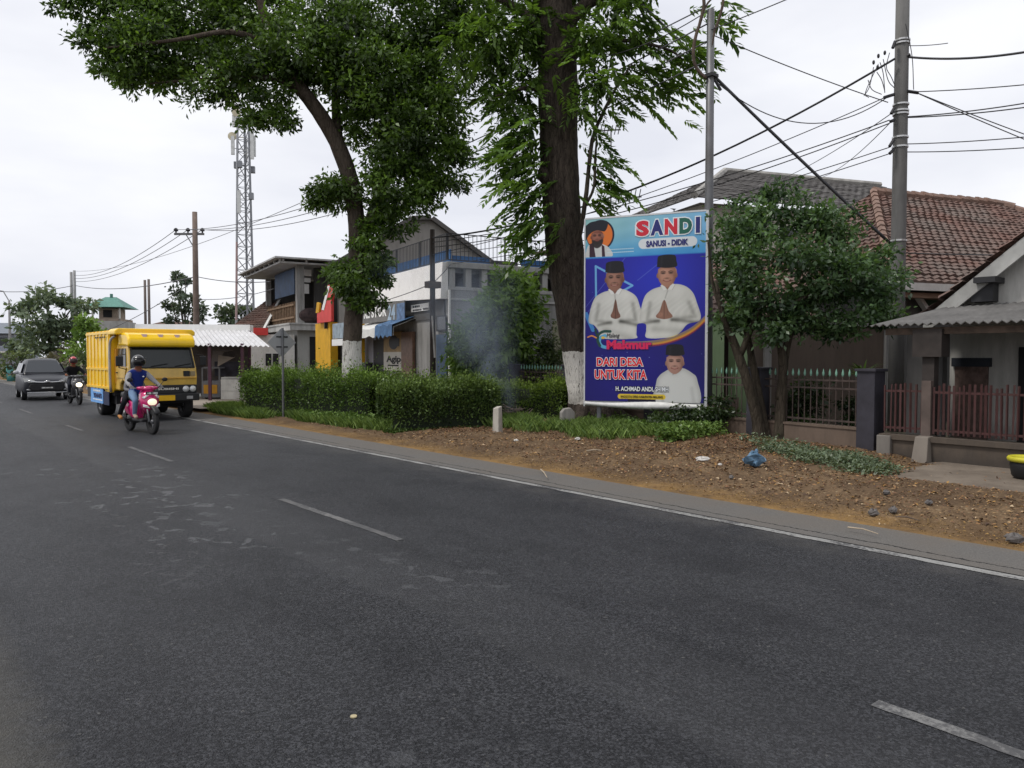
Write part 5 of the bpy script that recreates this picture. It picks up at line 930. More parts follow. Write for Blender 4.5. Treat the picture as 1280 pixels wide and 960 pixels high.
        put(poly(col[0], 0), sk*.9); [put(poly(c, 0), s8(226, 226, 222)) for c in col[1:]]; [put(line_sdf(X, Y, c[1:3])-.8, s8(150, 150, 148), .8) for c in col[1:]]
        face(*face_a, sk, 1., old); cap(*cap_a)
        (hx, hy, hw_, hh_) = hands; put(poly([(hx-hw_*.9, hy+hh_*.5), (hx-hw_, hy+hh_*.3), (hx-hw_*.55, hy-hh_*.1), (hx-hw_*.22, hy-hh_*.8), (hx, hy-hh_), (hx+hw_*.22, hy-hh_*.8), (hx+hw_*.55, hy-hh_*.1), (hx+hw_, hy+hh_*.3), (hx+hw_*.9, hy+hh_*.5), (hx, hy+hh_*.62)]), sk*.86)
        put(line_sdf(X, Y, [(hx, hy-hh_), (hx, hy+hh_*.6)])-.9, sk*.45, .9, 2); [put(line_sdf(X, Y, [(hx+s*hw_*.3, hy-hh_*.5), (hx+s*hw_*.45, hy+hh_*.3)])-.8, sk*.62, .7, 2) for s in (-1, 1)]; put(ell(hx-hw_*.45, hy+hh_*.22, hw_*.3, hh_*.2), sk*1.05, .5, 6)
    man([(205, 370), (232, 384), (262, 366), (300, 380), (326, 402), (340, 440), (356, 490), (352, 512), (330, 520), (326, 560), (318, 580), (175, 578), (160, 545), (140, 520), (116, 506), (122, 455), (142, 402), (172, 380)], (230, 322, 38, 52), (230, 246, 291, 36, 41), [(206, 345), (254, 345), (262, 372), (232, 392), (202, 374)], ([(214, 362), (232, 388), (252, 362)], [(202, 366), (214, 360), (231, 386), (216, 388)], [(250, 360), (264, 366), (252, 388), (233, 386)]), (235, 462, 21, 52),
        [([(160, 430), (150, 500), (215, 512)], 9, 38), ([(310, 430), (322, 500), (255, 505)], 9, 42), ([(215, 508), (160, 520)], 7, 60), ([(258, 505), (330, 522)], 8, 70), ([(232, 392), (235, 420)], 2.5, 40), ([(190, 540), (300, 575)], 14, 22)], sk1, .8)
    man([(430, 360), (455, 372), (484, 352), (530, 362), (562, 392), (580, 440), (594, 486), (585, 510), (540, 522), (510, 556), (470, 576), (372, 578), (368, 545), (366, 520), (340, 505), (346, 450), (362, 398), (392, 372)], (454, 312, 38, 50), (453, 230, 278, 36, 41), [(432, 338), (480, 338), (486, 360), (458, 380), (428, 362)], ([(438, 352), (456, 376), (476, 350)], [(427, 356), (438, 350), (455, 374), (440, 378)], [(475, 348), (488, 354), (476, 376), (457, 374)]), (443, 468, 34, 50),
        [([(384, 430), (372, 500), (420, 508)], 9, 38), ([(545, 430), (570, 490), (475, 500)], 9, 36), ([(478, 502), (580, 515)], 8, 66), ([(420, 505), (360, 515)], 7, 60), ([(457, 380), (447, 410)], 2.5, 40), ([(400, 540), (520, 550)], 14, 24)], sk2, 0)
    for o, c in ((18, s8(205, 55, 45)), (9, s8(236, 130, 40)), (-3, s8(245, 205, 60))):
        th = (7.5 if o < 0 else 4)+3.2*np.clip((X-300)/300, 0, 1); put(np.maximum(np.abs(Y-(yb+o*.55+3))-th, 0)+np.where(X < 250, (250-X)*.02, 0), c, np.clip((X-130)/90, 0, 1))
    # swirl emblem
    put(line_sdf(X, Y, spline([(196, 618), (176, 612), (164, 594), (170, 574), (190, 566)], 14))-7, s8(96, 176, 215)); put(line_sdf(X, Y, spline([(166, 610), (156, 585), (160, 562), (182, 548), (212, 548)], 14))-6, s8(34, 74, 66)); put(line_sdf(X, Y, spline([(158, 575), (150, 555), (146, 538)], 8))-5, s8(30, 62, 60)); put(line_sdf(X, Y, spline([(112, 572), (130, 566), (150, 575)], 8))-3, s8(230, 150, 70)); put(ell(180, 575, 8, 6), s8(240, 190, 70))
    # third man
    put(poly([(468, 700), (512, 700), (516, 722), (490, 740), (462, 724)], 0), sk3*.85); S3 = [(462, 712), (490, 724), (520, 706), (560, 726), (582, 756), (586, 860), (412, 860), (412, 770), (428, 736)]; put(poly(S3, 60), s8(212, 213, 210)); fm = np.clip(.5-poly(S3, 60)/AA, 0, 1)
    C = np.clip(C+(fm*(-24*np.exp(-(poly(S3, 60)/14)**2)-22*np.exp(-(line_sdf(X, Y, [(445, 790), (440, 850)])/7)**2)-16*np.exp(-(line_sdf(X, Y, [(560, 790), (568, 850)])/8)**2)))[..., None], 0, 255); put(line_sdf(X, Y, [(484, 722), (482, 735)])-1, s8(120, 110, 105)); put(poly([(462, 712), (470, 704), (488, 720), (484, 728)], 0), s8(224, 225, 222))
    face(489, 684, 35, 47, sk3, .8); cap(489, 608, 650, 33, 38)
    # caption pills
    put(np.hypot(np.maximum(np.abs(X-349)-92, 0), Y-830)-11, s8(228, 196, 60)); put(np.maximum(np.abs(X-350)-60, np.abs(Y-846)-5), s8(14, 12, 40)); C += rng.normal(size=C.shape)*1.5
    C = np.clip(C, 0, 255)/255; lin = np.where(C <= .04045, C/12.92, ((C+.055)/1.055)**2.4)
    U = (X-100)/512; Vv = (Y-57)/795; P = np.stack([U*bw, -.035+.006*np.sin(U*7)*np.sin(Vv*9), zt-Vv*(zt-zb-.07)], 2).reshape(-1, 3); idx = np.arange(nx*ny).reshape(ny, nx)
    return P, np.stack([idx[:-1, :-1], idx[1:, :-1], idx[1:, 1:], idx[:-1, 1:]], 2).reshape(-1, 4), lin.reshape(-1, 3)
P, Fq, T = poster(); PR = npmesh('printed_sheet', P, Fq, tint_mat('vinyl_print', .45, .35, .86), B, T, True)
RX = Matrix.Rotation(R(90), 4, 'X')
def lab(body, x0, x1, y0, y1, mats, **kw):
    """lettering inside box given in survey units of the sheet"""
    M_ = Matrix.Translation(((x0-100)/512*bw, -.043, zt-(y1-57)/795*(bh-.07))) @ RX; return text(body, (x1-x0)/512*bw, (y1-y0)/795*(bh-.07), mats, PR, M_, **kw)
flat = lambda n, c: mat(n, srgb(*c), .45, var=.04)
RD, NV, GN, WT, MG, BK = flat('print_red', (196, 36, 56)), flat('print_navy', (36, 40, 110)), flat('print_green', (28, 92, 76)), flat('print_white', (222, 226, 230)), flat('print_magenta', (205, 32, 84)), flat('print_black', (20, 20, 26))
for ch, a, b, m in (('S', 323, 378, RD), ('A', 384, 438, NV), ('N', 443, 496, RD), ('D', 504, 556, GN), ('I', 571, 588, NV)): lab(ch, a, b, 78, 144, [m, WT], bold=.06, outline=.055)
lab('SANUSI - DIDIK', 366, 541, 165, 191, [NV], bold=.045)
lab('Malang', 196, 254, 556, 580, [BK], bold=.0, shear=.3); lab('Makmur', 197, 392, 586, 626, [MG, flat('print_violet', (70, 30, 110))], bold=.05, outline=.03)
RT = flat('print_bright_red', (212, 32, 40)); lab('DARI DESA', 153, 356, 662, 699, [RT, WT], bold=.03, outline=.05); lab('UNTUK KITA', 144, 372, 715, 756, [RT, WT], bold=.03, outline=.045)
lab('H. ACHMAD ANDI, SH.MH', 238, 464, 787, 810, [WT, BK], bold=.025, outline=.08); lab('ANGGOTA DPRD KABUPATEN MALANG', 258, 440, 825, 835, [BK], bold=.012)
mb = MB(); mb.box(-.02, -.012, zb-.02, bw+.01, .0, zt); mb.build('backing_sheet', mat('sheet_back', (.5, .5, .5), .6), B)
mb = MB(); mb.box(bw, -.05, zb-.05, bw+.05, .03, zt+.02); mb.box(-.03, -.04, zb-.05, 0, .03, zt+.02); mb.box(0, -.04, zt, bw, .03, zt+.035); mb.build('frame', mat('frame_steel', (.55, .56, .57), .4, .3, var=.1), B)
mb = MB(); mb.sheet([[(bw*i/16, -.045, zb+.055-.02*math.sin(i*.5)) for i in range(17)], [(bw*i/16, -.075-.012*math.sin(i*1.3), zb+.02-.045*math.sin(PI*i/16)) for i in range(17)], [(bw*i/16, -.05, zb-.03-.05*math.sin(PI*i/16*.9)) for i in range(17)]]); mb.build('loose_hem', mat('white_hem', (.62, .62, .60), .6, var=.15, scale=6), B, True, solid=.006)
mb = MB(); mb.box(.25, .03, 0, .33, .11, zt-.1); mb.box(.1, .03, 2.9, bw-.1, .07, 2.96); mb.box(.1, .03, 1.3, bw-.1, .07, 1.36); mb.build('support_frame', GMET, B)
# ------------------------------------------------------------------ poles
def pole(name, label, px, D, ytop, r0, r1, m, base_mat=None, cat='pole', n=14, z0=0., grp=None):
    p = W(px, 446, D); p[2] = z0; o = thing(name, label, cat, p, 0, grp); h = ZP(ytop, D)-z0; mb = MB()
    mb.tube([(0, 0, -.1), (0, 0, h*.33), (0, 0, h*.66), (0, 0, h)], [r0, r0+(r1-r0)*.33, r0+(r1-r0)*.66, r1], n); mb.build('shaft', m, o, True); return o, p, h
CONC = plaster('pole_concrete', (.165, .162, .158), (.075, .073, .07), .6, scale=2.5)
o, p, h = pole('concrete_pole', 'stout grey concrete utility pole carrying many wires, in front of the red roof', 1120.5, 17, -90, .165, .135, CONC)
for py in (51, 55, 131, 139, 143, 172, 184, 301): mb = MB(); mb.tube([(0, 0, ZP(py+1, 17)), (0, 0, ZP(py-1, 17))], .168, 16); mb.build('steel_band', mat('bright_band', (.55, .55, .55), .35, .6), o)
loc17 = lambda x, y, D=17.: W(x, y, D)-p
for a, b in (((1119, 52), (1116, 60)), ((1118, 118), (1105, 122)), ((1118, 135), (1114, 142)), ((1118, 150), (1113, 152)), ((1117, 175), (1112, 183)), ((1117, 187), (1112, 192)), ((1134, 114), (1148, 116)), ((1134, 70), (1138, 68))):
    mb = MB(); mb.tube([loc17(*a, 16.88), loc17(*b, 16.85)], .035, 7); mb.build('insulator', DMET, o)
WIRE = mat('black_cable', (.03, .03, .033), .6); WIREG = mat('grey_cable', (.10, .10, .11), .6)
for l in ([(1098, 80), (1082, 115), (1086, 122)], [(1092, 84), (1087, 108), (1080, 120)], [(1104, 74), (1110, 100), (1118, 110)], [(1100, 78), (1104, 92), (1106, 116)], [(1112, 66), (1108, 84), (1114, 96), (1119, 108)], [(1096, 90), (1102, 100), (1106, 114)], [(1085, 100), (1090, 112), (1102, 118)], [(1132, 30), (1140, 70), (1142, 112)]):
    mb = MB(); mb.tube([loc17(*c, 16.8) for c in spline(l, 10)], .009, 5); mb.build('jumper_lead', WIRE, o)
for c in ((1098, 70), (1106, 66), (1092, 78), (1097, 84)): mb = MB(); mb.ell(tuple(loc17(*c, 16.8)), (.03, .03, .05), 8, 6); mb.build('connector', DMET, o)
o, p, h = pole('steel_pole', 'slim grey steel pole rising behind the right edge of the billboard', 884.6, 15.9, 12, .10, .075, GMET, z0=.05)
ls = lambda x, y, D=15.9: W(x, y, D)-p
for l, r in (([(883, 98), (874, 90), (867, 75), (868, 52), (876, 25), (880, 2), (876, -14)], .034), ([(889, 60), (893, 40), (900, 20), (904, -2), (898, -16)], .03), ([(876, 25), (884, 5), (896, -6), (905, 0)], .02)):
    mb = MB(); P_ = [ls(*c, 15.85) for c in spline(l, 16)]; mb.tube(P_, r, 7, True, 0, .12); mb.build('curved_arm', WOOD, o, True)
mb = MB(); mb.box(-.1, -.12, ZP(100, 15.9), .12, .1, ZP(96, 15.9)); mb.tube([ls(892, 97), ls(901, 113)], .03, 6); mb.build('bracket', DMET, o)
o, p, h = pole('wooden_pole', 'dark leaning wooden pole standing before the shop front', 541, 23.5, 287, .10, .075, mat('black_wood', (.045, .035, .03), .9, var=.4))
mb = MB(); mb.box(-.2, -.14, ZP(360, 23.5), .22, .14, ZP(352, 23.5)); mb.build('clamp_block', WOOD, o); mb = MB(); mb.tube([(-.08, -.09, ZP(395, 23.5)), (-.03, -.10, ZP(425, 23.5)), (.0, -.10, ZP(447, 23.5))], [.03, .022, .03], 6, True, 0, .3); mb.build('torn_notice', mat('torn_paper', (.5, .47, .45), .9, var=.3), o)
o, p, h = pole('wooden_pole', 'tall brown wooden pole with a crossarm of three insulators, left of the telecom tower', 246, 45, 265, .2, .14, mat('brown_pole', (.17, .13, .11), .9, var=.25))
mb = MB(); za = ZP(292.5, 45); e1 = W(218, 292, 45)-W(246, 446, 45); e2 = W(255, 292, 45)-W(246, 446, 45); mb.bar((e1[0], e1[1], za), (e2[0], e2[1], za), .12); mb.bar((0, 0, za-.9), (e1[0]*.45, e1[1]*.45, za), .05); mb.build('crossarm', GMET, o)
for px in (220, 235, 253): mb = MB(); e = W(px, 292, 45)-W(246, 446, 45); mb.lathe([(.04, za), (.05, za+.15), (.13, za+.17), (.13, za+.27), (.06, za+.34), (0, za+.36)], 8, Matrix.Translation((e[0], e[1], 0))); mb.build('insulator', DMET, o)
BRP = mat('far_brown_pole', (.15, .125, .115), .9); GRP = mat('far_grey_pole', (.28, .28, .28), .9)
pole('wooden_pole', 'left one of two close brown poles behind the truck', 182.6, 70, 350, .13, .11, BRP); pole('wooden_pole', 'right one of two close brown poles behind the truck', 187.4, 70, 349, .13, .11, BRP)
pole('concrete_pole', 'left one of two far grey poles rising from the wide treetop', 91, 80, 340, .16, .13, GRP); pole('concrete_pole', 'right one of two far grey poles rising from the wide treetop', 95, 80, 338, .16, .13, GRP)
o, p, h = pole('street_lamp', 'far street lamp pole with long arm at the left edge', 13, 72, 375, .14, .09, GRP, cat='street lamp')
mb = MB(); mb.tube([(0, 0, h-.1), W(4, 364, 72)-p, W(-14, 361, 72)-p], .05, 6); mb.build('arm', GRP, o); mb = MB(); e = W(-16, 361.5, 72)-p; mb.ell(tuple(e), (.5, .3, .12), 10, 6); mb.build('lamp_head', GRP, o)
# television aerials
o, p, h = pole('television_aerial', 'thin television aerial mast seen between the massive trunk and the steel pole', 762.5, 33, 160, .045, .032, mat('aerial_metal', (.16, .16, .17), .5, .4), cat='aerial', n=6)
for py, x0, x1, n in ((164, 744, 776, 7), (248, 768, 802, 6)):
    mb = MB(); a, b = W(x0, py, 33)-p, W(x1, py-2, 33)-p; mb.bar(a, b, .05)
    for i in range(n): c = a+(b-a)*(i+.5)/n; mb.bar(c-fw*.35+UP*(.1 if py < 200 else .25), c+fw*.3-UP*(.1 if py < 200 else .15), .034)
    if py > 200: mb.bar(W(762.5, py+24, 33)-p, W(785, py, 33)-p, .025)
    mb.build('aerial_array', mat('aerial_alloy', (.14, .14, .15), .5, .4), o)
# ------------------------------------------------------------------ overhead wires
def wire(label, a, b, sag=.25, r=.011, m=None, name='overhead_wire', n=26, cat='wire'):
    A, C_ = (W(*a) if not isinstance(a, np.ndarray) else a), (W(*b) if not isinstance(b, np.ndarray) else b); pts = []
    for i in range(n+1): t = i/n; q_ = A+(C_-A)*t; q_[2] -= 4*sag*t*(1-t); pts.append(q_-A)
    mb = MB(); mb.tube(pts, r, 5); o = mb.build(name, m or WIRE, None, True); o.location = A; return tag(o, label, cat, 'overhead wires')
P17 = lambda y, x=1119: (x, y, 16.85)
wire('thickest sagging cable running left from the concrete pole to the shop pole', P17(73), (541, 297, 23.4), .75, .026)
wire('upper thin wire leaving the concrete pole left toward the shop, under the thickest cable', P17(121, 1108), (541, 318, 23.4), .35)
wire('upper wire of the close pair running left from the concrete pole past the billboard top', P17(150, 1112), (541, 303, 23.4), .35, .013)
wire('lower wire of the close pair running left from the concrete pole past the billboard top', P17(154, 1112), (541, 309, 23.4), .42, .013)
wire('lower long wire leaving the concrete pole left above the grey house ridge', P17(184, 1112), (562, 316, 26), .35)
wire('lowest long wire leaving the concrete pole left, grazing the grey roof', P17(192, 1112), (562, 330, 26.1), .3)
wire('steep service drop from concrete pole to the grey roof, nearer the billboard', P17(142, 1114), (930, 238, 36), .3, .010); wire('steep service drop from concrete pole to the middle of the grey ridge', P17(152, 1114), (1015, 224, 37), .3, .010)
wire('straight thin wire from the steel pole top down right to the concrete pole', (887, 42, 15.85), P17(128, 1110), .05); wire('deeply sagging loop of wire between the steel pole and concrete pole', (887, 95, 15.85), P17(121, 1110), .75)
wire('thick cable leaving the concrete pole at its top toward the right edge', (1132, 71, 16.95), (1520, -5, 12), .35, .024); wire('thin wire just above the thick cable right of the concrete pole', (1132, 57, 16.95), (1185, 54, 16.3), .02, .009)
wire('single wire right of the concrete pole, second level from top', (1134, 115, 16.95), (1520, 74, 12.5), .1); wire('upper of two nearly touching wires right of the concrete pole', (1134, 146, 16.95), (1520, 76, 12.5), .15, .013); wire('lower of two nearly touching wires right of the concrete pole', (1134, 147, 16.95), (1520, 88, 12.5), .15, .013)
wire('second lowest wire right of the concrete pole above the red roof', (1134, 180, 16.95), (1520, 140, 12.5), .1); wire('lowest wire right of the concrete pole above the red roof ridge', (1134, 190, 16.95), (1520, 159, 12.5), .1)
wire('shallower wire descending right from the concrete pole across the other wires', (1146, 116, 16.9), (1500, 240, 22), .1, .012); wire('steeper wire descending right from the concrete pole across the other wires', (1146, 116, 16.9), (1500, 256, 20), .1, .012)
wire('level cable crossing in front of the red tiles toward the white gable', (1126, 316, 16.85), (1520, 315, 12), .05, .012)
wire('wire rising right out of the frame from the steel pole top', (887, 38, 15.85), (1300, -150, 13), .1); wire('short wire from the steel pole top into the leaves of the massive tree', (884, 14, 15.85), (720, 76, 17.1), .2)
for i, (px, yy, w_) in enumerate(((220, 30, 'left'), (235, 52, 'middle'), (253, 76, 'right'))):
    a = W(px, 287, 45); wire('long wire from the %s crossarm insulator rising right behind the leaning tree' % w_, a, (884, yy, 15.9), 1.1, .016, WIREG); wire('faint wire from the %s crossarm insulator falling left to the far poles' % w_, a, (92 if i < 2 else 95, 344+i*4, 80), .8, .02, WIREG)
wire('topmost faint wire passing far above the crossarm pole', (95, 339, 80), (884, 8, 15.9), 1.4, .014, WIREG)
wire('low cable from the far grey poles to the crossarm pole', (95, 357, 80), (244, 346, 45), .5, .03, WIREG); wire('low cable from the crossarm pole to the terrace house roof', (247, 346, 45), (338, 352, 41.5), .15, .022, WIREG); wire('slack lower cable from the crossarm pole to the terrace house', (247, 374, 45), (342, 361, 41.5), .2, .018, WIREG)
wire('slanting cable from behind the truck up to the crossarm pole', (120, 418, 60), (244, 350, 45), .3, .022, WIREG); wire('far cable at the left edge running to the far grey poles', (-30, 362, 72), (91, 357, 80), .4, .03, WIREG)
wire('service wire from the dark shop pole down left to the shop fascia', (541, 354, 23.4), (468, 379, 31), .05, .014); wire('service wire from the dark shop pole up right to the shop corner', (541, 354, 23.4), (563, 331, 25.9), .02, .014)
tag(wire('x', W(1113, 304, 16.9), W(706, -95, 17.7), .12, .036, mat('stay_steel', (.06, .06, .065), .5, .4), 'stay_cable'), 'very thick straight dark stay slanting from treetop to the concrete pole', 'stay cable')
# ------------------------------------------------------------------ spear fence and picket fence
FX = 13.0; ys = [onx(1089, FX), 8.35, 11.2, 14.2, 16.7, 19.4]
B = thing('spear_fence', 'dark iron bar fence with pale green spear tips on a brown base wall', 'fence', (FX, ys[0], 0), R(-6)); y00 = ys[0]
BASE = plaster('brown_base_wall', (.155, .115, .09), (.06, .048, .04), .55, scale=2); PIL = mat('black_pillar', (.032, .030, .040), .7, var=.3, scale=3, bump=.2); IRON = mat('rusty_black_iron', (.060, .042, .036), .7, var=.4, scale=12); TIP = mat('mint_spear', (.17, .33, .25), .6)
for i in range(len(ys)-1):
    a, b = ys[i]-y00+.14, ys[i+1]-y00-.14; mb = MB(); mb.box(-.09, a-.14, -.1, .09, b+.14, .43); mb.box(-.11, a-.14, .43, .11, b+.14, .47); mb.build('base_wall', BASE, B)
    n = int((b-a)/.125); mb = MB(); tp = mb
    for j in range(1, n):
        y = a+(b-a)*j/n; mb.tube([(0, y, .47), (0, y, 1.36)], .0115, 6); tp.tube([(0, y, 1.33), (0, y, 1.37), (0, y, 1.40), (0, y, 1.47)], [.010, .022, .02, .002], 6, True, 1); tp.tube([(-.03, y-.02, 1.36), (0, y, 1.345), (.0, y+.022, 1.365)], .006, 4, True, 1)
    for z in (.55, 1.12, 1.26): mb.bar((0, a, z), (0, b, z), .022, .03)
    mb.build('bar_panel', [IRON, TIP], B)
for i, y in enumerate(ys):
    mb = MB(); w_ = .16; y -= y00; mb.box(-w_, y-w_, -.1, w_, y+w_, 1.43); mb.box(-w_-.03, y-w_-.03, 1.43, w_+.03, y+w_+.03, 1.48); mb.build('pillar', PIL, B, bevel=.008)
RX_ = 12.85; y0, y1 = -2.4, onx(1103, RX_)
B = thing('picket_fence', 'red brown iron picket fence on a low stained wall before the porch house', 'fence', (RX_, y1, 0)); L_ = y0-y1
mb = MB(); mb.box(-.1, -.02, -.1, .1, L_, .34); mb.box(-.14, -.02, .34, .14, L_, .42); mb.build('base_wall', plaster('stained_base', (.10, .08, .064), (.05, .044, .04), .7, scale=2.2, low=.5), B)
yp = onx(1160, RX_)-y1
for a, b in ((-.06, yp+.1), (yp-.1, L_)):
    mb = MB(); n = int(abs(b-a)/.072)
    for j in range(n+1):
        y = a+(b-a)*j/n+random.uniform(-.012, .012); t_ = random.uniform(1.2, 1.27); mb.bar((0, y, .46), (random.uniform(-.01, .01), y+random.uniform(-.012, .012), t_), .032, .02)
    for z in (.52, 1.12): mb.bar((.015, a, z), (.015, b, z+.01), .035, .035)
    mb.build('picket_panel', WOODR, B)
mb = MB(); mb.box(-.18, .0, -.05, .12, -.22, .40); mb.build('end_block', plaster('pale_block', (.19, .175, .158), (.09, .08, .07), .7), B, bevel=.012)
mb = MB(); mb.hexa([(-.3, yp-.12, 0), (.12, yp-.12, 0), (.12, yp+.12, 0), (-.3, yp+.12, 0)], [(-.2, yp-.1, .42), (.12, yp-.1, .44), (.12, yp+.1, .44), (-.2, yp+.1, .42)]); mb.build('buttress', plaster('buttress', (.20, .175, .15), (.08, .07, .06), .6), B, bevel=.012)
mb = MB(); mb.box(-.06, yp-.07, .42, .06, yp+.07, 1.3); mb.build('fence_post', mat('fence_post', (.10, .075, .065), .8, var=.3), B)
# ------------------------------------------------------------------ verge furniture and debris
p = W(353.5, 446, 20.6); p[2] = hz(p[0], p[1]); B = thing('road_sign', 'grey back of a diamond warning sign on a post before the long hedge', 'road sign', p)
mb = MB(); mb.tube([(0, 0, -.05), (0, 0, ZP(410, 20.6)-p[2])], .033, 10); mb.build('post', GMET, B); zc = ZP(428, 20.6)-p[2]; r_ = .40; mb = MB(); mb.prism([(-r_, 0), (-.03, -r_+.03), (.03, -r_+.03), (r_, 0), (.03, r_-.03), (-.03, r_-.03)], lambda a, b, t: (a, t, b+zc), .045, .055); mb.build('plate', mat('sign_back', (.36, .37, .38), .5, .2, var=.1, dirt=(.22, .2, .18)), B)
mb = MB()
for z in (zc+.15, zc-.12): mb.box(-.16, .03, z-.018, .16, .045, z+.018)
mb.build('clamp', DMET, B)
p = G(622, 541, .1); B = thing('marker_post', 'short broken whitish concrete marker post beside the twig heap', 'marker post', p, .3); mb = MB(); mb.hexa([(-.085, -.08, -.1), (.085, -.08, -.1), (.085, .08, -.1), (-.085, .08, -.1)], [(-.07, -.07, .53), (.08, -.06, .56), (.075, .07, .55), (-.07, .07, .51)]); mb.build('stub', plaster('chipped_paint', (.46, .43, .38), (.16, .12, .09), .75, scale=4), B, bevel=.014)
p = G(709, 536, .12); B = thing('marker_post', 'grey chamfered concrete block leaning at the foot of the massive trunk', 'marker post', p, R(-30)); mb = MB(); mb.prism([(-.15, -.15), (.15, -.15), (.15, .36), (.06, .46), (-.08, .44), (-.15, .36)], lambda a, b, t: (a, t, b), -.09, .09); mb.build('block', plaster('block_concrete', (.28, .265, .245), (.11, .10, .09), .6, scale=4), B, bevel=.015)
p = G(943, 582, .13); B = thing('plastic_bag', 'crumpled blue plastic bag lying on the verge before the forked stems', 'bag', p); mb = MB(); mb.ell((0, 0, .1), (.13, .11, .115), 18, 12)
mb.v = [((x+.03*math.sin(31*z+23*y)+random.uniform(-.014, .014))*1.1, y+.03*math.sin(27*x+35*z)+random.uniform(-.014, .014), max(0, z*.86+.028*math.sin(33*x+29*y)+random.uniform(-.012, .012))) for x, y, z in mb.v]; mb.ell((.05, 0, .2), (.03, .025, .04), 8, 5); mb.build('bag_body', mat('blue_bag', (.09, .17, .26), .35, var=.45, scale=14), B)
def crumple(name, label, px, py, s, m, cat='litter', grp='litter on the verge', flat_=.35):
    p = G(px, py, .1); p[2] = hz(p[0], p[1])+.012 if p[0] > 7.6 else .006; mb = MB(); mb.ell((0, 0, s*flat_*.8), (s, s*.6, s*flat_), 11, 7); mb.v = [(x*random.uniform(.75, 1.2), y*random.uniform(.75, 1.2), z*random.uniform(.6, 1.2)) for x, y, z in mb.v]; o = mb.build(name, m, None); o.location = p; o.rotation_euler = (0, 0, random.uniform(0, 3)); return tag(o, label, cat, grp)
PAP = mat('dirty_paper', (.52, .50, .47), .8, var=.15)
crumple('paper_scrap', 'white paper scrap on bare soil at the massive tree roots', 722, 551, .085, PAP); crumple('paper_scrap', 'pale crumpled wrapper in the grass below the billboard post', 878, 576, .11, PAP); crumple('paper_scrap', 'small white scrap between the grass and the blue bag', 900, 583, .05, PAP); crumple('paper_scrap', 'white scrap lying at the grass edge near the broken marker post', 645, 553, .06, PAP)
STN = mat('stone', (.13, .12, .115), .9, var=.3, scale=12, bump=.3)
for px, py, s, l in ((1092, 636, .06, 'left small stone of two near the asphalt below the weeds'), (1116, 634, .065, 'right small stone of two near the asphalt below the weeds'), (1108, 617, .05, 'dark stone close under the creeping weeds'), (1161, 627, .05, 'dark stone at the corner of the dirt path'), (1268, 668, .075, 'pale lumpy stone at the right edge of the verge'), (914, 596, .05, 'small stone below the blue bag')): crumple('stone', l, px, py, s, STN, 'stone', 'stones on the verge', .6)
def stick(label, a, b, r, m): A, C_ = G(*a, .1), G(*b, .1); A[2] = hz(A[0], A[1])+.03; C_[2] = hz(C_[0], C_[1])+.03; mb = MB(); mb.tube([np.zeros(3), (C_-A)*.5+[0, 0, .015], C_-A], [r, r*.9, r*.5], 6, True, 0, .2); o = mb.build('stick', m, None); o.location = A; tag(o, label, 'stick', 'sticks on the verge')
PST = mat('pale_stick', (.33, .27, .20), .9)
stick('pale stick lying on soil below the massive tree roots', (733, 566), (752, 566), .012, PST); stick('forked pale twig at the asphalt edge under the middle hedge', (676, 582), (684, 592), .010, PST); stick('long thin twig at the asphalt edge right of the blue bag', (1060, 652), (1098, 660), .008, PST); stick('dark twig on the soil near the dirt path corner', (1120, 640), (1150, 645), .009, WOOD)
p = G(442, 896.5, 0); mb = MB(); mb.lathe([(0, 0), (.016, 0), (.0155, .005), (0, .006)], 12); o = mb.build('bottle_cap', mat('tan_cap', (.42, .36, .22), .5)); o.location = (p[0], p[1], .002); tag(o, 'tiny tan bottle cap lying on the dark asphalt in front', 'bottle cap')
# smouldering heap of twigs and its smoke
p = W(641, 446, 18.4); p[2] = hz(p[0], p[1]); B = thing('twig_heap', 'grey brown heap of smouldering twigs behind the broken marker post', 'heap', p); mb = MB()
for i in range(150):
    a = random.uniform(0, 6.28); r = abs(random.gauss(0, .26)); z = max(0, .3*(1-r/.6))*random.random(); d = np.array([random.gauss(0, 1), random.gauss(0, 1), random.gauss(0, .35)]); d *= random.uniform(.12, .3)/np.linalg.norm(d); c = np.array([r*math.cos(a)*1.5*rt[0]+r*math.sin(a)*.4, r*math.cos(a)*1.5*rt[1]+r*math.sin(a)*.4, z+.02]); mb.tube([c-d, c+d], [.012, .005], 5)
mb.build('twigs', mat('ash_twig', (.15, .12, .10), .95, var=.5, scale=6), B); mb = MB(); mb.ell((0, 0, 0), (.5, .4, .16), 14, 8); mb.v = [(x*random.uniform(.85, 1.15), y*random.uniform(.85, 1.15), z) for x, y, z in mb.v]; mb.build('ash_bed', mat('ash', (.16, .15, .145), 1, var=.5, scale=8), B)
t = NT('smoke_volume'); t.n.remove(t.b); v = t.new('ShaderNodeVolumePrincipled'); v.inputs['Color'].default_value = (.60, .70, .86, 1); v.inputs['Anisotropy'].default_value = .2
S = t.sep('Object'); nz_ = t.noise(1.25, 5, .6, t.mapv((1, 1, .55)), dist=.8); hgt = S[2]
cx = t.math('SUBTRACT', S[0], t.math('MULTIPLY', hgt, -.34)); cy = t.math('SUBTRACT', S[1], t.math('MULTIPLY', hgt, .30)); rad = t.math('SQRT', t.math('ADD', t.math('MULTIPLY', cx, cx), t.math('MULTIPLY', cy, cy))); wid = t.math('ADD', .2, t.math('MULTIPLY', hgt, .52))
prof = t.math('MAXIMUM', 0., t.math('SUBTRACT', 1., t.math('DIVIDE', rad, wid))); fade = t.ramp(t.math('MULTIPLY', hgt, .25), [(0., 1.), (.35, .55), (.95, 0.)]); den = t.math('MULTIPLY', t.math('MULTIPLY', prof, fade), t.ramp(nz_, [(.38, 0.), (.62, 1.)]))
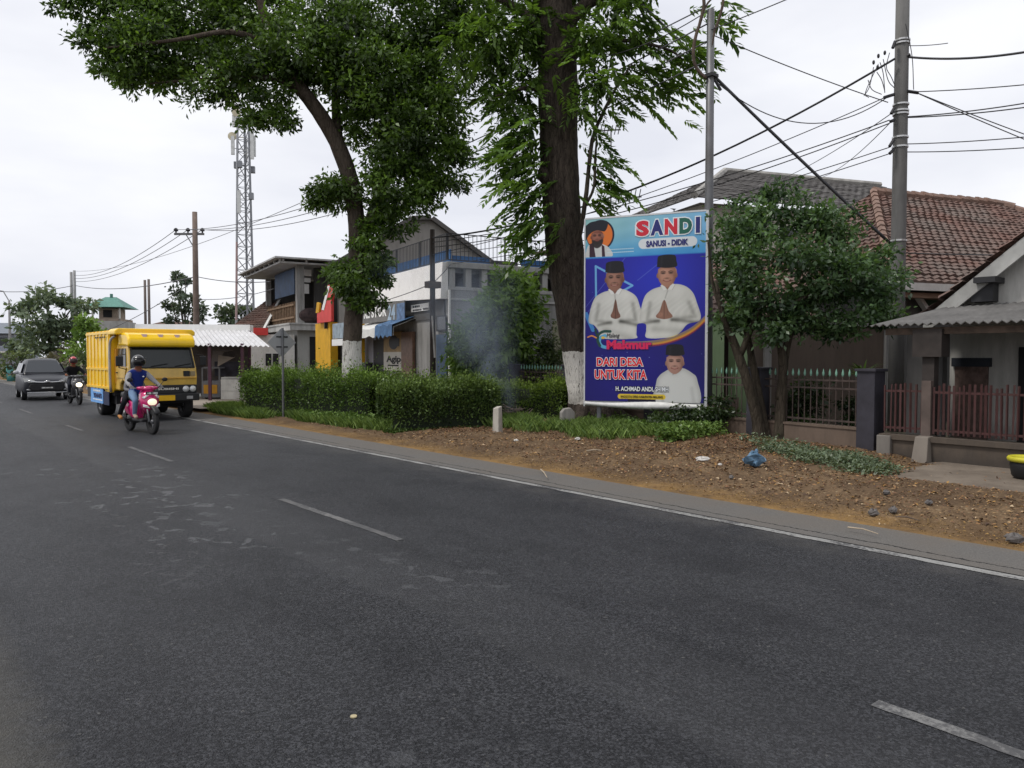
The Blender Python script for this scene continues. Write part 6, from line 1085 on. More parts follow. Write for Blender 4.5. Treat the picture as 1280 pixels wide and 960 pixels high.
t.l(t.math('MULTIPLY', den, 1.6), v.inputs['Density']); t.l(v.outputs[0], t.out.inputs['Volume'])
mb = MB(); mb.hexa([(-.5, -.45, .0), (.45, -.45, .0), (.45, .5, .0), (-.5, .5, .0)], [(-3.0, -.7, 3.9), (.6, -.7, 3.9), (.6, 3.0, 3.9), (-3.0, 3.0, 3.9)]); o = mb.build('smoke', t.mat); o.location = p+np.array([-.05, 0, .22]); tag(o, 'thin bluish smoke drifting up from the smouldering twig heap', 'smoke', kind='stuff')
# bin at the right edge
p = G(1286, 601, .02); p[2] = .03; B = thing('rubbish_bin', 'black tyre rubber bin with yellow rim at the right edge', 'bin', p); RUB = mat('black_rubber', (.014, .014, .015), .6, var=.3); mb = MB(); mb.lathe([(0, 0), (.15, 0), (.2, .06), (.225, .2), (.215, .26), (.2, .25), (.0, .22)], 24); mb.build('tub', RUB, B, True)
mb = MB(); mb.lathe([(.205, .24), (.25, .255), (.258, .29), (.24, .315), (.20, .30), (.195, .26)], 24); mb.build('rim', mat('yellow_rim', (.50, .46, .03), .5, var=.2), B, True); mb = MB(); mb.bar((-.05, -.2, .3), (-.05, -.2, .5), .03); mb.build('handle', RUB, B)
p = W(17, 446, 53); p[2] = 0; B = thing('water_barrel', 'small teal barrel on the far roadside behind the black car', 'barrel', p); mb = MB(); mb.lathe([(0, 0), (.42, 0), (.44, .3), (.46, .6), (.44, 1.0), (.0, 1.05)], 16); mb.build('drum', mat('teal_plastic', (.05, .22, .22), .5), B, True); mb = MB(); mb.lathe([(.46, .98), (.49, 1.0), (.47, 1.06), (.3, 1.07)], 16); mb.build('lid', mat('teal_lid', (.04, .16, .17), .5), B, True)
# ------------------------------------------------------------------ vehicles
def paintm(name, c, rough=.3, var=.06, dirt=(.12, .10, .08), amt=.18, coat=.35): return mat(name, c, rough, 0, var, 2.5, 0, 60, dirt, amt, .5, None, coat)
TYRE = mat('tyre_rubber', (.014, .014, .015), .8, var=.3, scale=20); CHROME = mat('chrome', (.62, .62, .63), .18, .9, var=.05); BLKP = mat('black_plastic', (.016, .016, .018), .5); LAMP = mat('lamp_glass', (.62, .63, .62), .12, .2, var=.1); AMB = mat('amber_lens', (.55, .16, .01), .3); SCREEN = glass_mat('windscreen', (.012, .016, .016), .12)
RIMS = mat('grey_rim', (.20, .20, .21), .45, .5); SILV = mat('silver_alloy', (.42, .43, .44), .35, .6)
def wheel(par, x, y, r, wd, rim_m=RIMS, side=1, spokes=6, name='wheel', rim_r=.62):
    mb = MB(); M_ = Matrix.Translation((x, y, r)) @ Matrix.Rotation(R(90), 4, 'Y'); h = wd/2
    mb.lathe([(r*.6, -h*.9), (r*.93, -h), (r*.985, -h*.8), (r, -h*.4), (r, h*.4), (r*.985, h*.8), (r*.93, h), (r*.6, h*.9), (r*.58, 0), (r*.6, -h*.9)], 28, M_); w_ = mb.build(name, TYRE, par, True)
    mb = MB(); rr = r*rim_r
    for s in (-1, 1): mb.lathe([(rr, s*h*.92), (rr*.92, s*h*.78), (rr*.86, s*h*.45)], 24, M_)
    for k in range(spokes): a = 2*PI*k/spokes; mb.bar((x+side*h*.62, y+math.cos(a)*r*.08, r+math.sin(a)*r*.08), (x+side*h*.55, y+math.cos(a)*rr*.95, r+math.sin(a)*rr*.95), .035*r/.3, .03)
    mb.tube([(x-h*.7, y, r), (x+h*.72, y, r)], r*.16, 12); mb.build('rim', rim_m, w_, True); return w_
# -------- yellow truck (faces -Y)
TY = 21.55; TX = 6.02
T_ = thing('truck', 'yellow cargo truck with tall ribbed box driving toward the camera', 'truck', (TX, TY, 0))
CY_ = paintm('cab_cream_yellow', srgb(210, 172, 76), .38, .12, (.10, .075, .04), .35); BY = paintm('box_yellow', srgb(255, 204, 8), .4, .08, (.40, .25, .02), .25); DY = paintm('deflector_yellow', srgb(255, 206, 14), .32)
W2 = .86
def cabprof(w_): return [(.02, .92), (.0, 1.12), (.03, 1.36), (.27, 1.98), (.40, 2.04), (1.35, 2.06), (1.42, 1.95), (1.42, .78), (.95, .78), (.9, .95), (.62, 1.06), (.32, .98), (.25, .80), (.04, .80)]
mb = MB(); mb.prism(cabprof(W2), lambda a, b, t: (t*(1-.07*max(0, b-1.36)/.7), a, b), -W2, W2); mb.build('cab', CY_, T_, bevel=.035)
dp = [(.12, 1.93), (.05, 2.0), (.08, 2.14), (.22, 2.27), (.5, 2.32), (1.1, 2.32), (1.1, 1.98), (.3, 1.96)]
mb = MB(); mb.prism(dp, lambda a, b, t: (t*.845, a, b), -1, 1); o = mb.build('roof_deflector', DY, T_, bevel=.06)
for xx in (-.42, -.02, .40): mb = MB(); mb.prism([(-.07, 0), (.07, 0), (.03, -.11), (-.02, -.13)], lambda a, b, t: (xx+a, .21-.4*(-b)+t, 2.275+b), -.035, .0); mb.build('faded_mark', mat('faded_lilac', (.55, .38, .36), .5), o)
mb = MB(); mb.hexa([(-.77, .048, 1.41), (.77, .048, 1.41), (.77, .09, 1.41), (-.77, .09, 1.41)], [(-.72, .235, 1.93), (.72, .235, 1.93), (.72, .28, 1.93), (-.72, .28, 1.93)]); ws = mb.build('windscreen', SCREEN, T_)
mb = MB(); a = lambda x, z, o_=0: (x, .036+(z-1.40)*.355-o_, z)
for p, q2 in (((-.8, 1.395), (.8, 1.395)), ((-.76, 1.935), (.76, 1.935)), ((-.79, 1.39), (-.74, 1.94)), ((.79, 1.39), (.74, 1.94))): mb.bar(a(*p), a(*q2), .04, .03)
mb.build('window_seal', BLKP, ws)
for s in (-.3, .3): mb = MB(); mb.bar(a(s, 1.43, .015), a(s+.42, 1.50, .015), .015); mb.build('wiper', BLKP, ws)
mb = MB(); mb.box(-.5, .16, 1.41, .45, .3, 1.47); mb.build('dash_papers', WHITE2, ws)
for s in (-1, 1):
    mb = MB(); X_ = lambda z: s*(W2*(1-.07*max(0, z-1.36)/.7)+.008); mb.add([(X_(1.0), .38, 1.12), (X_(1.0), 1.25, 1.12), (X_(1.4), 1.25, 1.4), (X_(1.4), .22, 1.4)], [(0, 1, 2, 3)]); d_ = mb.build('door', CY_, T_, solid=.014)
    mb = MB(); mb.add([(X_(1.42), .26, 1.43), (X_(1.42), 1.2, 1.43), (X_(1.9), 1.2, 1.9), (X_(1.9), .42, 1.9)], [(0, 1, 2, 3)]); mb.build('door_window', SCREEN, d_, solid=.012); mb = MB(); mb.box(s*(W2+.02), 1.05, 1.24, s*(W2+.04), 1.18, 1.27); mb.build('handle', BLKP, d_)
    mb = MB(); mb.tube([(s*W2, .25, 1.75), (s*(W2+.2), .1, 1.72), (s*(W2+.2), .1, 1.4), (s*W2, .2, 1.35)], .012, 6); mm = mb.build('mirror_bracket', BLKP, T_); mb = MB(); mb.box(s*(W2+.1), .07, 1.44, s*(W2+.28), .12, 1.7); mb.build('mirror', BLKP, mm, bevel=.02)
mb = MB(); mb.box(-.84, -.035, .70, .84, .03, .93); gr = mb.build('grille', BLKP, T_, bevel=.015)
mb = MB(); mb.box(-.84, -.03, 1.10, .84, .0, 1.125); mb.build('trim_strip', mat('dull_yellow_trim', srgb(200, 150, 50), .5), T_)
text('MITSUBISHI', .78, .055, [mat('pale_emblem', (.62, .60, .55), .4)], gr, Matrix.Translation((-.42, -.037, .80)) @ Matrix.Rotation(R(90), 4, 'X'), bold=.03)
for x in (-.73, -.55, .55, .73): mb = MB(); mb.lathe([(0, .03), (.05, .026), (.075, .0), (.085, -.01), (.09, -.03)], 18, Matrix.Translation((x, -.045, .815)) @ Matrix.Rotation(R(90), 4, 'X')); mb.build('headlight', LAMP, T_, True)
mb = MB(); mb.box(-.88, -.12, .50, .88, .04, .70); bp = mb.build('bumper', BLKP, T_, bevel=.025)
mb = MB(); mb.box(-.32, -.14, .52, .24, -.122, .66); mb.build('number_plate', mat('yellow_plate', srgb(226, 176, 20), .5), bp)
for s in (-1, 1): mb = MB(); mb.box(s*.62-.08, -.135, .55, s*.62+.08, -.121, .63); mb.build('fog_lamp', mat('grey_lamp', (.3, .3, .3), .3), bp); mb = MB(); mb.box(s*.86-.02, -.1, .60, s*.9+.02, -.02, .68); mb.build('marker_lamp', LAMP, bp)
mb = MB(); mb.box(.50, -.022, 1.16, .66, .01, 1.30); mb.build('air_vent', BLKP, T_); mb = MB(); mb.box(.68, -.018, 1.17, .80, .01, 1.29); mb.build('vent_panel', mat('dull_brass', (.28, .22, .12), .5), T_)
mb = MB(); mb.box(-.36, .1, .48, .36, 4.2, .62); mb.box(-.86, 1.5, .62, .86, 4.3, .74); mb.box(-.7, .2, .42, .7, .9, .55); mb.box(-.8, 1.55, .38, -.45, 2.2, .62); mb.build('chassis', mat('dark_chassis', (.018, .018, .02), .8), T_)
for s in (-1, 1): wheel(T_, s*.72, .62, .37, .22, RIMS, s, 6)
for s in (-1, 1): wheel(T_, s*.72, 3.1, .37, .36, RIMS, s, 6)
mb = MB(); mb.tube([(-.7, .62, .37), (.7, .62, .37)], .06, 8); mb.tube([(-.7, 3.1, .37), (.7, 3.1, .37)], .07, 8); mb.build('axle', mat('axle_iron', (.02, .02, .02), .8), T_)
bx, b0, b1_, bz0, bz1 = .96, 1.5, 4.35, .78, 2.40
mb = MB()
for s in (-1, 1):
    mb.box(s*bx, b0, bz0, s*(bx-.05), b1_, bz1)
    for i in range(7): y = b0+.12+(b1_-b0-.24)*i/6; mb.box(s*(bx+.022), y-.045, bz0, s*bx, y+.045, bz1)
    for z in (bz0+.05, 1.34, bz1-.06): mb.box(s*(bx+.028), b0, z-.03, s*bx, b1_, z+.03)
    for i in range(7): y = b0+.35+i*.27; mb.box(s*(bx+.004), y-.07, 2.22, s*(bx+.001), y+.07, 2.27)
mb.box(-bx+.05, b0, bz0, bx-.05, b0+.05, bz1); mb.box(-bx+.05, b1_-.05, bz0, bx-.05, b1_, bz1); mb.box(-bx+.05, b0+.05, bz0, bx-.05, b1_-.05, bz0+.05); mb.build('cargo_box', BY, T_)
mb = MB()
for i in range(5): y = b0+.4+i*.27; mb.box(-bx-.046, y-.075, 2.2, -bx-.036, y+.075, 2.245)
mb.build('vent_slot', BLKP, T_)
mb = MB(); mb.prism([(-1.0, 2.27), (1.06, 2.27), (1.06, 2.38), (.98, 2.44), (-.92, 2.44), (-1.0, 2.38)], lambda a, b, t: (a, t, b), .75, 1.52); mb.build('front_header', BY, T_, bevel=.03)
for s in (-1,): mb = MB(); mb.tube(spline([(s*.97, 1.42, .72), (s*.99, 1.40, 1.3), (s*.99, 1.38, 1.9), (s*.97, 1.30, 2.15), (s*.88, 1.2, 2.25)], 14), .035, 8); mb.build('guard_bar', mat('worn_steel', (.45, .42, .40), .4, .4), T_, True)
mb = MB(); mb.box(-.95, 1.45, .72, -.88, 2.0, .80); mb.box(.88, 1.45, .72, .95, 2.0, .80)
for y in np.linspace(1.6, 4.2, 6): mb.box(-.94, y, .70, .94, y+.09, .80)
mb.build('cross_member', BY, T_)
mb = MB(); mb.box(-.965, 2.4, .36, -.945, 3.9, .78); sk_ = mb.build('side_skirt', mat('light_blue_skirt', srgb(110, 165, 225), .5, var=.15), T_); DB = mat('dark_blue_letters', srgb(20, 34, 80), .5)
mb = MB(); mb.box(-.95, 1.75, .34, -.93, 2.39, .72); mb.build('dark_skirt', mat('navy_skirt', (.012, .02, .06), .6), T_)
MS = Matrix(((0, 0, -1, -.968), (-1, 0, 0, 3.55), (0, 1, 0, .50), (0, 0, 0, 1))); text("YENNI'S", 1.05, .14, [DB], sk_, MS, bold=.05)
MS2 = MS.copy(); MS2.translation = (-.968, 3.55, .68); marks(.9, .05, WHL, sk_, MS2, 9)
mb = MB(); mb.box(-.969, 2.45, .44, -.966, 3.6, .465); mb.build('skirt_stripe', WHL, sk_)
mb = MB(); mb.box(-.97, 3.9, .50, -.8, 4.3, .78); mb.build('mudguard', BLKP, T_); mb = MB(); mb.box(-.99, 4.28, .70, -.90, 4.34, .76); mb.build('tail_marker', LAMP, T_)
mb = MB(); mb.box(-.85, 1.30, .95, .85, 1.5, 1.9); mb.build('shaded_box_front', paintm('shaded_box_yellow', srgb(190, 130, 30), .5), T_)  # box yellow darkened to paint in the shade behind the cab
# -------- dark people carrier (faces -Y)
CSCR = glass_mat('car_glass', (.04, .045, .052), .15); CSCR.node_tree.nodes['Principled BSDF'].inputs['Specular IOR Level'].default_value = .4
C_ = thing('car', 'dark grey people carrier with chrome grille behind the yellow truck', 'car', (5.3, 34.2, 0), R(-3.5)); CP = paintm('dark_metallic', (.007, .009, .016), .36, .1, (.02, .02, .02), .2, 0)
st = [(.02, .60, .34, .62, .64), (.0, .74, .30, .70, .74), (.25, .81, .24, .82, .88), (.9, .83, .22, .92, 1.0), (1.25, .83, .22, .93, 1.05), (2.6, .83, .22, .95, 1.06), (3.6, .82, .24, .95, 1.06), (4.05, .78, .32, .92, 1.04), (4.12, .70, .42, .86, 1.0)]
def loft(rows, close=True):
    mb = MB(); n = len(rows[0]); mb.sheet(rows); b = 0
    mb.f.append(list(range(n))[::-1]); mb.m.append(0); mb.f.append([(len(rows)-1)*n+i for i in range(n)]); mb.m.append(0); return mb
rows = []
for y, hw, z0, z1, z2 in st:
    half = [(hw*.86, z0), (hw*.97, z0+.1), (hw, z0+.28), (hw*.985, z1), (hw*.93, z1+(z2-z1)*.6), (hw*.6, z2), (0, z2+.015)]
    rows.append([(-x, y, z) for x, z in half]+[(x, y, z) for x, z in half[::-1][1:]])
mb = loft(rows); o = mb.build('body', CP, C_, True); o.modifiers.new('s', 'SUBSURF').levels = 1
gh = [(.92, .70, 1.0, .70, 1.01), (1.62, .78, 1.0, .53, 1.54), (2.0, .79, 1.0, .54, 1.60), (3.2, .79, 1.0, .53, 1.58), (3.85, .77, 1.0, .50, 1.50), (4.08, .74, 1.0, .68, 1.05)]
rows = [[(-a, y, z0), (-(a*.3+b*.7), y, z0+(z1-z0)*.72), (-b*.92, y, z1-.015), (-b*.5, y, z1+.012), (b*.5, y, z1+.012), (b*.92, y, z1-.015), (a*.3+b*.7, y, z0+(z1-z0)*.72), (a, y, z0)] for y, a, z0, b, z1 in gh]
mb = loft(rows); mb.build('cabin', CP, C_, True, bevel=.03)
def lerp3(a, b, t): return tuple(a[i]+(b[i]-a[i])*t for i in range(3))
mb = MB(); mb.add([(-.66, .965, 1.06), (.66, .965, 1.06), (.49, 1.53, 1.50), (-.49, 1.53, 1.50)], [(0, 1, 2, 3)]); mb.build('windscreen', CSCR, C_, solid=.02)
for s in (-1, 1):
    for y0, y1 in ((1.55, 2.25), (2.32, 3.05), (3.12, 3.72)):
        mb = MB(); sl = lambda z: s*(.80-(z-1.0)*.36); fr_ = .28 if y0 < 1.6 else 0; mb.add([(sl(1.06), y0-fr_, 1.06), (sl(1.06), y1, 1.06), (sl(1.42), y1, 1.42), (sl(1.42), y0+(.06 if fr_ else 0), 1.42)], [(0, 1, 2, 3)]); mb.build('side_window', CSCR, C_, solid=.012)
    mb = MB(); mb.ell((s*.93, 1.28, 1.07), (.10, .06, .075), 12, 8); mb.build('mirror', mat('mirror_shell', (.40, .41, .43), .35), C_, True)
    mb = MB(); mb.prism([(.36, .69), (.74, .71), (.81, .88), (.62, .86), (.42, .77)], lambda a, b, t: (s*a, t+.30*max(0, a-.35), b), -.05, .05); mb.build('headlight', LAMP, C_)
    mb = MB(); mb.ell((s*.60, .03, .42), (.09, .03, .04), 10, 6); mb.build('fog_lamp', SILV, C_, True)
    for y in (.78, 3.42): wheel(C_, s*.72, y, .30, .18, SILV, s, 7)
    mb = MB(); mb.bar((s*.845, 1.9, .9), (s*.845, 2.1, .9), .02, .03); mb.build('door_handle', CHROME, C_)
mb = MB(); mb.tube(spline([(-.62, .04, .77), (-.4, -.03, .715), (-.15, -.05, .70), (0, -.06, .715), (.15, -.05, .70), (.4, -.03, .715), (.62, .04, .77)], 20), .024, 8); mb.tube([(-.1, -.055, .72), (0, -.065, .755), (.1, -.055, .72)], .02, 8); mb.build('chrome_grille', CHROME, C_, True)
mb = MB(); mb.prism([(-.55, .64), (.55, .64), (.62, .50), (.48, .38), (-.48, .38), (-.62, .50)], lambda a, b, t: (a, t, b), -.045, .06); mb.build('lower_grille', BLKP, C_, bevel=.02)
mb = MB(); mb.box(-.24, -.065, .44, .24, -.05, .55); pp_ = mb.build('number_plate', mat('black_plate', (.03, .03, .032), .5), C_); marks(.38, .055, WHL, pp_, Matrix.Translation((-.19, -.067, .467)) @ Matrix.Rotation(R(90), 4, 'X'), 9)
mb = MB(); mb.tube([(-.66, -.0, .31), (0, -.05, .30), (.66, 0, .31)], .018, 6); mb.build('bumper_strip', SILV, C_)
# -------- scooters (face -Y, local origin on ground below the middle)
def scooter(label, loc, rz, body_m, lamp_glow, plate=None, shield_extra=None):
    S_ = thing('motor_scooter', label, 'scooter', loc, rz, 'scooters on the road')
    for y, nm in ((-.63, 'front_wheel'), (.62, 'rear_wheel')): wheel(S_, 0, y, .275, .085, RIMS, 1, 5, nm, .72)
    mb = MB(); [mb.tube([(s*.07, -.63, .275), (s*.07, -.52, .62), (s*.05, -.44, .86)], [.022, .024, .02], 8) for s in (-1, 1)]; mb.build('fork', SILV, S_, True)
    mb = MB(); mb.sheet([[(-.065, -.63+.32*math.sin(t), .275+.32*math.cos(t)), (-.04, -.63+.34*math.sin(t), .275+.345*math.cos(t)), (.04, -.63+.34*math.sin(t), .275+.345*math.cos(t)), (.065, -.63+.32*math.sin(t), .275+.32*math.cos(t))] for t in np.linspace(-1.0, 1.1, 10)]); mb.build('front_fender', BLKP, S_, True, solid=.008)
    sec = [(-.50, .44, .05, .30), (-.58, .60, .15, .32), (-.57, .74, .19, .30), (-.50, .86, .16, .26), (-.44, .94, .10, .2)]
    rows = [[(-w_, y+.15, z), (-w_*.95, y+.05, z), (-w_*.5, y-.035, z+.01), (0, y-.06, z+.015), (w_*.5, y-.035, z+.01), (w_*.95, y+.05, z), (w_, y+.15, z)] for y, z, w_, _ in sec]
    mb = MB(); mb.sheet(rows); mb.build('front_shield', body_m, S_, True, solid=.03)
    mb = MB(); mb.ell((0, -.63, .70), (.10, .05, .075), 14, 9); mb.build('headlight', mat('lit_headlight', (.8, .75, .6), .2, emit=((1, .86, .62), lamp_glow)), S_, True)
    for s in (-1, 1): mb = MB(); mb.ell((s*.14, -.56, .80), (.045, .03, .025), 9, 6); mb.build('turn_signal', LAMP if s else AMB, S_, True)
    mb = MB(); mb.ell((0, -.44, .985), (.13, .09, .065), 16, 8); [mb.tube([(s*.08, -.43, .99), (s*.22, -.37, 1.0)], [.055, .028], 10) for s in (-1, 1)]; mb.build('handlebar_cover', body_m, S_, True); mb = MB(); mb.tube([(-.36, -.30, 1.01), (-.2, -.38, 1.0), (.2, -.38, 1.0), (.36, -.30, 1.01)], .017, 8); hb = mb.build('handlebar', BLKP, S_, True)
    for s in (-1, 1):
        mb = MB(); mb.tube([(s*.25, -.38, 1.01), (s*.32, -.40, 1.12), (s*.36, -.40, 1.16)], .008, 6); mm = mb.build('mirror_stalk', BLKP, S_); mb = MB(); mb.ell((s*.37, -.40, 1.18), (.065, .018, .045), 12, 8); mb.build('mirror', BLKP, mm, True); mb = MB(); mb.tube([(s*.24, -.40, 1.0), (s*.36, -.36, 1.0)], .008, 5); mb.build('brake_lever', SILV, hb)
    mb = MB(); mb.box(-.15, -.42, .26, .15, .12, .32); mb.box(-.06, -.45, .3, .06, -.36, .85); mb.build('floorboard', BLKP, S_, bevel=.02)
    mb = MB(); rows = []
    for y, w_, z0, z1 in ((.06, .10, .32, .66), (.2, .16, .34, .72), (.5, .17, .42, .74), (.8, .13, .56, .76), (.98, .05, .68, .76)): rows.append([(-w_*.7, y, z0), (-w_, y, (z0+z1)/2), (-w_*.8, y, z1), (0, y, z1+.01), (w_*.8, y, z1), (w_, y, (z0+z1)/2), (w_*.7, y, z0)])
    loft(rows).build('rear_body', body_m, S_, True)
    mb = MB(); mb.sheet([[(-.13*k, y, z-.05), (-.12*k, y, z+.02), (0, y, z+.04), (.12*k, y, z+.02), (.13*k, y, z-.05)] for y, z, k in ((.02, .74, .7), (.2, .76, 1), (.5, .79, 1.05), (.8, .83, .85), (.93, .83, .5))]); mb.build('seat', mat('seat_vinyl', (.015, .015, .016), .6), S_, True, solid=.03)
    mb = MB(); mb.ell((.03, .42, .30), (.14, .3, .12), 12, 8); mb.tube([(.13, .3, .25), (.14, .6, .3), (.14, .95, .36)], [.03, .05, .05], 8); mb.build('engine', mat('engine_black', (.03, .03, .03), .5, .3), S_, True); mb = MB(); mb.box(-.09, .62, .3, .09, 1.0, .34); mb.box(-.2, .40, .26, .2, .44, .29); mb.build('mudguard', BLKP, S_)
    if plate: mb = MB(); mb.box(-.14, -.66, .86, .14, -.645, .93); p_ = mb.build('number_plate', BLKP, S_); marks(.22, .04, WHL, p_, Matrix.Translation((-.11, -.663, .875)) @ Matrix.Rotation(R(90), 4, 'X'), 8)
    return S_
SC1 = scooter('pink scooter with lit headlight ridden before the yellow truck', (4.63, 18.35, 0), R(7), paintm('magenta_paint', srgb(196, 22, 104), .25, .08, (.1, .03, .06), .15, .8), .8, True)
for o in list(SC1.children):
    if o.name.startswith('front_shield'):
        for s in (-1, 1): mb = MB(); mb.add([(s*.17, -.575, .60), (s*.06, -.645, .57), (s*.10, -.64, .62), (s*.175, -.57, .66)], [(0, 1, 2, 3)]); mb.add([(s*.15, -.585, .78), (s*.08, -.635, .84), (s*.10, -.62, .87), (s*.17, -.55, .80)], [(0, 1, 2, 3)]); mb.build('white_decal', WHITE2, o, solid=.02)
SC2 = scooter('grey scooter with bright headlight beside the dark car', (5.62, 30.9, 0), R(3), paintm('graphite_paint', (.06, .06, .065), .35, .1), 3.2)
# ------------------------------------------------------------------ riders
SKIN = srgb(128, 84, 64)
def figure(label, loc, rz, zones, J, extra=(), grp=None):
    """one continuous skinned body; J joints {name:(pos, r)}; zones: list of (joint names, colour)"""
    P_ = thing('person', label, 'person', loc, rz, grp); names = list(J); bm = bmesh.new(); lay = bm.verts.layers.skin.verify(); vs = {}
    for k in names: v = bm.verts.new(J[k][0]); r = J[k][1]; v[lay].radius = (r, r) if not hasattr(r, '__len__') else r; v[lay].use_root = (k == 'pelvis'); vs[k] = v
    E = [('pelvis', 'waist'), ('waist', 'chest'), ('chest', 'neck'), ('neck', 'jaw'), ('jaw', 'head'), ('head', 'crown')]
    for s in 'LR': E += [('chest', 'sh'+s), ('sh'+s, 'el'+s), ('el'+s, 'wr'+s), ('wr'+s, 'pa'+s), ('pelvis', 'hip'+s), ('hip'+s, 'kn'+s), ('kn'+s, 'an'+s), ('an'+s, 'to'+s)]
    for a, b in E: bm.edges.new((vs[a], vs[b]))
    for s, sg in (('L', -1), ('R', 1)):
        w_ = np.array(J['wr'+s][0]); p_ = np.array(J['pa'+s][0]); d = (p_-w_)/np.linalg.norm(p_-w_)
        for i in range(4):
            off = (i-1.5)*.021; a = p_+np.array([off, 0, 0])+d*.02; ln = (.030, .036, .034, .026)[i]; prev = vs['pa'+s]
            for j, pt in enumerate((a+d*ln*.6, a+d*ln*1.1+np.array([0, -.004, -.026]), a+d*ln*.75+np.array([0, .012, -.05]))):
                v = bm.verts.new(pt); v[lay].radius = (.0095-.001*j,)*2; bm.edges.new((prev, v)); prev = v
        prev = vs['pa'+s]
        for j, pt in enumerate((p_+np.array([-sg*.045, .0, -.01]), p_+np.array([-sg*.055, -.025, -.028]), p_+np.array([-sg*.03, -.04, -.045]))):
            v = bm.verts.new(pt); v[lay].radius = (.011-.001*j,)*2; bm.edges.new((prev, v)); prev = v
    me = bpy.data.meshes.new('body'); bm.to_mesh(me); bm.free(); t_ = bpy.data.objects.new('t', me); COL.objects.link(t_)
    m = t_.modifiers.new('k', 'SKIN'); m.use_smooth_shade = True; t_.modifiers.new('s', 'SUBSURF').levels = 2; bpy.context.view_layer.update()
    me2 = bpy.data.meshes.new_from_object(t_.evaluated_get(bpy.context.evaluated_depsgraph_get())); bpy.data.objects.remove(t_); me2.name = 'body'
    n = len(me2.vertices); co = np.empty(n*3, np.float32); me2.vertices.foreach_get('co', co); co = co.reshape(-1, 3); col = np.zeros((n, 3)); best = np.full(n, 1e9)
    for (a, b), c in zones:
        A, Bv = np.array(J[a][0]), np.array(J[b][0]); d = Bv-A; t = np.clip(((co-A)@d)/(d@d), 0, 1); ds = np.linalg.norm(co-A-t[:, None]*d, axis=1)-(np.mean(J[a][1])*(1-t)+np.mean(J[b][1])*t); k = ds < best; best[k] = ds[k]; col[k] = c
    ca = me2.color_attributes.new('tint', 'FLOAT_COLOR', 'POINT'); ca.data.foreach_set('color', np.concatenate([col, np.ones((n, 1))], 1).astype(np.float32).ravel()); me2.materials.clear()
    me2.polygons.foreach_set('use_smooth', [True]*len(me2.polygons)); link('body', me2, tint_mat('rider_cloth', .85, .15, 1., .4), P_); return P_
def seated(dy=0., dz=0., lean=0., knee=.17, kneeY=-.14, foot=(-.10, .36), hands=True, sp=.15, wide=1.):
    J = {'pelvis': ((0, .27+dy, .86+dz), .14), 'waist': ((0, .22+dy-lean*.3, 1.02+dz), .125), 'chest': ((0, .18+dy-lean, 1.24+dz), .15), 'neck': ((0, .15+dy-lean, 1.40+dz), .062), 'jaw': ((0, .11+dy-lean, 1.48+dz), .075), 'head': ((0, .12+dy-lean, 1.57+dz), .092), 'crown': ((0, .13+dy-lean, 1.63+dz), .07)}
    for s, sg in (('L', -1), ('R', 1)):
        J['sh'+s] = ((sg*.185*wide, .18+dy-lean, 1.31+dz), .075); 
        if hands: J['el'+s] = ((sg*.30*wide, -.02+dy-lean*.5, 1.12+dz), .052); J['wr'+s] = ((sg*.315, -.22, 1.06), .036); J['pa'+s] = ((sg*.315, -.285, 1.045), (.042, .022))
        else: J['el'+s] = ((sg*.25, .12+dy, 1.06+dz), .05); J['wr'+s] = ((sg*.13, -.06+dy, .98+dz), .036); J['pa'+s] = ((sg*.11, -.12+dy, .97+dz), (.042, .022))
        J['hip'+s] = ((sg*.10, .22+dy, .84+dz), .10); J['kn'+s] = ((sg*knee, kneeY+dy, .72+dz*.7), .066); J['an'+s] = ((sg*sp, foot[0]+dy+.08, foot[1]+.04), .046); J['to'+s] = ((sg*(sp+.02), foot[0]+dy-.10, foot[1]-.02), .04)
    return J
def zone(top, sleeve, trous, shoe, skin=SKIN, glove=None):
    z = [(('pelvis', 'waist'), top), (('waist', 'chest'), top), (('chest', 'neck'), top), (('neck', 'jaw'), skin), (('jaw', 'head'), skin), (('head', 'crown'), skin)]
    for s in 'LR': z += [(('chest', 'sh'+s), top), (('sh'+s, 'el'+s), sleeve), (('el'+s, 'wr'+s), sleeve), (('wr'+s, 'pa'+s), glove or skin), (('pelvis', 'hip'+s), trous), (('hip'+s, 'kn'+s), trous), (('kn'+s, 'an'+s), trous), (('an'+s, 'to'+s), shoe)]
    return z
def headgear(P_, J, shell, visor, vis_up=False):
    c = np.array(J['head'][0])+[0, .0, .005]; mb = MB(); rows = []
    mb.ell(tuple(c+[0, .015, .0]), (.135, .155, .15), 20, 14, 0, -.75, PI/2); h = mb.build('helmet', mat('helmet_shell', shell, .3, var=.1, coat=.5), P_, True)
    mb = MB(); pts = []
    for t in np.linspace(-.55, .42, 8): pts.append([tuple(c+[math.sin(a)*.139*math.cos(t), .012-math.cos(a)*.163*math.cos(t), .152*math.sin(t)]) for a in np.linspace(-1.15, 1.15, 14)])
    mb.sheet(pts); mb.build('visor', visor, h, True, solid=.006); mb = MB(); mb.tube([tuple(c+[math.sin(a)*.15, .0-math.cos(a)*.172, .075]) for a in np.linspace(-1.2, 1.2, 12)], .012, 6); mb.build('visor_rim', BLKP, h, True)
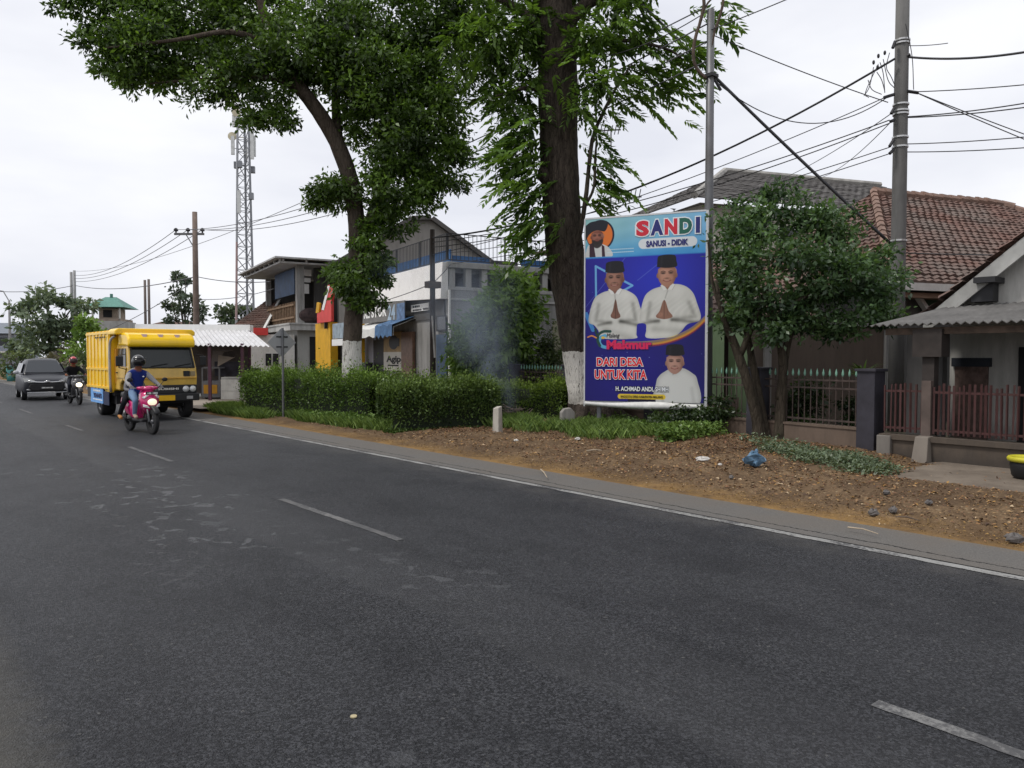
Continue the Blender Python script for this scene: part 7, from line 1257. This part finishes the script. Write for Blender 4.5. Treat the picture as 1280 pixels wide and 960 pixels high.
def facefeatures(P_, J, skin=SKIN):
    c = np.array(J['head'][0]); mb = MB(); mb.ell(tuple(c+[0, -.098, -.035]), (.016, .022, .028), 8, 6); mb.build('nose', mat('skin', skin, .6), P_, True)
    for s in (-1, 1): mb = MB(); mb.ell(tuple(c+[s*.034, -.082, -.008]), (.016, .012, .009), 8, 6); mb.build('eye', mat('eye_white', (.3, .28, .26), .3), P_, True); mb = MB(); mb.ell(tuple(c+[s*.092, .0, -.02]), (.012, .02, .032), 8, 6); mb.build('ear', mat('skin', skin, .6), P_, True)
    mb = MB(); mb.ell(tuple(c+[0, -.084, -.075]), (.028, .012, .007), 8, 6); mb.build('mouth', mat('lips', (.16, .05, .045), .5), P_, True)
J = seated(-.02, .0, .02)
r1 = figure('rider in grey helmet and blue vest steering the pink scooter', (4.63, 18.35, 0), R(7), zone((.014, .028, .16), (.27, .27, .28), (.15, .23, .36), (.34, .24, .19), glove=(.20, .19, .19)), J)
headgear(r1, J, (.045, .045, .048), mat('dark_visor', (.01, .01, .011), .12)); facefeatures(r1, J)
mb = MB(); mb.ell((.07, .005, 1.24), (.022, .012, .018), 8, 6); mb.build('chest_badge', WHITE2, r1, True)
mb = MB(); mb.tube([(.075*math.cos(a), .14+.06*math.sin(a), 1.375) for a in np.linspace(0, 2*PI, 13)], .02, 6); mb.build('collar', mat('grey_collar', (.33, .33, .34), .9), r1, True)
J2 = seated(.30, -.045, .0, .24, -.02, (.10, .33), False, .28)
for k_ in J2:
    if k_ in ('waist', 'chest', 'neck', 'jaw', 'head', 'crown') or k_[:2] in ('sh', 'el'): v_, r_ = J2[k_]; J2[k_] = ((v_[0]*.85+.05, v_[1], .80+(v_[2]-.80)*.66), r_*.86)
r2 = figure('passenger in black trousers and tan sandals behind the blue vest rider', (4.63, 18.35, 0), R(7), zone((.16, .16, .17), (.16, .16, .17), (.012, .012, .016), (.40, .19, .07)), J2); headgear(r2, J2, (.05, .05, .055), mat('dark_visor', (.01, .01, .011), .12)); facefeatures(r2, J2)
J3 = seated(-.02, -.035, .03, .2, -.14, (-.10, .36), True, .17, 1.08)
r3 = figure('rider in red helmet and black jacket on the grey scooter', (5.62, 30.9, 0), R(3), zone((.012, .012, .014), (.014, .014, .017), (.02, .022, .03), (.03, .03, .03)), J3); headgear(r3, J3, (.52, .035, .05), mat('smoke_visor', (.05, .035, .035), .15)); facefeatures(r3, J3)
